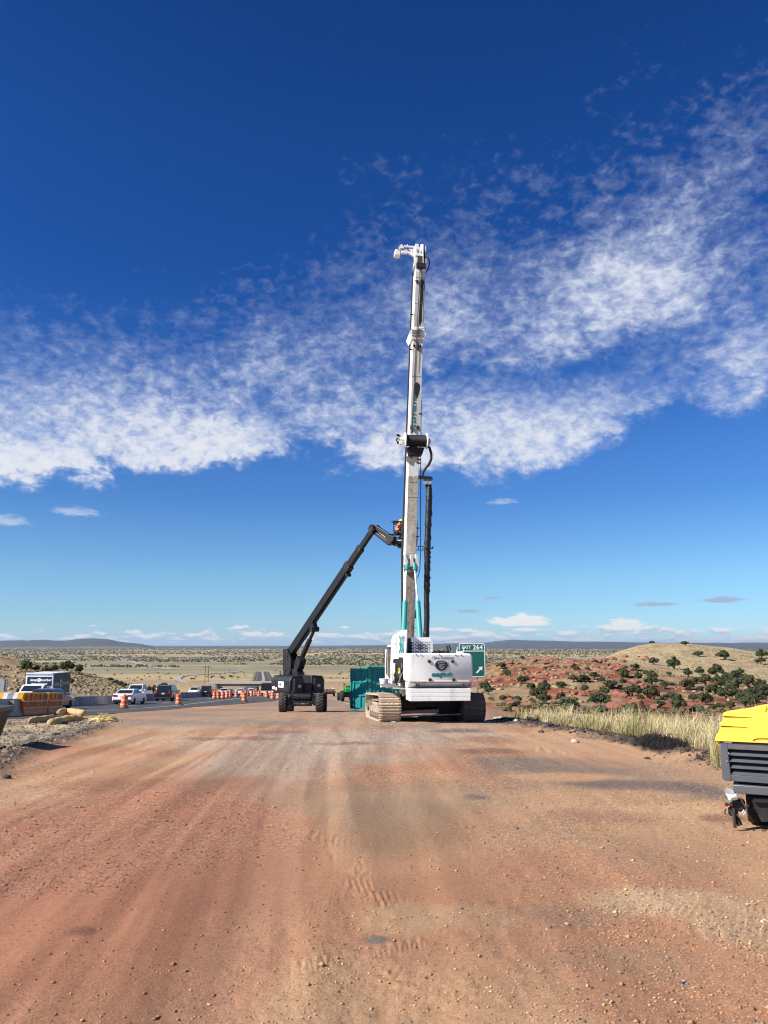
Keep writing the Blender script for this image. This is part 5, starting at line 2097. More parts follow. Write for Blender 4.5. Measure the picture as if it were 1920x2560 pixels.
text_obj('lettering', 'Geo-Solutions', .135, GREYL, rig, plate_rot((p.x, CY - .008, p.z)), .001, .003, spacing=1.0)
p = L(1082, 1644, CY)
m = MB()
for k in range(10):
    if k in (2, 7):
        continue
    a = 2 * math.pi * k / 10
    m.bar((p.x + .05 * math.cos(a), CY - .006, p.z + .05 * math.sin(a)), (p.x + .05 * math.cos(a + .5), CY - .006, p.z + .05 * math.sin(a + .5)), .012, .006)
m.build('logo_ring', mat('faded_orange_print', (.62, .47, .36), .6), rig)

# --- engine house, grille, exhaust
hx0, hx1 = L(1040, 1620, -2.6).x, L(1183, 1700, -3.2).x
m = MB(); m.cbox(((hx0 + hx1) / 2, -1.2, 1.95), (hx1 - hx0 - .1, 4.2, 1.05), .05); m.build('engine_house', WHITE, rig, 30)
gy = -2.4
g0, g1, g2, g3 = L(1040, 1594, gy), L(1073.5, 1594, gy), L(1080, 1606, gy), L(1080.5, 1634, gy)
gl = L(1026, 1634, gy)
m = MB()
m.prism([(gl.x, gl.z - .1), (g3.x, g3.z - .1), (g2.x, g2.z), (g1.x, g1.z), (g0.x, g0.z), (gl.x, g0.z - .04)], gy + .05, gy + 1.2, 'y')
m.build('radiator_box', SOOT_SHADE, rig, 30)
m = MB()
m.prism([(g0.x - .2, g0.z + .012), (g1.x + .01, g1.z + .012), (g2.x + .02, g2.z), (g3.x + .02, g3.z - .1), (g3.x - .06, g3.z - .1), (g2.x - .06, g2.z), (g1.x - .06, g1.z - .16), (g0.x - .2, g0.z - .16)], gy - .01, gy + 1.2, 'y')
m.build('hood_shell', WHITE_C, rig, 30)
rows = 9
gr = MB()
zt_, zb_ = g0.z - .12, g3.z
xl_, xr_ = L(1031, 1620, gy).x, g3.x - .04
for i in range(rows + 1):
    z = zb_ + (zt_ - zb_) * i / rows
    gr.box(((xl_ + xr_) / 2, gy + .0, z), (xr_ - xl_, .03, .026))
    if i < rows:
        nn = 4
        for k in range(nn + 1):
            x = xl_ + (k + (.5 if i % 2 else 0)) * (xr_ - xl_) / nn
            if x <= xr_:
                gr.box((x, gy + .0, z + (zt_ - zb_) / rows / 2), (.045, .026, (zt_ - zb_) / rows))
gr.build('grille', mat('grille_white', (.78, .78, .76), .5, var=.1, dirt=(.2, .18, .15), damt=.5), rig, 0)
p = L(1049.5, 1618.5, gy)
m = MB(); m.lathe([(.085, gy + .1), (.085, gy - .06), (.07, gy - .06), (.07, gy + .05)], 18, (p.x, 0, p.z), 'y'); m.build('exhaust_port', SOOT_SHADE, rig, 40)
for px, py in ((1096.5, 1630), (1118, 1631)):
    p = L(px, py, -3.0)
    m = MB(); m.lathe([(.05, -.25), (.05, -.02), (.075, 0), (.07, .05), (.03, .075)], 14, (p.x, -3.0, p.z)); m.build('breather_cap', SOOT_SHADE, rig, 40)
for px, py in ((1116, 1614), (1122.3, 1613)):
    p = L(px, py, -2.8); q = L(px + 8, py + 22, -2.8)
    m = MB(); m.cyl(p, q, .032, 10); m.build('pipe_stub', SOOT_SHADE, rig, 40)
m = MB()
a, b_, c, d = L(1125, 1636, -3.0), L(1130, 1626.5, -3.0), L(1158, 1626, -3.0), L(1160.5, 1636, -3.0)
m.tube([a, a.lerp(b_, .8), b_, b_.lerp(c, .1), c, d], .022, 8); m.build('handrail', mat('teal_rail', (.05, .25, .22), .5), rig, 40)
for px in (1140, 1157):
    p, q = L(px, 1640, -3.05), L(px + 3.5, 1618, -3.05)
    m = MB(); m.cyl(p, q, .012, 6); m.build('antenna', WHITE_C, rig)
p = L(1150, 1632, -3.2)
m = MB(); m.cbox((p.x, -3.2, p.z), (.22, .2, .09), .02); m.lathe([(.03, -.14), (.03, .0)], 10, (p.x + .06, -3.2, p.z), 'y'); m.build('rear_camera', WHITE_C, rig, 30)
m = MB()
for k in range(5):
    a = L(1080 + k * 7, 1632, -2.9)
    m.tube([a, a + Vector((.1, .02, .06)), a + Vector((.22, .0, .01))], .028, 6)
m.build('roof_hose', HOSE, rig, 60)

# --- side panel with big lettering
n0, n1 = L(1014.8, 1643, -2.7), L(1016.5, 1574, -2.7)
f0, f1, f2 = L(978, 1649, -.1), L(978.6, 1600, -.1), L(983, 1588, -.35)
m = MB()
th_ = Vector((.04, .015, 0))
poly = [f0, n0, n1, n0.lerp(n1, 1.0) + (f2 - n1) * .35 + Vector((0, 0, .05)), f2, f1]
vs = [q for q in poly] + [q + th_ for q in poly]
k = len(poly)
m.add(vs, [list(range(k)), [k + i for i in range(k)][::-1]] + [[i, (i + 1) % k, k + (i + 1) % k, k + i] for i in range(k)])
pan = m.build('side_panel', WHITE_C, rig, 30)
e1 = (n0 - f0); e1.z = 0; e1.normalize()
nrm = e1.cross(Vector((0, 0, 1))).normalized()
def onpanel(f, h, off=.012):
    base = f0.lerp(n0, f)
    return base + Vector((0, 0, h)) + nrm * off
def panel_M(f, h, sx=1.0):
    q = onpanel(f, h)
    return Matrix(((e1.x * sx, 0, nrm.x, q.x), (e1.y * sx, 0, nrm.y, q.y), (e1.z * sx, 1, nrm.z, q.z), (0, 0, 0, 1)))
hh = (n1.z - n0.z)
text_obj('lettering', '360', hh * .95, mat('panel_teal_print', (.02, .25, .26), .5, var=.2, scale=5), pan, panel_M(.72, hh * .46, .62), .012, .003, spacing=.95)
for f, w_, h0, h1, cc in ((.40, .05, .12, .80, (.55, .16, .18)), (.28, .05, .1, .62, (.60, .48, .46)), (.33, .04, .5, .95, (.62, .30, .32)), (.93, .10, .58, .78, (.62, .22, .26)), (.17, .05, .3, .6, (.62, .60, .58))):
    m = MB()
    a, b_ = onpanel(f, hh * h0, .006), onpanel(f, hh * h1, .006)
    m.bar(a, b_, w_, .006, up=nrm)
    m.build('faded_print', mat('faded_print_%d' % int(f * 100), cc, .6, var=.2, scale=6), pan, 0)

# --- cab on the left, in front
cx0 = L(966, 1700, 2.2).x
cx1 = cx0 + .95
zt_, zb_ = L(970, 1612, 1.5).z, L(970, 1711, 1.5).z
cab = MB()
prof = [(.35, zb_), (2.35, zb_), (2.45, zb_ + .5), (2.30, zt_ - .22), (2.12, zt_ - .05), (1.9, zt_), (.42, zt_ - .02), (.35, zt_ - .12)]
cab.prism(prof, cx0 + .02, cx1, 'x')
co = cab.build('cab', WHITE_C, rig, 30, .03)
m = MB(); m.prism([(.50, zb_ + .55), (1.2, zb_ + .25), (2.3, zb_ + .42), (2.20, zt_ - .26), (2.04, zt_ - .12), (1.88, zt_ - .08), (.52, zt_ - .1)], cx0 + .006, cx0 + .05, 'x'); m.build('side_window', GLASSD, co, 30)
m = MB(); m.prism([(cx0 + .12, zb_ + .6), (cx1 - .1, zb_ + .6), (cx1 - .1, zt_ - .12), (cx0 + .12, zt_ - .12)], .335, .36, 'y'); m.build('rear_window', GLASSD, co, 30)
m = MB(); m.prism([(.40, zb_ + .46), (.40, zb_ + .56), (1.25, zb_ + .22), (1.25, zb_ + .12)], cx0 + .004, cx0 + .03, 'x'); m.build('stripe', TEALP, co, 0)
for y in (.38, 2.30):
    m = MB(); m.tube([(cx0 - .02, y, zb_ + .1), (cx0 - .03, y - .02, (zb_ + zt_) / 2), (cx0 - .01, y - .05, zt_ - .2)], .028, 8); m.build('cab_rail', WHITE_C, co, 40)

# --- open machinery bay between cab and counterweight
vx0, vx1 = L(980, 1680, -.9).x + .12, L(1021, 1680, -3.3).x
m = MB(); m.box(((vx0 + vx1) / 2 + .25, -1.4, 2.0), (vx1 - vx0 + .35, 3.4, 1.15)); m.build('bay_shade_block', SOOT_SHADE, rig)  # solid black block stands in for the shade inside the bay
bay = [((981.3, 1648), (981, 1686), -2.9, .035, WHITE_C), ((981, 1688), (979.5, 1710), -2.9, .035, WHITE_C), ((986.5, 1658), (986.2, 1701), -2.9, .05, WHITE_C),
       ((995, 1672), (984.5, 1700), -3.0, .014, GREYST), ((1012, 1670), (994, 1710), -3.1, .018, GREYST), ((1005, 1657), (1005, 1702), -3.0, .022, GREYST), ((1001, 1680), (1000, 1706), -3.05, .03, GREYST),
       ((1009.5, 1674), (1011, 1706), -3.1, .02, HOSE), ((990, 1690), (992, 1712), -3.0, .03, HOSE), ((1017, 1686), (1017.5, 1703), -3.3, .045, mat('tan_tank', (.55, .40, .16), .6, var=.15)), ((1016.8, 1664), (1017.5, 1668), -3.3, .04, WHITE_D), ((999, 1708), (1000, 1714), -3.1, .05, WHITE_D)]
for a, b_, ly, r_, mm in bay:
    m = MB(); m.cyl(L(*a, ly), L(*b_, ly), r_, 10); m.build('hydraulic_pipe', mm, rig, 40)
rr = random.Random(3)
for k in range(9):
    a = L(989 + k * 3.2, 1662 + rr.uniform(-6, 10), -2.95)
    b_ = L(989 + k * 3.0 + rr.uniform(-4, 4), 1708, -2.95)
    mid = a.lerp(b_, .5) + Vector((rr.uniform(-.08, .08), -.05, 0))
    m = MB(); m.tube([a, a.lerp(mid, .5) + Vector((.02, -.04, 0)), mid, mid.lerp(b_, .5), b_], rr.uniform(.016, .03), 7); m.build('hydraulic_hose', HOSE, rig, 60)
m = MB()
a, b_, c = L(997, 1668, -3.05), L(1000.5, 1676, -3.05), L(997, 1683, -3.05)
m.prism([(a.x, a.z), (b_.x, b_.z + .04), (b_.x, b_.z - .04), (c.x + .05, c.z), (c.x - .03, c.z - .02), (c.x, b_.z)], -3.08, -3.02, 'y'); m.build('yellow_tag', mat('lime_yellow', (.70, .62, .08), .5), rig)
# catwalk
a, b_ = L(968, 1716, -3.0), L(1026, 1721, -3.0)
m = MB(); m.box(((a.x + b_.x) / 2, -1.6, (a.z + b_.z) / 2), (b_.x - a.x, 3.0, .05)); m.build('catwalk', GREYST, rig)
a, b_ = L(950, 1718, -.4), L(984, 1715, -.4)
m = MB(); m.bar(a, b_, .10, .05); m.bar(L(968, 1714, -2.6), L(983, 1719, -3.1), .12, .05); m.build('step_plate', GREYST, rig)
m = MB(); m.bar(L(982, 1720, -3.2), L(1026, 1722.5, -3.4), .06, .05); m.build('catwalk_edge', mat('pale_dusty_bar', (.36, .33, .29), .9), rig)
for px, py, s in ((1003, 1728, .10), (1013, 1730, .12), (1008, 1737, .06)):
    p = L(px, py, -2.9)
    m = MB(); m.cbox((p.x, -2.9, p.z), (s * 1.3, .1, s * 1.7), .015); m.build('valve_block', WHITE_D, rig, 30)
# white bucket standing on the step
p = L(960, 1707.5, -.4)
wp = RIGM @ p
r = thing('bucket', 'white plastic bucket standing on the step beside the rig cab', 'bucket', Matrix.Translation(wp))
m = MB(); m.lathe([(.155, -.16), (.19, .15), (.20, .155), (.20, .175), (.185, .175)], 20); m.build('pail', WHITE_C, r, 40)
m = MB(); m.tube([(-.19, 0, .13), (-.15, -.12, .06), (0, -.19, .03), (.15, -.12, .06), (.19, 0, .13)], .008, 6); m.build('handle', GALV, r, 60)
# small bits lying under the rig
for px, py, s, nm, mm, lab in ((1092, 1777, .13, 'red_can', mat('red_plastic', (.62, .10, .06), .5), 'small red can lying under the rig between the tracks'), (1060, 1778, .10, 'lime_bag', mat('lime_yellow', (.70, .62, .08), .5), 'lime yellow scrap lying under the rig')):
    q = RIGM @ L(px, py, -1.0)
    m = MB(); m.cbox((0, 0, s * .3), (s * 1.7, s, s * .6), .02); o = m.build(nm, mm, None, 30); o.location = (q.x, q.y, gz(q.x, q.y) + .16); tag(o, lab, 'litter')
    m = MB(); m.box((q.x, q.y, gz(q.x, q.y) + .08), (.5, .3, .16)); o2 = m.build('timber_block', WOODP, None); tag(o2, 'wooden block under the %s below the rig' % nm.replace('_', ' '), 'block')

# --- mast
MY = 3.85
KEYS = [(657, 1040.0, 1063.7), (702, 1038.5, 1063), (814, 1034.3, 1059.5), (880, 1031, 1056), (1082, 1024.2, 1051), (1220, 1019.6, 1045.0), (1379, 1014.0, 1040.5)]
def mast_sec(py):
    ys = [k[0] for k in KEYS]
    l = np.interp(py, ys, [k[1] for k in KEYS]); r_ = np.interp(py, ys, [k[2] for k in KEYS])
    if py > 1379:
        l, r_ = 1014 - (py - 1379) * .012 + 3.5 * min(1, (py - 1379) / 40), 1040.5 - (py - 1379) * .01 - 4.0 * min(1, (py - 1379) / 40)
    a, b_ = L(l, py, MY), L(r_, py, MY)
    return a, b_
def mast_piece(name, p0, p1, m, dx=0.0, y0=0.0, y1=.78, parent=None, bev=.0):
    b = MB()
    vs = []
    for py in (p0, p1):
        a, c = mast_sec(py)
        vs += [(a.x - dx, MY + y0, a.z), (c.x + dx, MY + y0, c.z), (c.x + dx, MY + y1, c.z), (a.x - dx, MY + y1, a.z)]
    b.add(vs, [(0, 1, 2, 3), (7, 6, 5, 4), (0, 4, 5, 1), (1, 5, 6, 2), (2, 6, 7, 3), (3, 7, 4, 0)])
    return b.build(name, m, parent or rig, 30, bev)
up = mast_piece('upper_mast', 662, 820, WHITE)
mid_ = mast_piece('middle_mast', 846, 1190, WHITE)
low = mast_piece('lower_mast', 1190.5, 1384, WHITE_C)
foot = mast_piece('mast_foot', 1384.5, 1760, WHITE_C)
mast_piece('rear_plate', 679, 815, mat('mast_white_dusty', (.54, .525, .49), .6, var=.12, scale=2, dirt=(.24, .215, .18), damt=.7, dscale=2, streak=True), -.01, -.012, -.001, up)
mast_piece('rear_plate', 850, 1080, mat('mast_white_dusty', (.60, .585, .55), .6), -.01, -.012, -.001, mid_)
mast_piece('rear_plate', 1122, 1190, WHITE_D, -.01, -.012, -.001, mid_)
mast_piece('rear_plate', 1192, 1265, CAKED, -.01, -.014, -.001, low)
mast_piece('rear_plate', 1266, 1312, CAKED, -.01, -.010, -.001, low)
mast_piece('rear_plate', 1313, 1383, mat('pale_mud_crust', (.48, .445, .39), .95, var=.2, scale=5, dirt=(.20, .175, .14), damt=.7, dscale=2.2, bump=.5, bscale=14, streak=True), -.01, -.012, -.001, low)
mast_piece('rear_plate', 1386, 1640, CAKED2, -.01, -.014, -.001, foot)
# greasy black runs on the mast (dirt with a shape of its own)
def smear(name, parent, pts, w, m=SOOT_SHADE, off=-.017):
    b = MB()
    P_ = [L(px, py, MY + off) for px, py in pts]
    for i in range(len(P_) - 1):
        a, c = P_[i], P_[i + 1]
        wa, wc = w[i] / 2, w[i + 1] / 2
        b.add([(a.x - wa, a.y, a.z), (a.x + wa, a.y, a.z), (c.x + wc, c.y, c.z), (c.x - wc, c.y, c.z)], [(0, 1, 2, 3)])
    return b.build(name, m, parent, 0)
smear('grease_run', up, [(1054, 697), (1055, 704), (1053.5, 716), (1053.5, 740), (1052, 770), (1051, 800), (1049.5, 814)], [.05, .24, .16, .17, .13, .16, .05])
smear('grease_run', up, [(1060.5, 700), (1061, 716), (1060, 727)], [.02, .09, .06], GREYST)
smear('grease_run', mid_, [(1042, 956), (1042.5, 962), (1042, 972), (1041, 985), (1040.5, 996)], [.10, .30, .32, .24, .08])
smear('grease_run', mid_, [(1051, 860), (1049, 900), (1047, 935)], [.03, .08, .02], mat('grey_grease', (.20, .185, .165), .8))
# seams
for py, par in ((694, up), (759, up), (941, mid_), (1205, low), (1243, low)):
    a, c = mast_sec(py)
    m = MB(); m.box(((a.x + c.x) / 2, MY - .012, a.z), (c.x - a.x, .02, .022)); m.build('seam', GREYST, par)
# dark guide rail on the far left edge
m = MB()
GK = [(664, .05), (820, .055), (1082, .07), (1379, .085), (1640, .085)]
for (q0, w0), (q1, w1_) in zip(GK, GK[1:]):
    a, _ = mast_sec(q0); c, _ = mast_sec(q1)
    m.bar((a.x - w0 / 2 - .004, MY + .84, a.z), (c.x - w1_ / 2 - .004, MY + .84, c.z), .14, w0, up=(1, 0, 0), w2=.14, h2=w1_)
m.build('guide_rail', BLACK, rig)
# collar
a, c = L(1022.5, 821, MY - .08), L(1065.5, 848, MY - .08)
zc, xc = (a.z + c.z) / 2, (a.x + c.x) / 2
m = MB()
hw, hz = (c.x - a.x) / 2, (a.z - c.z) / 2
m.prism([(xc - hw, zc), (xc - hw * .72, zc + hz), (xc + hw * .72, zc + hz), (xc + hw, zc), (xc + hw * .72, zc - hz), (xc - hw * .72, zc - hz)], MY - .10, MY + .95, 'y')
col_ = m.build('mast_collar', WHITE, rig, 20)
for dz in (-.12, .02, .15):
    m = MB(); m.box((xc, MY - .115, zc + dz), (hw * 1.35, .03, .07)); m.build('collar_band', GREYST, col_)
# steps and small brackets on the mast
for px, py, sd_ in ((1029, 788, -1), (1026, 875, -1), (1041, 704, -1), (1043.5, 1321, 1), (1043, 1342, 1), (1050.5, 1036, 1), (1046, 1150, 1), (1046.5, 1159, 1)):
    p = L(px, py, MY + .1)
    m = MB(); m.box((p.x, MY + .02, p.z), (.16, .10, .05)); m.build('step_peg', BLACK, rig)
for px, py, w_, h_ in ((1043, 706, .12, .10), (1035, 864, .11, .08), (1044, 866, .12, .36), (1028, 1069, .11, .20), (1044, 1069, .13, .18), (1051, 867, .09, .06)):
    p = L(px, py, MY - .04)
    m = MB(); m.cbox((p.x, MY - .06, p.z), (w_, .10, h_), .015); m.build('rope_guide', BLACK, rig, 30)
text_obj('lettering', 'casagrande', .34, TEALL, mid_, Matrix.Translation(L(1038.2, 1021, MY - .016)) @ Matrix.Rotation(math.radians(1.6), 4, 'Y') @ FACE @ Matrix.Rotation(-math.pi / 2, 4, 'Z') @ Matrix.Diagonal((1.0, .9, 1, 1)), .022, .003, spacing=1.0) if False else None
# lettering stacked down the mast, one letter under the other, turned upright like on the photo
for ch, py in zip('asagrande', np.linspace(989, 1064, 9)):
    p = L(1038.6 - (py - 989) * .028, py, MY - .017)
    text_obj('lettering', ch, .26, TEALL, mid_, Matrix.Translation(p) @ FACE @ Matrix.Diagonal((.92, .86, 1, 1)), .020, .003)
# --- winch
WY = MY - .42
a, c = L(1014, 1083, WY), L(1066, 1121, WY)
zc, rr_ = (a.z + c.z) / 2, (a.z - c.z) / 2
m = MB(); m.lathe([(rr_ * .78, a.x), (rr_ * .78, c.x)], 26, (0, WY, zc), 'x')
win = m.build('winch_drum', mat('wound_rope', (.007, .0065, .0065), .6, var=.3, scale=10), rig, 40)
m = MB()
for k in range(20):
    x = a.x + .04 + k * (c.x - a.x - .08) / 19
    m.lathe([(rr_ * .78, x - .018), (rr_ * .82, x), (rr_ * .78, x + .018)], 22, (0, WY, zc), 'x')
m.build('rope_coil', mat('wound_rope', (.020, .019, .019), .55), win, 60)
for x in (a.x - .03, c.x + .02):
    m = MB(); m.lathe([(rr_ * 1.0, x - .035), (rr_ * 1.05, x - .02), (rr_ * 1.05, x + .02), (rr_ * 1.0, x + .035)], 26, (0, WY, zc), 'x'); m.build('flange', WHITE, win, 40)
m = MB(); m.lathe([(.20, c.x + .05), (.19, c.x + .12), (.13, c.x + .19), (.04, c.x + .215)], 18, (0, WY, zc - .03), 'x'); m.build('gear_dome', mat('grey_dome', (.33, .33, .33), .5), win, 40)
m = MB(); p = L(1000, 1101, WY)
m.cyl((a.x - .05, WY, zc), (p.x, WY, zc), .19, 12); m.cbox((p.x - .02, WY, zc + .12), (.26, .24, .22), .03); m.cyl((p.x - .05, WY, zc - .1), (p.x - .18, WY, zc - .1), .09, 10); m.cbox((p.x + .02, WY - .1, zc - .16), (.16, .16, .2), .02)
m.build('winch_motor', WHITE_D, win, 30)
m = MB(); p = L(993, 1098, WY); m.cyl((p.x + .1, WY - .1, zc + .2), (p.x - .04, WY - .12, zc + .24), .06, 8); m.tube([(p.x, WY - .1, zc + .1), (p.x - .06, WY - .15, zc - .05), (p.x + .05, WY - .12, zc - .22)], .035, 7); m.build('motor_hose', HOSE, win, 40)
m = MB()
q = L(1040, 1122, MY - .1)
m.prism([(a.x + .08, zc - rr_ * .9), (c.x - .10, zc - rr_ * .9), (c.x - .22, zc - rr_ * 1.9), (a.x + .18, zc - rr_ * 1.9)], WY - .05, MY - .015, 'y')
m.build('winch_bracket', SOOT_SHADE, win, 30)
m = MB(); m.prism([(a.x + .08, zc - rr_ * 1.9), (a.x + .38, zc - rr_ * 1.9), (a.x + .33, zc - rr_ * 3.0), (a.x + .12, zc - rr_ * 2.7)], MY - .06, MY - .015, 'y'); m.build('bracket_gusset', GREYST, win, 30)
# ropes up to the head
for dpx in (0, 3.5):
    m = MB(); m.cyl(L(1028.5 + dpx * .6, 1084, MY - .3), L(1051 + dpx, 668, MY - .06), .022, 6); m.build('hoist_rope', SOOT_SHADE, rig, 40)
m = MB(); m.tube([L(1053.2, 1000, MY + .3), L(1051.5, 1180, MY + .3), L(1051.3, 1370, MY + .2), L(1050, 1420, MY), L(1046, 1440, MY - .1), L(1042.5, 1446, MY - .1)], .020, 6); m.build('control_cable', HOSE, rig, 60)
m = MB(); m.tube([L(1067.5, 1113, WY), L(1074, 1120, WY), L(1078.3, 1135, WY), L(1078, 1148, WY), L(1073, 1160, WY + .1), L(1063, 1172, WY + .2), L(1057, 1182, WY + .3), L(1055.5, 1196, WY + .3)], .065, 10); m.build('winch_hose', HOSE, rig, 60)
# hose carrier plate and the wrapped bundle hanging from it
m = MB(); a, c = L(1046, 1191, MY - .2), L(1082, 1199, MY - .2)
m.prism([(a.x, a.z + .05), (c.x - .06, a.z), (c.x, a.z - .1), (c.x, c.z), (a.x + .2, c.z), (a.x, c.z)], MY - .23, MY - .19, 'y'); m.build('hose_carrier', BLACK, rig, 30)
for k in range(7):
    px = 1060 + k * 3.2
    m = MB(); m.tube([L(px, 1196, MY - .21), L(px + .8, 1205, MY - .21), L(1067 + k * 1.6, 1222, MY - .18 + .03 * (k % 3)), L(1068 + k * 1.3, 1245, MY - .15)], .026, 7); m.build('hose', HOSE, rig, 60)
    m = MB(); p = L(px + .6, 1203, MY - .21); m.cyl(p, L(px + 1.0, 1211, MY - .21), .030, 8); m.build('hose_coupling', SILVER, rig, 40)
WRAP = mat('black_wrapping', (.0085, .0085, .010), .42, var=.3, scale=7, bump=.9, bscale=9)
pts, rad = [], []
rr = random.Random(8)
for py, px, w_ in [(1218, 1073.5, 13), (1240, 1073, 16.5), (1300, 1070.8, 16.5), (1350, 1069, 15.8), (1385, 1068, 16), (1400, 1068.5, 15), (1440, 1067.5, 14.5), (1470, 1067, 14.8), (1500, 1066.3, 13.5), (1520, 1067, 14.5), (1545, 1067.3, 13.8), (1575, 1066, 15), (1592, 1065.5, 16), (1625, 1066, 15)]:
    p = L(px, py, MY - .15)
    pts.append(p); rad.append(w_ / 2 * p.y * 0 + w_ / 2 * (37.0 / F))
fine, fr = [], []
for i in range(len(pts) - 1):
    for k in range(6):
        fine.append(pts[i].lerp(pts[i + 1], k / 6)); fr.append((rad[i] + (rad[i + 1] - rad[i]) * k / 6) * rr.uniform(.94, 1.05))
m = MB(); m.tube(fine, fr, 14); wr = m.build('hose_bundle', WRAP, rig, 60)
m = MB()
for s0_ in np.linspace(0, .62, 13):                                      # spiral tape ridges
    i0 = int(s0_ * (len(fine) - 14))
    for k in range(9):
        a_, b_ = math.pi * (1.05 + k / 9 * .95), math.pi * (1.05 + (k + 1) / 9 * .95)
        pa, pb = fine[i0].lerp(fine[i0 + 5], k / 9), fine[i0].lerp(fine[i0 + 5], (k + 1) / 9)
        ra = fr[i0] * 1.03
        m.bar(pa + Vector((math.cos(a_) * ra, math.sin(a_) * ra, 0)), pb + Vector((math.cos(b_) * ra, math.sin(b_) * ra, 0)), .03, .02)
m.build('wrapping_fold', WRAP, wr, 0)
m = MB()
for q0, q1 in (((1040, 1365), (1059, 1366)), ((1040, 1375), (1058.5, 1375.5)), ((1057.8, 1366), (1057.5, 1376)), ((1046, 1366), (1046, 1375))):
    m.bar(L(*q0, MY - .1), L(*q1, MY - .1), .035)
m.bar(L(1060, 1370, MY - .32), L(1082, 1371, MY - .32), .05); m.bar(L(1080, 1369, MY - .32), L(1083, 1369, MY - .32), .09)
m.build('bundle_bracket', BLACK, rig)
m = MB(); m.bar(L(1074, 1443.5, MY - .2), L(1078, 1444, MY - .2), .04); m.build('tape_end', BLACK, rig)

# --- knuckle and luffing cylinders
KY = MY - .22
m = MB()
a = [L(1010.5, 1386, KY), L(1043, 1386, KY), L(1046, 1412, KY), L(1044, 1430, KY), L(1012, 1430, KY), L(1009.5, 1410, KY)]
m.prism([(q.x, q.z) for q in a], KY + .06, MY - .015, 'y'); kn = m.build('knuckle', CAKED, rig, 30)
for (p0, p1, p2, p3) in (((1012, 1386), (1020, 1408), (1018.5, 1420), (1010, 1412)), ((1027, 1387), (1031, 1392), (1033, 1412), (1024, 1412)), ((1038, 1386), (1043.5, 1390), (1045.5, 1418), (1038, 1420))):
    m = MB(); m.prism([(L(*q, KY).x, L(*q, KY).z) for q in (p0, p1, p2, p3)], KY - .16, KY + .08, 'y'); m.build('lug', WHITE_D, kn, 30)
p0, p1 = L(1014, 1414, KY - .08), L(1041, 1414, KY - .08)
m = MB(); m.cyl(p0, p1, .075, 12); m.build('pivot_pin', WHITE_D, kn, 40)
for (t0, t1, b0_, b1_) in (((1018.8, 1409), (1016, 1424), (1012.8, 1504), (1009.0, 1596)), ((1036.5, 1409), (1037, 1424), (1044.3, 1504), (1050.5, 1600))):
    yt, yb = KY - .1, 1.4
    ly = lambda py: yt + (yb - yt) * (py - 1409) / (1600 - 1409)
    A, B, Cc, D = (L(*q, ly(q[1])) for q in (t0, t1, b0_, b1_))
    m = MB(); m.tube([A + Vector((0, 0, .04)), A, A.lerp(B, .6), B, B + (B - A).normalized() * .05], [.075, .085, .075, .10, .12], 12); rod_end = m.build('rod_eye', TEALP, rig, 40)
    m = MB(); m.cyl(B, Cc, .044, 12); m.build('cylinder_rod', CHROME, rig, 60)
    m = MB(); m.tube([Cc, Cc.lerp(D, .02), Cc.lerp(D, .025), D], [.112, .112, .122, .122], 18); m.build('luffing_cylinder', TEALP, rig, 40)
    m = MB(); q = D + (D - Cc).normalized() * .05; m.cyl(D, q + (D - Cc).normalized() * .9, .10, 12); m.build('cylinder_foot', BLACK, rig, 40)
for s in (-1, 1):
    m = MB(); m.bar((s * .42, 1.2, 1.5), (s * .36 + L(1027, 1640, MY).x * .9, MY, L(1027, 1640, MY).z), .14, .30); m.build('parallel_arm', WHITE_D, rig)
# small ladder of brackets on the lower right of the mast
for py in (1490, 1510, 1530, 1570, 1580):
    m = MB(); m.bar(L(1036, py, MY + .05), L(1041.5, py + (3 if py == 1510 else 0), MY + .05), .03); m.build('clip', BLACK, rig)
m = MB(); m.bar(L(1038, 1524, MY + .1), L(1038, 1546, MY + .1), .10, .12); m.build('junction_box', BLACK, rig)

# --- mast head
HY = MY - .02
def hb(name, px0, py0, px1, py1, m_, y0=0.0, y1=.5, par=None, ch=.015):
    a, c = L(px0, py0, HY), L(px1, py1, HY)
    b = MB(); b.cbox(((a.x + c.x) / 2, HY + (y0 + y1) / 2, (a.z + c.z) / 2), (c.x - a.x, y1 - y0, a.z - c.z), ch)
    return b.build(name, m_, par or rig, 30)
head = hb('mast_head', 1037.5, 617, 1058, 640, WHITE_C, 0, .6)
m = MB(); m.prism([(L(*q, HY).x, L(*q, HY).z) for q in ((1038, 640), (1058, 640), (1063, 662), (1034.8, 662), (1035.5, 656), (1038.5, 650))], HY + .06, HY + .7, 'y'); m.build('neck', WHITE_C, head, 30)
m = MB(); m.prism([(L(*q, HY).x, L(*q, HY).z) for q in ((1045, 641), (1063, 641), (1064, 660), (1042.5, 660))], HY - .0, HY + .06, 'y'); m.build('neck_plate', mat('dark_brown_plate', (.055, .042, .034), .8), head, 30)  # plate across the neck, coloured dark brown
hb('slot_shade', 1043.2, 623, 1045.6, 632, SOOT_SHADE, -.02, .1, head)  # black blocks on the head paint the shade of open holes
hb('slot_shade', 1053, 628, 1055, 634, SOOT_SHADE, -.02, .1, head)
hb('rope_box', 1040.5, 658, 1064, 672.5, SOOT_SHADE, -.10, .3, head)
hb('top_stub', 1039.3, 607.8, 1047.5, 617, WHITE_C, .05, .4, head); hb('top_stub', 1052.6, 608.5, 1060.2, 617, WHITE_C, .05, .4, head)
m = MB(); p = L(1061, 637, HY)
m.lathe([(.36, -.045), (.30, 0), (.36, .045)], 24, (p.x, HY + .25, p.z), 'x'); m.build('head_sheave', SOOT_SHADE, head, 40)
m = MB()
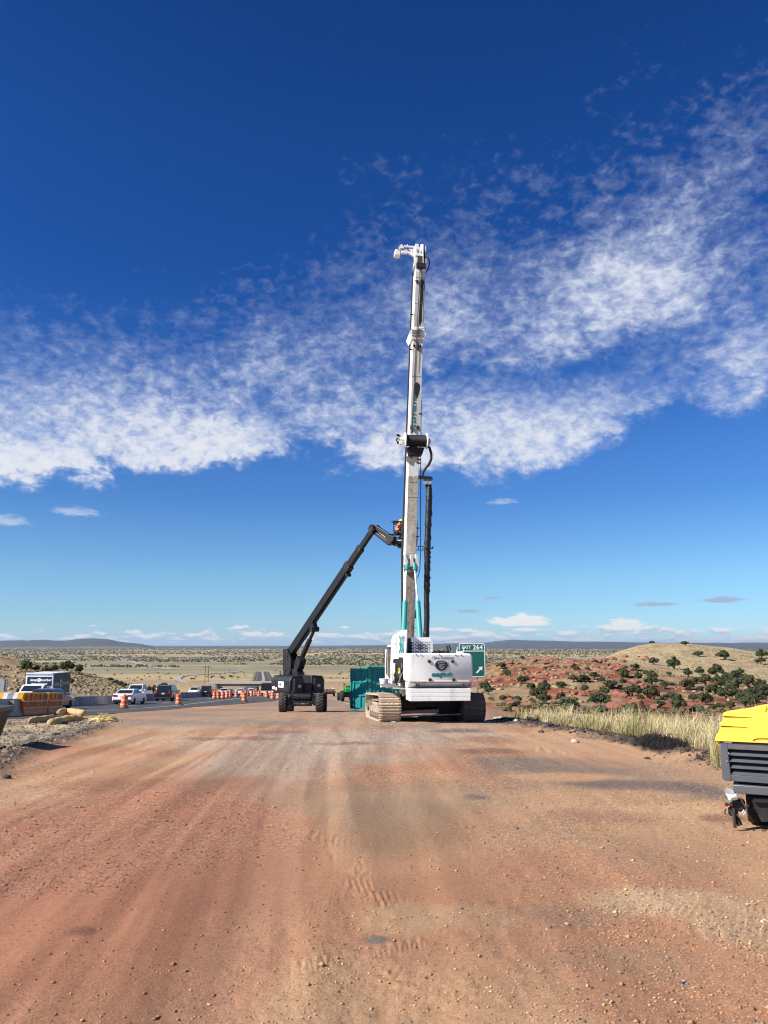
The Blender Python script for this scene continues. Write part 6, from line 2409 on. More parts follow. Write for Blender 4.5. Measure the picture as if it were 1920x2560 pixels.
for q in ((1056.8, 612, 1058.3, 660), (1063.6, 616, 1065, 660)):
    a, c = L(q[0], q[1], HY), L(q[2], q[3], HY)
    m.box(((a.x + c.x) / 2, HY + .25, (a.z + c.z) / 2), (c.x - a.x, .62, a.z - c.z))
m.build('sheave_cheek', WHITE_C, head, 0)
arm = MB()
arm.bar(L(1010, 616, HY + .3), L(1040, 618.8, HY + .3), .14, .07); arm.bar(L(1008, 624, HY + .3), L(1040, 643.5, HY + .3), .14, .10)
arm.bar(L(1035.3, 619, HY + .3), L(1035.3, 640, HY + .3), .10, .06); arm.bar(L(1028.7, 624, HY + .3), L(1028.7, 634, HY + .3), .10, .05); arm.bar(L(1022, 624.5, HY + .3), L(1034, 623.5, HY + .3), .06, .04)
ao = arm.build('cathead_arm', WHITE_C, head, 0)
hb('arm_plate', 1004.5, 616.2, 1019.2, 627.5, WHITE_C, .22, .38, ao)
hb('lamp_box', 987.8, 623.4, 1001.6, 634.6, WHITE_C, .1, .5, ao); hb('lamp_bracket', 989.5, 617.5, 996, 624, WHITE_C, .2, .4, ao)
m = MB(); p = L(1004.8, 614.5, HY)
m.lathe([(.155, .22), (.13, .28), (.155, .34)], 22, (p.x, HY, p.z), 'y'); m.build('cathead_sheave', mat('sheave_grey', (.45, .46, .44), .5), ao, 40)
m = MB(); m.prism([(L(*q, HY).x, L(*q, HY).z) for q in ((1000, 616), (1003, 606.5), (1007, 606.5), (1011.5, 616))], HY + .18, HY + .21, 'y'); m.build('sheave_guard', WHITE_C, ao, 0)
m = MB(); m.bar(L(1015.5, 616.5, HY + .3), L(1017.8, 611, HY + .3), .03); m.bar(L(1019.6, 616.5, HY + .3), L(1018, 611, HY + .3), .03); m.build('lifting_eye', WHITE_C, ao)
m = MB(); m.bar(L(996, 620, HY + .3), L(1004, 622, HY + .3), .12, .14); m.bar(L(1002, 630, HY + .3), L(1008, 631, HY + .3), .08, .10); m.build('pin_block', SOOT_SHADE, ao)
m = MB(); m.tube([L(1063.5, 644, HY + .2), L(1069, 644.8, HY + .2), L(1073, 650, HY + .2), L(1074, 656, HY + .2), L(1072.5, 666, HY + .2), L(1068, 676, HY + .2), L(1063.5, 682, HY + .2)], .030, 8); m.build('loop_hose', HOSE, rig, 60)
m = MB(); m.bar(L(1063, 633.5, HY + .2), L(1068, 634, HY + .2), .03); m.build('limit_switch', BLACK, head)


# ================================================================== telescopic boom lift
LCHAR = mat('charcoal_paint', (.0105, .011, .0145), .5, var=.15, scale=2, dirt=(.05, .045, .04), damt=.3, dscale=3)
LBOOM = mat('boom_charcoal', (.0085, .009, .012), .45, var=.12, scale=2)
TYRE = mat('tyre_rubber', (.016, .0155, .015), .85, var=.3, scale=6, dirt=(.075, .06, .05), damt=.55, dscale=5)
LX, LYC = gq(753.5, 1780.5)
lift = thing('boom_lift', 'black telescopic boom lift reaching up to the drilling mast', 'boom lift', Matrix.Translation((LX, LYC, gz(LX, LYC))))
LSL = (gz(LX, LYC + 3.0) - gz(LX, LYC)) / 3.0


def lug_tyre(x, y, r, w, parent, name='wheel', facing=1):
    z = r + LSL * y
    m = MB()
    m.lathe([(r * .62, -w * .46), (r * .90, -w * .5), (r * .955, -w * .40), (r * .965, 0), (r * .955, w * .40), (r * .90, w * .5), (r * .62, w * .46)], 30, (x, y, z), 'x')
    t = m.build(name, TYRE, parent, 40)
    m = MB()
    n = 20
    for k in range(n):
        for s in (-1, 1):
            a = 2 * math.pi * (k + (.5 if s > 0 else 0)) / n
            a2 = a + .20
            p0 = (x + s * w * .02, y + math.cos(a2) * r * .975, z + math.sin(a2) * r * .975)
            p1 = (x + s * w * .49, y + math.cos(a) * r * .955, z + math.sin(a) * r * .955)
            m.bar(p0, p1, .050, .055, up=(0, math.cos(a), math.sin(a)))
    m.build('tread_lugs', mat('worn_tread', (.07, .062, .055), .85, var=.3, scale=6), t, 0)
    m = MB(); m.lathe([(r * .60, -w * .36), (r * .56, -w * .30), (r * .22, -w * .26), (r * .20, w * .26), (r * .56, w * .30), (r * .60, w * .36)], 22, (x, y, z), 'x'); m.build('rim', BLACK, t, 40)
    return t


for x, y in ((-1.04, 0), (1.04, 0), (-1.0, 3.0), (1.0, 3.0)):
    lug_tyre(x, y, .53, .41, lift)
m = MB()
m.cbox((0, 1.5 + .1, .72 + LSL * 1.5), (1.15, 3.3, .42), .05)
m.cbox((0, 0, .56), (1.65, .26, .24), .03); m.cbox((0, 3.0, .56 + LSL * 3), (1.65, .26, .24), .03)
m.cyl((-.5, -.05, .86), (.5, -.05, .86), .19, 14)
m.box((0, -.12, .40), (1.2, .10, .10))
m.cyl((0, 1.5, .85), (0, 1.5, 1.05), .55, 22)
for s in (-1, 1):
    m.cyl((s * .78, 0, .38), (s * .62, 0, .80), .10, 10); m.box((s * .70, .02, .62), (.20, .36, .34))
m.build('chassis', BLACK, lift, 30)
for s in (-1, 1):
    m = MB(); m.tube([(s * .1, -.20, .60), (s * .35, -.26, .46), (s * .6, -.18, .56)], .025, 7); m.build('steering_hose', HOSE, lift, 60)
m = MB(); m.cyl((-.45, -.16, .47), (.45, -.16, .47), .035, 10); m.build('steering_rod', GREYST, lift, 40)

LC = Vector((LX, LYC + 1.5, gz(LX, LYC)))
BD = Vector((.62, -.785, 0)).normalized()
TYAW = math.atan2(-BD.x, BD.y)
TT = Matrix.Translation((-.36, 1.5, 0)) @ Matrix.Rotation(TYAW, 4, 'Z')
m = MB(); m.cbox((0, -.1, 1.08), (2.2, 2.5, .16), .03); m.build('turntable', BLACK, lift, 30, M=TT)


def hood(s):
    """side hood with sloping shoulders; s = +1 is the side that faces the camera"""
    x0, x1 = (.28, 1.20) if s > 0 else (-1.20, -.28)
    xo = x1 if s > 0 else x0
    xi = x0 if s > 0 else x1
    m = MB()
    prof = [(xi, .98), (xo - s * .10, .98), (xo, 1.18), (xo, 1.72), (xo - s * .16, 1.98), (xi, 2.02)]
    if s < 0:
        prof = prof[::-1]
    for y0, y1 in ((-1.12, .98),):
        m.prism(prof, y0, y1, 'y')
    h = m.build('hood', LCHAR, lift, 25, .05, M=TT)
    m = MB()
    m.prism([(a + (.012 * s if abs(a - xo) < .2 else 0), b_ + .012) for a, b_ in prof], -.60, -.57, 'y')
    m.build('hood_seam', SOOT_SHADE, h, 0)
    m = MB()
    m.cbox(((xi + xo) / 2 - s * .05, 1.06, 1.45), (.72, .22, .84), .09); m.build('front_cap', BLACK, h, 30)
    m = MB(); m.box(((xi + xo) / 2 - s * .08, 1.178, 1.43), (.20, .012, .16)); m.build('sticker', mat('grey_sticker', (.42, .42, .42), .5, var=.25, scale=12), h, 0)
    return h


h1 = hood(1)
hood(-1)
WL = mat('white_label', (.80, .80, .79), .45)
xo = 1.205
m = MB(); m.box((xo, .02, 1.50), (.012, .60, .34)); lab = m.build('company_label', WL, h1, 0)
mm = MB(); mm.prism([(.02 + .14 * math.cos(a), 1.50 + .105 * math.sin(a)) for a in np.linspace(0, 6.2, 20)], xo + .007, xo + .0085, 'x', Matrix.Translation((0, -.13, 0)))
mm.build('label_print', mat('navy_print', (.02, .05, .10), .5), h1, 0)
mm = MB(); mm.box((xo + .008, -.11, 1.50), (.003, .035, .17)); mm.build('label_print', WL, h1, 0)
for q, z in ((.16, 1.54), (.16, 1.46)):
    mm = MB(); mm.box((xo + .007, q, z), (.003, .22, .04)); mm.build('label_print', mat('pale_blue_print', (.42, .50, .56), .5), h1, 0)
for q, z, w_, hh_, c in ((-.80, 1.28, .30, .16, (.72, .62, .62)), (-1.02, 1.10, .20, .14, (.72, .68, .58)), (-.50, 1.24, .13, .18, (.76, .75, .72))):
    mm = MB(); mm.box((xo - (.06 if z < 1.15 else .0), q, z), (.014, w_, hh_)); mm.build('decal', mat('decal_%d' % int(c[1] * 100), c, .5, var=.3, scale=14), h1, 0)
m = MB(); m.lathe([(.02, 0), (.02, .06)], 8, (.75, -.82, 2.0)); m.tube([(.75, -.88, 2.0), (.75, -.88, 2.16), (.75, -.82, 2.22), (.75, -.76, 2.16), (.75, -.76, 2.0)], .022, 7); m.build('lifting_loop', BLACK, h1, 60)
m = MB(); m.cbox((0, .85, 1.32), (.52, .5, .5), .05); m.build('boom_rest', BLACK, lift, 30, M=TT)


def bp(px, py, off=0.0):
    """point in the vertical plane of the boom, in lift coordinates"""
    n = Vector((BD.y, -BD.x, 0))
    d = ray(px, py)
    c = LC + n * off
    t = (c - EYE).dot(n) / d.dot(n)
    return EYE + d * t - Vector((LX, LYC, gz(LX, LYC)))


BN = Vector((BD.y, -BD.x, 0))
def plate(name, pts, off, th, m_, par):
    P_ = [bp(*q) for q in pts]
    k = len(P_)
    b = MB()
    b.add([p + BN * (off - th / 2) for p in P_] + [p + BN * (off + th / 2) for p in P_], [list(range(k))[::-1], [k + i for i in range(k)]] + [[i, (i + 1) % k, k + (i + 1) % k, k + i] for i in range(k)])
    return b.build(name, m_, par, 30)


upr = None
for off in (-.26, .26):
    upr = plate('upright', [(717.3, 1692), (717.3, 1622.5), (727, 1622), (737, 1645), (737.3, 1672), (730, 1688), (727, 1692)], off, .05, LCHAR, lift)
plate('upright', [(719, 1690), (719, 1630), (734, 1650), (734, 1672)], 0, .40, BLACK, lift)
plate('brace_arm', [(737, 1674), (747.5, 1672), (757.5, 1697), (745, 1698)], 0, .46, LCHAR, lift)
for px, py in ((728, 1641), (723.5, 1676), (732.5, 1670)):
    p = bp(px, py)
    m = MB(); m.cyl(p + BN * -.31, p + BN * .31, .07, 10); m.build('pivot_pin', BLACK, lift, 40)
ax0, ax1 = (737.5, 1616), (930.5, 1327.5)
def along(f):
    return bp(ax0[0] + (ax1[0] - ax0[0]) * f, ax0[1] + (ax1[1] - ax0[1]) * f)
f1, f2 = .705, .852
for nm, a_, b_, w_, h_ in (('boom_base_section', -.055, f1, .34, .48), ('boom_mid_section', f1 - .06, f2, .28, .38), ('boom_fly_section', f2 - .06, 1.0, .22, .30)):
    m = MB(); m.bar(along(a_), along(b_), w_, h_); m.build(nm, LBOOM, lift, 0, .02)
m = MB(); m.bar(along(f1 - .035), along(f1 + .004), .37, .51); m.build('wear_collar', LCHAR, lift, 0, .015)
m = MB(); m.bar(along(f2 - .02), along(f2 + .003), .31, .41); m.build('wear_collar', LCHAR, lift, 0, .015)
bd = (along(1) - along(0)).normalized()
bup = BN.cross(bd).normalized()
if bup.z < 0:
    bup = -bup
q = along(f1 - .045) - bup * .36
m = MB(); m.cyl(q - BN * .14, q + BN * .14, .10, 14); m.build('cable_roller', BLACK, lift, 40)
m = MB(); m.tube([along(.10) - bup * .36, along(.3) - bup * .33, along(.55) - bup * .33, along(f1 - .06) - bup * .33], .05, 8); m.build('cable_track', BLACK, lift, 60)
c0, c1 = bp(756.5, 1640), bp(786, 1573)
m = MB(); m.cyl(c0, c0.lerp(c1, .60), .155, 14); m.build('lift_cylinder', BLACK, lift, 40)
m = MB(); m.cyl(c0.lerp(c1, .55), c1, .10, 12); m.build('lift_rod', BLACK, lift, 40)
m = MB(); m.cyl(c1 - BN * .26, c1 + BN * .26, .15, 12); m.bar(c1, along(.225), .3, .34); m.build('rod_bracket', BLACK, lift, 30)
q = bp(754, 1645)
m = MB(); m.bar(q, bp(747, 1668), .42, .5); m.bar(bp(748, 1662), bp(741, 1690), .40, .42); m.build('cylinder_seat', BLACK, lift, 0)
# elbow and jib, which swings in towards the basket
BKT = at(1014, 1353.5, 40.3)
ELB = Vector((LX, LYC, gz(LX, LYC))) + bp(935, 1317)
def jp(px, py):
    """jib points: depth slides from the elbow to the basket"""
    f = (px - 935.0) / (984.0 - 935.0)
    return at(px, py, ELB.y + (40.35 - ELB.y) * f) - Vector((LX, LYC, gz(LX, LYC)))
m = MB(); m.cyl(jp(936, 1322) - BN * .26, jp(936, 1322) + BN * .26, .22, 14); m.bar(jp(930, 1330), jp(939, 1318), .46, .42); m.build('elbow', LCHAR, lift, 30)
m = MB(); m.bar(jp(936, 1316), jp(975, 1341), .24, .22); m.build('jib_upper_link', LBOOM, lift, 0, .02)
m = MB(); m.bar(jp(934, 1329), jp(973, 1359), .24, .17); m.build('jib_lower_link', LBOOM, lift, 0, .02)
m = MB(); m.tube([jp(941, 1325), jp(952, 1337), jp(958, 1338), jp(966, 1350), jp(974, 1352)], .035, 7); m.build('jib_hose', HOSE, lift, 60)
m = MB(); m.cyl(jp(944, 1327), jp(968, 1347), .06, 10); m.build('jib_cylinder', GREYST, lift, 40)
m = MB(); m.bar(jp(972, 1338), jp(978, 1361), .34, .30); m.bar(jp(976, 1345), jp(987, 1349), .30, .30); m.bar(jp(974, 1359), jp(984, 1361), .26, .10); m.build('rotator', LCHAR, lift, 0, .02)

# basket, in lift coordinates, level
O = BKT - Vector((LX, LYC, gz(LX, LYC)))
BW, BDp = 1.24, .95
bx = O.x
fl = O.z
def rel(px, py, dy=0.0):
    return at(px, py, 40.3 + dy) - Vector((LX, LYC, gz(LX, LYC)))
m = MB(); m.cbox((bx, O.y + BDp / 2, fl - .06), (BW, BDp, .16), .03); m.cbox((bx + .08, O.y + BDp / 2, fl - .20), (BW * .8, BDp * .7, .16), .06)
bask = m.build('basket_floor', BLACK, lift, 30)
m = MB(); m.box((rel(998, 1351).x, O.y - .012, rel(998, 1351).z), (.33, .02, .055)); m.build('white_strip', WL, bask, 0)
rl = []
for zz in (.22, .58, 1.06):
    for (xa, ya, xb, yb) in ((-1, 0, 1, 0), (-1, 1, 1, 1), (-1, 0, -1, 1), (1, 0, 1, 1)):
        m = MB(); m.cyl((bx + xa * BW / 2, O.y + ya * BDp, fl + zz), (bx + xb * BW / 2, O.y + yb * BDp, fl + zz), .022, 8); m.build('rail', BLACK, bask, 60)
for xa in (-1, -.45, .1, .55, 1):
    for ya in (0, 1):
        m = MB(); m.cyl((bx + xa * BW / 2, O.y + ya * BDp, fl), (bx + xa * BW / 2, O.y + ya * BDp, fl + 1.06), .020, 8); m.build('rail_post', BLACK, bask, 60)
m = MB(); m.cbox((bx - BW / 2 + .10, O.y + .06, fl + 1.04), (.30, .22, .14), .02); m.build('control_box', BLACK, bask, 30)
for zz in (.40, 1.06):
    m = MB(); m.bar((bx - BW / 2 - .14, O.y + .1, fl + zz), (bx - BW / 2 + .1, O.y + .1, fl + zz - .03), .05); m.build('rail_stub', BLACK, bask)


# ================================================================== people in the basket
SKIN = mat('skin', (.42, .24, .16), .6)
VEST = mat('orange_vest', (.85, .20, .05), .7, var=.15, scale=8)
DARKCL = mat('dark_workwear', (.014, .014, .018), .85, var=.3, scale=8)
HELM = mat('yellow_helmet', (.80, .55, .04), .35)
BOOT = mat('work_boot', (.05, .035, .025), .8)


def person(root_w, yaw, bend, label, shirt, s=1.0, hipz=.86):
    """one continuous body grown on a jointed skeleton; bending forward over the rail"""
    r = thing('person', label, 'person', Matrix.Translation(root_w) @ Matrix.Rotation(yaw, 4, 'Z') @ Matrix.Scale(s, 4), 'workers in the lift basket')
    cb, sb = math.cos(bend), math.sin(bend)
    hip = Vector((0, -.10 if hipz > .7 else -.22, hipz))
    def up(d, side=0.0, fwd=0.0):
        return hip + Vector((side, d * sb + fwd * cb, d * cb - fwd * sb))
    J = [hip, up(.20), up(.38), up(.50), up(.57), up(.66, 0, .03)]
    Rd = [(.145, .11), (.135, .10), (.165, .11), (.10, .08), (.055, .055), (.08, .095)]
    E = [(0, 1), (1, 2), (2, 3), (3, 4), (4, 5)]
    def chain(start, pts, rads):
        k = start
        for p_, q_ in zip(pts, rads):
            J.append(Vector(p_)); Rd.append(q_); E.append((k, len(J) - 1)); k = len(J) - 1
        return k
    for sd_ in (-1, 1):
        chain(3, [up(.47, sd_ * .17), up(.30, sd_ * .25, .16), up(.34, sd_ * .20, .38), up(.36, sd_ * .18, .46)], [(.065, .065), (.05, .05), (.036, .036), (.034, .024)])
        chain(0, [(sd_ * .10, hip.y, hipz - .06), (sd_ * .14, .05 if hipz > .7 else .24, .45), (sd_ * .12, -.03, .10), (sd_ * .13, .10, .04)], [(.095, .10), (.065, .07), (.045, .05), (.045, .035)])
    me = bpy.data.meshes.new('body')
    me.from_pydata([tuple(j) for j in J], E, [])
    for m_ in (DARKCL, shirt, SKIN):
        me.materials.append(m_)
    o = bpy.data.objects.new('body', me)
    link(o, r)
    o.modifiers.new('skin', 'SKIN').use_smooth_shade = True
    sv = me.skin_vertices[0].data
    for i, q_ in enumerate(Rd):
        sv[i].radius = q_
    sv[0].use_root = True
    sub = o.modifiers.new('smooth', 'SUBSURF'); sub.levels = 1; sub.render_levels = 2
    # fixed mesh with clothing assigned by height on the body
    bpy.context.view_layer.update()
    em = bpy.data.meshes.new_from_object(o.evaluated_get(bpy.context.evaluated_depsgraph_get()))
    o.modifiers.clear()
    o.data = em
    em.name = 'body'
    em.materials.clear()
    for m_ in (DARKCL, shirt, SKIN):
        em.materials.append(m_)
    ax_ = Vector((0, sb, cb))
    for p_ in em.polygons:
        c = p_.center
        d = (c - hip).dot(ax_)
        fw = (c - hip).dot(Vector((0, cb, -sb)))
        p_.material_index = 2 if (d > .55 or fw > .36) else (1 if d > .12 else 0)
        p_.use_smooth = True
    hd = up(.70, 0, .04)
    m = MB(); m.lathe([(.135, -.012), (.175, -.010), (.178, .004), (.140, .020), (.136, .06), (.115, .105), (.075, .14), (.02, .155)], 20)
    he = m.build('helmet', HELM, r, 50)
    he.matrix_local = Matrix.Translation(hd + Vector((0, .02, .0))) @ Matrix.Rotation(-bend * .75, 4, 'X')
    m = MB(); m.blob(hd + Vector((0, .115, -.05)), (.018, .03, .022), 1, .05, 1); m.build('nose', SKIN, r, 60)
    for sd_ in (-1, 1):
        m = MB(); m.blob(hd + Vector((sd_ * .035, .10, -.015)), (.013, .008, .010), 1, 0, 1); m.build('eye', mat('eye', (.04, .03, .025), .3), r, 60)
        m = MB(); m.blob(hd + Vector((sd_ * .085, .01, -.04)), (.012, .025, .03), 1, .05, 1); m.build('ear', SKIN, r, 60)
        m = MB(); m.cbox((sd_ * .125, .05, .045), (.105, .29, .09), .03); m.build('boot', BOOT, r, 40)
        hb_ = up(.36, sd_ * .18, .47)
        for k in range(5):
            a = hb_ + Vector(((k - 2) * .018, 0, 0))
            fdir = Vector((-sd_ * .5 if k == (4 if sd_ < 0 else 0) else 0, cb * .8, -sb * .8 - .3)).normalized()
            m = MB(); m.tube([a, a + fdir * .035, a + fdir * .06 + Vector((0, 0, -.015))], [.010, .009, .007], 6); m.build('finger', SKIN, r, 60)
    return r


zb_ = gz(LX, LYC)
pw = at(999.0, 1352, 40.75)
person(Vector((pw.x, 40.72, BKT.z + .02)), math.radians(-55), .42, 'worker in yellow helmet and orange clothing crouching in the lift basket', VEST, 1.0, .48)
pw2 = at(1013.5, 1352, 41.0)
person(Vector((pw2.x, 41.0, BKT.z + .02)), math.radians(10), .30, 'second worker with yellow helmet, mostly hidden behind the mast', DARKCL, 1.0, .54)

# ================================================================== teal container
CX0 = at(921, 1772, 47.6).x
cont = thing('shipping_container', 'teal corrugated shipping container with one door swung open', 'container', Matrix.Translation((CX0, 47.6, gz(CX0 + 1, 47.6))))
Lc, Wc, Hc = 6.06, 2.44, 2.62
for x in (.09, Lc - .09):
    for y in (.09, Wc - .09):
        m = MB(); m.cbox((x, y, Hc / 2), (.18, .18, Hc), .015); m.build('corner_post', TEALD, cont, 30)
        for z in (.06, Hc - .06):
            m = MB(); m.cbox((x, y, z), (.20, .20, .13), .01); m.box((x, y - .104 if y < 1 else y + .104, z), (.07, .008, .06)); m.build('corner_casting', TEALD, cont, 30)
for z, hh_ in ((.08, .16), (Hc - .07, .12)):
    for y in (.06, Wc - .06):
        m = MB(); m.box((Lc / 2, y, z), (Lc - .37, .11, hh_)); m.build('side_rail', TEALD, cont)
    m = MB(); m.box((Lc - .06, Wc / 2, z), (.11, Wc - .37, hh_)); m.build('end_rail', TEALD, cont)
def corr(x0_, x1_, y, out):
    pts = []
    x = x0_
    while x < x1_ - .14:
        pts += [(x, 0), (x + .07, 0), (x + .11, .05), (x + .18, .05), (x + .22, 0)]
        x += .28
    pts.append((x1_, 0))
    n = len(pts)
    vs = [(a, y + out * .04 - out * b_, z) for z in (.15, Hc - .12) for a, b_ in pts]
    return vs, [(i, i + 1, n + i + 1, n + i) for i in range(n - 1)]
for y, o_ in ((.06, 1), (Wc - .06, -1)):
    m = MB(); m.add(*corr(.18, Lc - .18, y, o_)); m.build('corrugated_wall', TEALD, cont, 0)
m = MB(); m.box((Lc / 2, Wc / 2, Hc - .03), (Lc - .2, Wc - .2, .03)); m.build('container_roof', TEALD, cont)
m = MB(); m.box((Lc / 2, Wc / 2, .17), (Lc - .2, Wc - .2, .04)); m.build('container_floor', WOODP, cont)
m = MB(); m.box((Lc - .05, Wc / 2, Hc / 2), (.04, Wc - .36, Hc - .3)); m.build('end_wall', TEALD, cont)
def door(hy, ang):
    """door leaf hinged on the corner post, opened to lie outwards"""
    W_, H_ = 1.17, Hc - .22
    D = Matrix.Translation((-.03, hy, .12)) @ Matrix.Rotation(ang, 4, 'Z')
    m = MB(); m.box((-W_ / 2, 0, H_ / 2), (W_, .035, H_)); d = m.build('door', TEALD, cont, 0, M=D)
    xs = (-W_ + .04, -W_ * .80, -W_ * .42, -.05)
    for k, x in enumerate(xs):
        m = MB(); m.box((x, -.045, H_ / 2), (.07, .075, H_)); m.build('door_stile', TEALD, d)
    for z in (.04, H_ * .335, H_ * .665, H_ - .04):
        for i, (a_, b_) in enumerate(zip(xs[1:], xs[2:])):
            m = MB(); m.box(((a_ + b_) / 2, -.045, z), (b_ - a_ - .075, .07, .075)); m.build('door_rail', TEALD, d)
    for z in (.25, .9, 1.5, 2.15):
        m = MB(); m.cbox((.0, -.05, z), (.14, .06, .09), .01); m.build('hinge', TEALD, d, 30)
    m = MB(); m.cyl((-W_ * .9, .06, .05), (-W_ * .9, .06, H_ - .05), .02, 8); m.build('locking_bar', GALV, d, 60)
    return d
door(.05, math.radians(-24)); door(Wc - .05, math.radians(-62))
p = at(887, 1773, 46.6)
m = MB(); m.box((0, 0, .05), (.42, .2, .09)); m.box((.05, .02, .13), (.14, .1, .08)); o = m.build('door_stop_block', mat('teal_scrap', (.02, .13, .13), .7), None); o.location = (p.x, 46.7, gz(p.x, 46.7)); tag(o, 'dark teal block on the pavement below the open container door', 'block')

# ================================================================== green utility vehicle, stake truck, box trailer
GREENP = mat('green_paint', (.02, .30, .07), .4)
def wheel(x, y, r, w, parent, m_=None, rim=None, name='wheel'):
    m = MB(); m.lathe([(r * .62, -w * .5), (r * .94, -w * .5), (r, -w * .36), (r, w * .36), (r * .94, w * .5), (r * .62, w * .5)], 22, (x, y, r), 'x'); t = m.build(name, m_ or TYRE, parent, 40)
    m = MB(); m.lathe([(r * .62, -w * .42), (r * .2, -w * .34), (r * .2, w * .34), (r * .62, w * .42)], 18, (x, y, r), 'x'); m.build('rim', rim or BLACK, t, 40)
    return t


TX, TYd = gq(862, 1754)
tr = thing('tractor', 'green and black tractor half hidden behind the container door', 'tractor', Matrix.Translation((TX, TYd, gz(TX, TYd))) @ Matrix.Rotation(math.radians(12), 4, 'Z'))
for x, y, r_, w_ in ((-.30, 0, .60, .38), (1.0, 0, .60, .38), (-.45, 1.7, .46, .26), (.95, 1.7, .46, .26)):
    lug = wheel(x, y, r_, w_, tr)
m = MB(); m.cbox((.35, .9, .75), (.8, 2.3, .55), .05); m.build('frame', BLACK, tr, 30)
m = MB(); m.prism([(-.6, 1.05), (1.2, .95), (1.2, 1.3), (-.4, 1.52), (-.6, 1.45)], -.05, .75, 'x'); m.build('hood', GREENP, tr, 30, .04)
m = MB(); m.bar((-.10, -.15, 1.0), (-.10, .15, 1.95), .07); m.bar((-.10, .15, 1.95), (.75, .6, 1.25), .06); m.build('roll_bar', BLACK, tr)
m = MB(); m.prism([(-.05, 1.1), (.9, 1.05), (.95, 1.25), (.2, 1.75), (.0, 1.8)], -.35, -.28, 'y'); m.build('fender', GREENP, tr, 30, .02)
m = MB(); m.cbox((.30, .2, 1.25), (.55, .5, .12), .04); m.cbox((.30, -.05, 1.5), (.55, .12, .45), .04); m.build('seat', BLACK, tr, 30)

sx_, sy_ = gq(824, 1741)
st = thing('stake_truck', 'dark flatbed truck seen from behind with slatted rack and orange light bar', 'truck', Matrix.Translation((sx_, sy_, gz(sx_, sy_))))
for x in (-.75, .75):
    wheel(x, .6, .40, .34, st)
m = MB(); m.box((0, 1.8, .62), (1.9, 3.8, .14)); m.box((0, .1, .45), (1.5, .12, .16)); m.build('bed', BLACK, st)
for z in (.78, .98, 1.18):
    m = MB(); m.box((0, 0, z), (1.95, .04, .11)); m.build('rack_slat', BLACK, st)
for x in (-.92, -.3, .3, .92):
    m = MB(); m.box((x, -.03, .98), (.07, .05, .62)); m.build('rack_stake', GREYST, st)
m = MB(); m.box((.1, 1.2, 1.36), (1.2, .3, .12)); m.build('light_bar', mat('orange_lamp', (.85, .32, .10), .4), st)
m = MB(); m.box((.55, 1.0, 1.30), (.4, .4, .08)); m.build('white_board', WL, st)
for k, x in enumerate((-.5, .1, .6)):
    m = MB(); m.cbox((x, .5, 1.05), (.35, .4, .4), .03); m.build('cargo_crate', mat('cargo_%d' % k, ((.10, .14, .22), (.6, .18, .06), (.2, .2, .2))[k], .7), st, 30)

d_ = 160.0
q = ray(665, 1737); bxx = q.x * d_ / q.y
bt = thing('box_trailer', 'black box trailer with white rear board beside the boom lift', 'trailer', Matrix.Translation((bxx, d_, gz(bxx, d_))) @ Matrix.Rotation(.1, 4, 'Z'))
m = MB(); m.cbox((0, 2.4, 1.65), (2.05, 4.8, 1.5), .05); m.build('box', BLACK, bt, 30)
m = MB(); m.box((0, -.08, .82), (2.05, .1, .36)); m.build('rear_board', WL, bt)
for s in (-1, 1):
    wheel(s * .8, 3.0, .36, .24, bt)
m = MB(); m.box((0, 2.4, .72), (1.5, 4.6, .2)); m.build('frame', BLACK, bt)


# ================================================================== cars
PAINTS = {
    'white': mat('car_white', (.78, .79, .80), .25, coat=.6, var=.02), 'black': mat('car_black', (.010, .010, .012), .2, coat=.8, var=.02),
    'blue': mat('car_steel_blue', (.075, .095, .13), .25, .3, coat=.7, var=.03), 'silver': mat('car_silver', (.45, .46, .47), .28, .6, coat=.5, var=.03),
}
TAIL = mat('tail_lamp_red', (.35, .012, .012), .25)
HEAD = mat('head_lamp', (.70, .72, .74), .15)
PLATE = mat('licence_plate', (.60, .58, .45), .5)
TRIM = mat('black_trim', (.015, .015, .016), .6)


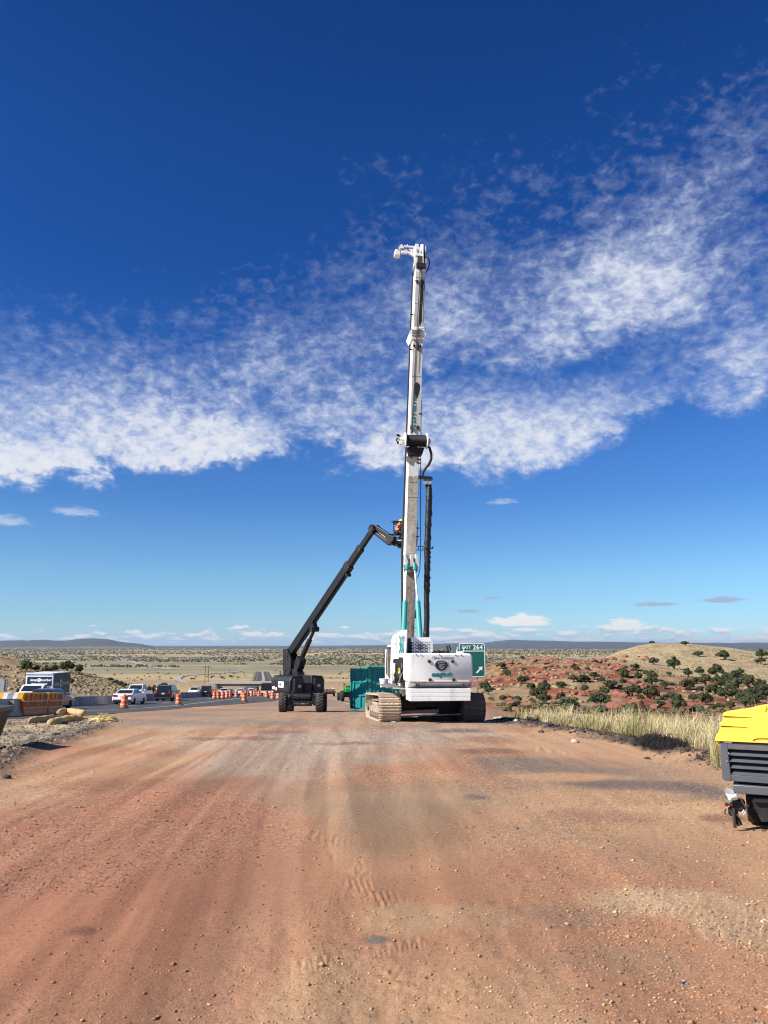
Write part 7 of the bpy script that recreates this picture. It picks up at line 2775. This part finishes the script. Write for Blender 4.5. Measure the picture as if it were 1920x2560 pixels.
def car(x, y, yaw, kind, paint, label, name='car', cat='car', group='cars on the highway'):
    spec = {'sedan': (4.8, 1.84, 1.44), 'suv': (4.75, 1.92, 1.78), 'pickup': (5.6, 1.98, 1.86)}[kind]
    Lg, Wd, Ht = spec
    p = PAINTS[paint]
    z = gz(x, y)
    slope = (gz(x, y + 2) - gz(x, y - 2)) / 4
    t = thing(name, label, cat, Matrix.Translation((x, y, z + .01)) @ Matrix.Rotation(math.atan(slope), 4, 'X') @ Matrix.Rotation(yaw, 4, 'Z'), group)
    h = Lg / 2
    if kind == 'sedan':
        body = [(-h, .42), (-h + .04, .80), (-h + .10, .93), (-h + .75, 1.0), (h - 1.25, .95), (h - .25, .78), (h, .62), (h - .02, .30), (h - .4, .20), (-h + .4, .20), (-h + .02, .30)]
        roof = [(-h + .45, .96), (-h + 1.25, Ht - .06), (-h + 1.7, Ht), (.1, Ht), (h - 1.25, .93)]
    elif kind == 'suv':
        body = [(-h, .46), (-h + .03, 1.04), (-h + .08, 1.08), (h - 1.2, 1.08), (h - .2, .95), (h, .75), (h - .02, .36), (h - .4, .26), (-h + .4, .26), (-h + .02, .34)]
        roof = [(-h + .08, 1.05), (-h + .38, Ht - .08), (-h + .75, Ht), (.35, Ht), (h - 1.15, 1.05)]
    else:
        body = [(-h, .55), (-h + .02, 1.10), (h - 1.35, 1.16), (h - .25, 1.08), (h, .85), (h - .02, .45), (h - .4, .34), (-h + .4, .34), (-h + .02, .42)]
        roof = [(-.75, 1.10), (-.68, Ht - .04), (-.45, Ht), (.55, Ht), (h - 1.3, 1.13)]
    m = MB(); m.prism(body, -Wd / 2, Wd / 2, 'x'); bd_ = m.build('body', p, t, 40, .07)
    m = MB()
    k = len(roof)
    zlo = roof[0][1]
    vs = []
    for s in (-1, 1):
        for (yy, zz) in roof:
            f = (zz - zlo) / (Ht - zlo)
            vs.append((s * (Wd / 2 - .05 - .17 * max(f, 0)), yy, zz))
    m.add(vs, [list(range(k))[::-1], [k + i for i in range(k)]] + [[i, (i + 1) % k, k + (i + 1) % k, k + i] for i in range(k)])
    m.build('cabin', p, t, 40, .05)
    def half(zz):
        return Wd / 2 - .05 - .17 * (zz - zlo) / (Ht - zlo)
    def pane(name_, y0, z0, y1, z1, a=.12, b_=.14, w0=.10):
        m_ = MB()
        P0 = Vector((0, y0, z0)).lerp(Vector((0, y1, z1)), a); P1 = Vector((0, y0, z0)).lerp(Vector((0, y1, z1)), 1 - b_)
        n_ = Vector((0, -(z1 - z0), y1 - y0)).normalized()
        if n_.z < 0: n_ = -n_
        n_ *= .012
        v = [(-half(P0.z) + w0, P0.y, P0.z), (half(P0.z) - w0, P0.y, P0.z), (half(P1.z) - w0, P1.y, P1.z), (-half(P1.z) + w0, P1.y, P1.z)]
        v = [Vector(q_) + n_ for q_ in v] + [Vector(q_) - n_ for q_ in v]
        m_.add(v, [(0, 1, 2, 3), (7, 6, 5, 4), (0, 4, 5, 1), (1, 5, 6, 2), (2, 6, 7, 3), (3, 7, 4, 0)])
        m_.build(name_, GLASSD, t, 0)
    pane('rear_window', *roof[0], *roof[1])
    pane('windshield', *roof[-1], *roof[-2])
    ylo, yhi = roof[1][0] + .05, roof[-2][0] + .25
    for s in (-1, 1):
        z0_, z1_ = zlo + .06, Ht - .10
        yb0, yb1 = roof[0][0] + (roof[1][0] - roof[0][0]) * .35 + .10, roof[-1][0] - .22
        yt0, yt1 = roof[1][0] + .16, roof[-2][0] + .02
        for nm, fa, fb in (('rear_side_window', 0, .47), ('front_side_window', .51, 1.0)):
            m_ = MB()
            v = []
            for o_ in (.012, -.012):
                for (f_, lo_) in ((fa, 1), (fb, 1), (fb, 0), (fa, 0)):
                    yy = (yb0 + (yb1 - yb0) * f_) if lo_ else (yt0 + (yt1 - yt0) * f_)
                    zz = z0_ if lo_ else z1_
                    v.append((s * (half(zz) + o_), yy, zz))
            m_.add(v, [(0, 1, 2, 3), (7, 6, 5, 4), (0, 4, 5, 1), (1, 5, 6, 2), (2, 6, 7, 3), (3, 7, 4, 0)])
            m_.build(nm, GLASSD, t, 0)
        tz = .82 if kind == 'sedan' else .98
        m = MB(); m.cbox((s * (Wd / 2 - .24), -h + .03, tz), (.40 if kind == 'sedan' else .2, .10, .15 if kind == 'sedan' else .34), .02); m.build('tail_light', TAIL, t, 30)
        m = MB(); m.cbox((s * (Wd / 2 - .27), h - .14, .76 if kind == 'sedan' else .90), (.42, .16, .15), .02); m.build('headlight', HEAD, t, 30)
        m = MB(); m.cbox((s * (Wd / 2 + .10), roof[-1][0] - .42, zlo + .10), (.20, .12, .15), .03); m.build('side_mirror', p, t, 30)
        rr_ = .33 if kind == 'sedan' else .38
        for yy in (-h + .95, h - .95):
            wheel(s * (Wd / 2 - .12), yy, rr_, .25, t, TYRE, mat('alloy_rim', (.35, .36, .37), .35, .6))
    m = MB(); m.cbox((0, -h + .02, .36), (Wd * .92, .12, .20), .03); m.build('rear_bumper', TRIM, t, 30)
    m = MB(); m.cbox((0, h - .02, .36), (Wd * .92, .12, .22), .03); m.box((0, h - .05, .62), (Wd * .5, .1, .14)); m.build('front_bumper', TRIM, t, 30)
    m = MB(); m.box((0, -h - .005, .74 if kind == 'sedan' else .84), (.32, .02, .15)); m.build('number_plate', PLATE, t)
    if kind == 'pickup':
        m = MB(); m.box((0, -h + .95, 1.105), (Wd * .84, 1.75, .03)); m.build('bed_cover', TRIM, t)
    if kind == 'suv':
        for s in (-1, 1):
            m = MB(); m.bar((s * .62, -h + .6, Ht + .02), (s * .62, .5, Ht + .02), .04); m.build('roof_rail', TRIM, t)
    return t


def xat(px, py, Y):
    q_ = ray(px, py)
    return q_.x * Y / q_.y


hd = lambda y: math.atan2(-(float(axis(y + 5)) - float(axis(y - 5))), 10.0)
car(xat(124, 1770, 57.5), 57.5, .02, 'sedan', 'blue', 'steel blue sedan behind the orange water barriers')
car(xat(324, 1760, 77), 77, .0, 'sedan', 'white', 'white sedan with black rear window behind the largest drum')
car(xat(419, 1754, 91), 91, hd(91), 'suv', 'black', 'large black car near the median with pale plate, left of the second drum', 'suv')
car(xat(519, 1744, 131), 131, hd(131), 'suv', 'black', 'black car farther off, left of the row of five drums', 'suv')
car(xat(344, 1750, 97), 97, math.pi, 'pickup', 'white', 'white pickup coming towards us beyond the median barrier', 'pickup_truck', 'pickup')
car(xat(486, 1738, 160), 160, math.pi + hd(160), 'suv', 'white', 'small white car coming up beyond the median barrier', 'suv')
car(xat(560, 1742, 150), 150, math.pi + hd(150) * 0 + hd(150), 'sedan', 'white', 'white sedan showing its windshield behind the row of five drums')
car(xat(601, 1740, 165), 165, hd(165), 'sedan', 'white', 'white sedan seen from behind left of the nearest middle drum')
car(xat(574, 1738, 178), 178, hd(178), 'sedan', 'silver', 'silver sedan just behind the white one at the row of five')
car(xat(628, 1734, 230), 230, hd(230), 'suv', 'white', 'tiny white van among the farthest drums under the overpass', 'van', 'van')
car(xat(640, 1722, 420), 420, hd(420), 'sedan', 'black', 'tiny dark car far down the highway under the overpass')
car(xat(612, 1734, 215), 215, hd(215), 'sedan', 'black', 'dark sedan ahead of the white sedan among far drums')


def box_truck():
    Y = 69.5
    x0_, x1_ = xat(63, 1720, Y), xat(131.5, 1720, Y)
    w = x1_ - x0_
    xc = (x0_ + x1_) / 2
    zg = gz(xc, Y)
    top = at(100, 1682.5, Y).z - zg
    bot = 0.85
    t = thing('box_truck', 'white delivery box truck with navy front panel and dark side facing us', 'truck', Matrix.Translation((xc, Y, zg)))
    Lb = 3.75
    m = MB(); m.cbox((0, Lb / 2, (top + bot) / 2), (w, Lb, top - bot), .03); bx_ = m.build('cargo_box', WHITE_C, t, 30)
    m = MB(); m.cyl((-w / 2 + .02, .02, top - .06), (w / 2 - .02, .02, top - .06), .10, 12); m.build('front_rail', mat('satin_aluminium', (.62, .63, .66), .35, .4), bx_, 40)
    pz1, pz0 = at(100, 1692, Y).z - zg, at(100, 1715.5, Y).z - zg
    m = MB(); m.box((0, -.012, (pz0 + pz1) / 2), (w * .90, .015, pz1 - pz0)); m.build('navy_panel', mat('navy_print', (.02, .05, .10), .5) if False else mat('sign_navy', (.006, .017, .060), .45), bx_, 0)
    zz = pz0 + (pz1 - pz0) * .66
    text_obj('lettering', 'sleep', .30, SIGN_W, bx_, Matrix.Translation((-.50, -.022, zz)) @ FACE, .008, .002)
    text_obj('lettering', 'number', .30, SIGN_W, bx_, Matrix.Translation((.62, -.022, zz)) @ FACE, .008, .002)
    m = MB(); m.prism([(.165 * math.cos(a) - .02, zz + .165 * math.sin(a)) for a in np.linspace(0, 6.0, 22)], -.024, -.0195, 'y'); m.build('logo_disc', SIGN_W, bx_, 0)
    m = MB(); m.box((-.02, -.026, zz + .05), (.05, .003, .07)); m.box((-.02, -.026, zz - .05), (.05, .003, .07)); m.build('logo_mark', mat('sign_navy', (.006, .017, .060), .45), bx_, 0)
    text_obj('lettering', 'sleepnumber.com', .20, SIGN_W, bx_, Matrix.Translation((0, -.022, pz0 + (pz1 - pz0) * .27)) @ FACE, .006, .002)
    m = MB(); m.box((w / 2 + .006, Lb / 2 + .05, (top + bot) / 2 + .02), (.015, Lb - .15, top - bot - .16)); m.build('dark_side_panel', mat('dark_print', (.022, .016, .018), .5), bx_, 0)
    SIDE = Matrix(((0, 0, 1, 0), (1, 0, 0, 0), (0, 1, 0, 0), (0, 0, 0, 1)))
    pale = mat('pale_side_print', (.40, .38, .38), .5)
    zs = pz0 + .18
    text_obj('lettering', 'sleep', .48, pale, bx_, Matrix.Translation((w / 2 + .016, Lb * .23, zs)) @ SIDE, .006, .002)
    text_obj('lettering', 'number', .48, pale, bx_, Matrix.Translation((w / 2 + .016, Lb * .78, zs)) @ SIDE, .006, .002)
    m = MB(); m.prism([(Lb * .47 + .26 * math.cos(a), zs + .34 * math.sin(a)) for a in np.linspace(0, 6.0, 22)], w / 2 + .015, w / 2 + .018, 'x'); m.build('logo_disc', mat('side_logo', (.60, .60, .62), .5), bx_, 0)
    m = MB(); m.prism([(Lb * .47 + .13 * math.cos(a), zs + .22 * math.sin(a)) for a in np.linspace(0, 6.0, 22)], w / 2 + .019, w / 2 + .021, 'x'); m.build('logo_mark', mat('dark_print', (.022, .016, .018), .5), bx_, 0)
    # cab in front of the box, facing the camera
    cw_ = 1.95
    cxo = -.22
    prof = [(-2.35, .45), (-2.35, .95), (-2.15, 1.14), (-1.25, 1.27), (-.62, 1.84), (-.10, 1.89), (-.05, .45)]
    m = MB(); m.prism(prof, cxo - cw_ / 2, cxo + cw_ / 2, 'x'); cb_ = m.build('cab', PAINTS['white'], t, 40, .07)
    n_ = Vector((0, -.72, .63)).normalized() * .012
    v = []
    for s_ in (1, -1):
        for (x, y, z) in ((-cw_ / 2 + .12, -1.19, 1.325), (cw_ / 2 - .12, -1.19, 1.325), (cw_ / 2 - .2, -.68, 1.785), (-cw_ / 2 + .2, -.68, 1.785)):
            v.append(Vector((x + cxo, y, z)) + n_ * s_)
    m = MB(); m.add(v, [(0, 1, 2, 3), (7, 6, 5, 4), (0, 4, 5, 1), (1, 5, 6, 2), (2, 6, 7, 3), (3, 7, 4, 0)]); m.build('windshield', GLASSD, cb_, 0)
    for s in (-1, 1):
        m = MB(); m.prism([(-1.02, 1.32), (-.2, 1.32), (-.2, 1.78), (-.58, 1.78)], cxo + s * (cw_ / 2 + .0) - .012, cxo + s * (cw_ / 2) + .012, 'x'); m.build('side_window', GLASSD, cb_, 0)
        m = MB(); m.cbox((cxo + s * (cw_ / 2 + .20), -1.0, 1.40), (.22, .12, .30), .03); m.build('side_mirror', BLACK, cb_, 30)
        m = MB(); m.cbox((cxo + s * .78, -2.33, .86), (.28, .10, .20), .03); m.build('headlight', HEAD, cb_, 30)
        wheel(cxo + s * .82, -1.5, .38, .26, t); wheel(s * .85, 2.6, .38, .30, t)
    m = MB(); m.cbox((cxo, -2.37, .86), (1.15, .06, .30), .03); m.build('radiator_grille', TRIM, cb_, 30)
    m = MB(); m.cbox((cxo, -2.40, .52), (1.9, .16, .24), .04); m.build('front_bumper', TRIM, cb_, 30)
    m = MB(); m.box((0, 1.0, .70), (.9, 5.6, .22)); m.build('frame', BLACK, t)


box_truck()

# ================================================================== yellow compressor at the right edge
CYAW = math.radians(-27)
cl = at(1801, 1951, 8.95)
CM = Matrix.Translation((cl.x, cl.y, gz(cl.x, cl.y))) @ Matrix.Rotation(CYAW, 4, 'Z')
comp = thing('air_compressor', 'yellow-hooded towable air compressor with grey louvred end, cut by the right edge', 'compressor', CM)
K = Loc(CM)
GREYC = mat('slate_grey_paint', (.085, .092, .108), .38, var=.08, scale=3, dirt=(.16, .13, .10), damt=.25, dscale=3)
YELH = mat('yellow_hood_plastic', (.86, .55, .065), .45, var=.04, scale=2, dirt=(.62, .43, .16), damt=.35, dscale=3.5, dthr=(.50, .72), bump=.08, bscale=90)
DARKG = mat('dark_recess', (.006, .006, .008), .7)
CW_, CLn = 1.36, 2.1
def k2(px, py, ly=0.0):
    q = K(px, py, ly)
    return (q.x, q.z)
gt, gb = k2(1799, 1854)[1], k2(1804, 1951)[1]
xl0, xl1 = k2(1799, 1856)[0], k2(1806, 1951)[0]
# grey body: frame with a louvred opening
ox0, ox1 = k2(1821, 1905)[0], CW_ - .10
lz1, lz0 = k2(1825, 1873)[1], k2(1828, 1937)[1]
m = MB(); m.prism([(xl0, gt), (xl1 + .002, gb + .03), (xl1 + .03, gb), (CW_ - xl1, gb), (CW_ - xl0, gt)], .10, CLn, 'y'); body = m.build('body', GREYC, comp, 30)
m = MB(); m.prism([(xl0, gt), (xl1, gb + .03), (xl1 + .02, gb), (ox0 + .02, gb), (ox0, gt)], 0, .098, 'y'); m.build('end_frame', GREYC, body, 30, .008)
m = MB(); m.prism([(ox1, gt), (ox1 - .02, gb), (CW_ - xl1 - .02, gb), (CW_ - xl0, gt)], 0, .098, 'y'); m.build('end_frame', GREYC, body, 30, .008)
m = MB(); m.prism([(ox0 + .001, gt), (ox0 + .001, lz1), (ox1 - .001, lz1), (ox1 - .001, gt)], .002, .098, 'y'); m.build('top_rail', GREYC, body, 0, .006)
m = MB(); m.prism([(ox0 + .02, gb), (ox0 + .012, lz0), (ox1 - .012, lz0), (ox1 - .02, gb)], .002, .098, 'y'); m.build('bottom_rail', GREYC, body, 0, .006)
m = MB(); m.box(((ox0 + ox1) / 2, .094, (lz0 + lz1) / 2), (ox1 - ox0, .008, lz1 - lz0)); m.build('recess', DARKG, body, 0)
nl = 4
ph = (lz1 - lz0) / nl
for k in range(nl):
    z1_ = lz1 - k * ph
    m = MB()
    m.prism([(.072, z1_ - ph * .36), (.080, z1_ - ph * .38), (.012, z1_ - ph * .98), (.004, z1_ - ph * .96)], ox0 + .004 + .006 * k, ox1 - .004 - .006 * k, 'x')
    m.build('louvre', GREYC, body, 0)
for px, py in ((1817.5, 1903), (1822, 1883)):
    q = K(px, py, 0)
    m = MB(); m.lathe([(.009, -.008), (.007, -.012), (.002, -.013)], 10, (q.x, 0, q.z), 'y'); m.build('latch_screw', SILVER, body, 40)
a_, b_ = k2(1809, 1853.5), k2(1830, 1856)
m = MB(); m.box(((a_[0] + b_[0]) / 2, -.002, gt - .004), (b_[0] - a_[0], .012, .014)); m.build('white_seal', WL, body, 0)
# lower skirt
s1, s0 = k2(1820, 1960)[1], k2(1820, 1981)[1]
m = MB(); m.prism([(xl1 + .10, s1), (xl1 + .115, s0), (CW_ - .18, s0), (CW_ - .16, s1)], -.02, .30, 'y'); m.build('skirt', GREYC, comp, 30, .008)
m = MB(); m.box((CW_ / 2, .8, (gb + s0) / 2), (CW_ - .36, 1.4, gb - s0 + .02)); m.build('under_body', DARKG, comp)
# hood
outl = [(1786.75, 1852.2), (1788, 1846), (1791.4, 1835.4), (1794, 1833), (1797.3, 1831.6), (1799, 1824), (1801, 1813.4), (1798.2, 1811.5), (1797.7, 1809.2), (1800.5, 1806.5), (1805.3, 1804.6), (1808, 1797), (1810.4, 1789.8), (1806.8, 1788.5), (1806.2, 1786.4), (1808.7, 1782.2), (1818, 1779), (1830.6, 1776.3), (1852, 1773.8), (1872.8, 1771.2), (1886, 1767.5), (1898, 1764.5), (1920, 1760.7)]
half_ = [k2(px, py, -.03) for px, py in outl]
xm = CW_ / 2
pk = half_[-1]
top = half_ + [(xm - .05, pk[1] + .035), (xm + .05, pk[1] + .037)] + [(2 * xm - a, b_ + .01) for a, b_ in half_[::-1]]
m = MB()
n = len(top)
rings = []
zb_h = half_[0][1]
for y, ins, drop in ((-.03, 0.0, 0.0), (.05, 0, 0.0), (CLn * .5, .03, -.26), (CLn - .05, .06, -.46), (CLn + .03, .10, -.5)):
    rings.append([(xm + (a - xm) * (1 - ins), y, zb_h + (b_ - zb_h) * (1 + drop)) for a, b_ in top])
vs = [p for rg in rings for p in rg]
fs = [list(range(n))[::-1], [4 * n + i for i in range(n)]]
for k in range(4):
    for i in range(n):
        j = (i + 1) % n
        fs.append([k * n + i, k * n + j, (k + 1) * n + j, (k + 1) * n + i])
m.add(vs, fs)
hoodo = m.build('hood', YELH, comp, 28, .012)
for (a0, a1, w0) in (((1808, 1788.5), (1878, 1793), .020), ((1800, 1812.5), (1868, 1817.5), .020)):
    A, B_ = K(*a0, -.03), K(*a1, -.03)
    A.y = B_.y = -.03
    m = MB()
    u = Vector((0, 0, 1))
    v = [A + Vector((0, .0, .012)), A + Vector((0, -.022, .004)), A + Vector((0, -.022, -.004)), A + Vector((0, .0, -.006)), B_ + Vector((0, .0, .008)), B_ + Vector((0, -.004, .002)), B_ + Vector((0, -.004, -.002)), B_ + Vector((0, 0, -.004))]
    m.add(v, [(0, 1, 2, 3), (7, 6, 5, 4), (0, 4, 5, 1), (1, 5, 6, 2), (2, 6, 7, 3), (3, 7, 4, 0)])
    m.build('hood_ledge', YELH, hoodo, 0)
    m = MB()
    v = [A + Vector((0, -.0015, -.007)), A + Vector((0, -.0015, -.016)), B_ + Vector((0, -.0015, -.010)), B_ + Vector((0, -.0015, -.004))]
    m.add(v + [q + Vector((0, .004, 0)) for q in v], [(0, 1, 2, 3), (7, 6, 5, 4), (0, 4, 5, 1), (1, 5, 6, 2), (2, 6, 7, 3), (3, 7, 4, 0)])
    m.build('ledge_shade_line', mat('ochre_shade_line', (.30, .15, .012), .6), hoodo, 0)  # dark ochre strip paints the shadow line below the ledge
arc = [K(*q, -.034) for q in ((1882, 1851.5), (1886, 1848.5), (1892, 1846.5), (1905, 1846), (1918, 1846.5), (1926, 1848))]
m = MB(); m.tube(arc, .006, 6); m.build('handle_recess', mat('ochre_shade_line', (.30, .15, .012), .6), hoodo, 60)  # raised ochre tube paints the dark of the handle recess
q0, q1 = K(1786.8, 1852, -.03), K(1793, 1864, .02)
m = MB(); m.prism([(q0.x, q0.z + .004), (q0.x + .075, q0.z + .004), (q0.x + .06, q1.z), (q0.x + .035, q1.z)], .02, CLn - .1, 'y'); m.build('hood_lip', YELH, hoodo, 30, .006)
m = MB(); m.box((CW_ / 2, .05, gt + (zb_h - gt) * .5), (CW_ - .14, .1, max(.012, abs(zb_h - gt)))); m.build('hood_gasket', DARKG, comp, 0)
qq = K(1914, 1771.5, -.034)
text_obj('lettering', 'Joto', .060, mat('olive_print', (.22, .17, .02), .6), hoodo, Matrix.Translation((qq.x + .05, -.0335, qq.z)) @ Matrix.Rotation(math.radians(-3), 4, 'Y') @ FACE, .0, .002, shear=.25, spacing=1.15) if False else None
text_obj('lettering', 'Jota', .058, mat('olive_print', (.22, .17, .02), .6), hoodo, Matrix.Translation((qq.x + .045, -.0335, qq.z)) @ Matrix.Rotation(math.radians(-2), 4, 'Y') @ FACE, .0, .002, shear=.3, spacing=1.1)
# chassis, wheels, tail bracket
gx = lambda px, py, ly=0.0: K(px, py, ly)
a_, b_ = gx(1852, 2001), gx(1925, 1993)
m = MB(); m.bar((xl1 + .30, -.05, a_.z + .02), (CW_ - .1, -.05, b_.z + .015), .07, .03); m.build('rear_beam', BLACK, comp)
m = MB(); m.prism([(xl1 + .28, a_.z + .01), (CW_ - .10, b_.z), (CW_ - .10, b_.z - .16), (xl1 + .36, a_.z - .20)], -.02, .02, 'y'); m.build('rear_plate', BLACK, comp, 30)
q = gx(1880, 2016, -.022)
text_obj('lettering', '1.0', .055, mat('ochre_stencil', (.30, .22, .02), .7), comp, Matrix.Translation((q.x, -.0215, q.z)) @ FACE, .002, .001) if False else None
for s, xx in ((0, xl1 + .33), (1, CW_ - .33)):
    r_ = .27
    t = thing if False else None
    m = MB(); m.lathe([(r_ * .6, -.11), (r_ * .93, -.115), (r_, -.08), (r_, .08), (r_ * .93, .115), (r_ * .6, .11)], 28, (xx, .42, r_ - .01), 'x'); tw = m.build('wheel', TYRE, comp, 40)
    m = MB()
    for k in range(26):
        a = 2 * math.pi * k / 26
        for o_ in (-.055, 0, .055):
            m.bar((xx + o_ - .02, .42 + math.cos(a) * r_, r_ - .01 + math.sin(a) * r_), (xx + o_ + .02, .42 + math.cos(a + .05) * r_, r_ - .01 + math.sin(a + .05) * r_), .022, .014, up=(0, math.cos(a), math.sin(a)))
    m.build('tread_blocks', TYRE, tw, 0)
    m = MB(); m.lathe([(r_ * .6, -.09), (r_ * .2, -.07), (r_ * .2, .07), (r_ * .6, .09)], 18, (xx, .42, r_ - .01), 'x'); m.build('rim', GALV, tw, 40)
# light bracket hanging at the corner
A = gx(1838, 1998, -.08)
m = MB(); m.cbox((A.x + .02, -.06, A.z - .06), (.15, .08, .13), .02); m.cbox((A.x - .03, -.07, A.z - .13), (.10, .06, .10), .02); m.bar((A.x - .04, -.06, A.z - .1), (A.x + .03, -.08, A.z - .27), .05, .04); m.build('light_bracket', BLACK, comp, 30)
for px, py in ((1817, 2011), (1828, 2012)):
    q = gx(px, py, -.12)
    m = MB(); m.cbox((q.x, -.12, q.z), (.04, .04, .035), .008); m.build('tail_light', mat('dark_red_lens', (.09, .012, .014), .3), comp, 30)
m = MB()
for pts in ([(1850, 1994), (1858, 2008), (1864, 2018), (1868, 2026), (1862, 2034), (1855, 2032)], [(1816, 2022), (1812, 2026), (1813, 2035)], [(1826, 2028), (1832, 2038), (1836, 2044)], [(1842, 2036), (1850, 2046)]):
    m.tube([gx(*q, -.14) for q in pts], .0085, 7)
m.build('loose_cable', mat('dusty_cable', (.06, .058, .055), .5), comp, 60)
for px, py in ((1855, 2033), (1859, 2037)):
    q = gx(px, py, -.15)
    m = MB(); m.cyl(q, q + Vector((.025, 0, .035)), .010, 8); m.build('cable_plug', SILVER, comp, 40)
a_, b_ = gx(1836, 2044, -.12), gx(1837.5, 2069, -.12)
m = MB(); m.cyl((a_.x, -.12, a_.z + .1), (b_.x, -.12, b_.z), .019, 10); m.build('prop_leg', mat('brown_black_steel', (.035, .022, .018), .6), comp, 40)
q = gx(1824.5, 1982, -.08)
m = MB(); m.lathe([(.024, -.012), (.048, -.014), (.052, 0), (.048, .014), (.024, .012)], 20, (q.x, -.08, q.z), 'y'); m.build('jockey_ring', mat('grey_ring', (.36, .37, .38), .4, .3), comp, 40)
RAG = mat('white_rag', (.80, .81, .79), .9, var=.05)
pts = [(1815, 1984), (1822, 1987), (1830, 1988.5), (1840.5, 1985), (1845, 1998), (1838, 2000), (1828, 2001), (1824, 2003), (1821, 1999), (1820, 1995)]
P_ = [gx(*q, -.17) for q in pts]
m = MB()
n = len(P_)
rr = random.Random(4)
front = [p + Vector((0, rr.uniform(-.02, .0), 0)) for p in P_]
back_ = [p + Vector((0, .035, 0)) for p in P_]
c0, c1 = sum(front, Vector()) / n + Vector((0, -.03, 0)), sum(back_, Vector()) / n
m.add(front + back_ + [c0, c1], [[i, (i + 1) % n, 2 * n] for i in range(n)] + [[n + (i + 1) % n, n + i, 2 * n + 1] for i in range(n)] + [[i, n + i, n + (i + 1) % n, (i + 1) % n] for i in range(n)])
rag = m.build('rag', RAG, None, 60)
wl = CM.copy()
rag.matrix_world = wl
tag(rag, 'white and green rag tied to the compressor corner light', 'rag')
pts = [gx(*q, -.172) for q in ((1822, 1999.5), (1828, 2001.5), (1834, 1999), (1831, 2002.5), (1824, 2005))]
m = MB(); n = len(pts)
m.add([p + Vector((0, -.012, 0)) for p in pts] + [p + Vector((0, .02, 0)) for p in pts], [list(range(n)), [n + i for i in range(n)][::-1]] + [[i, n + i, n + (i + 1) % n, (i + 1) % n] for i in range(n)])
g = m.build('green_hem', mat('green_cloth', (.06, .42, .16), .9), rag, 0)
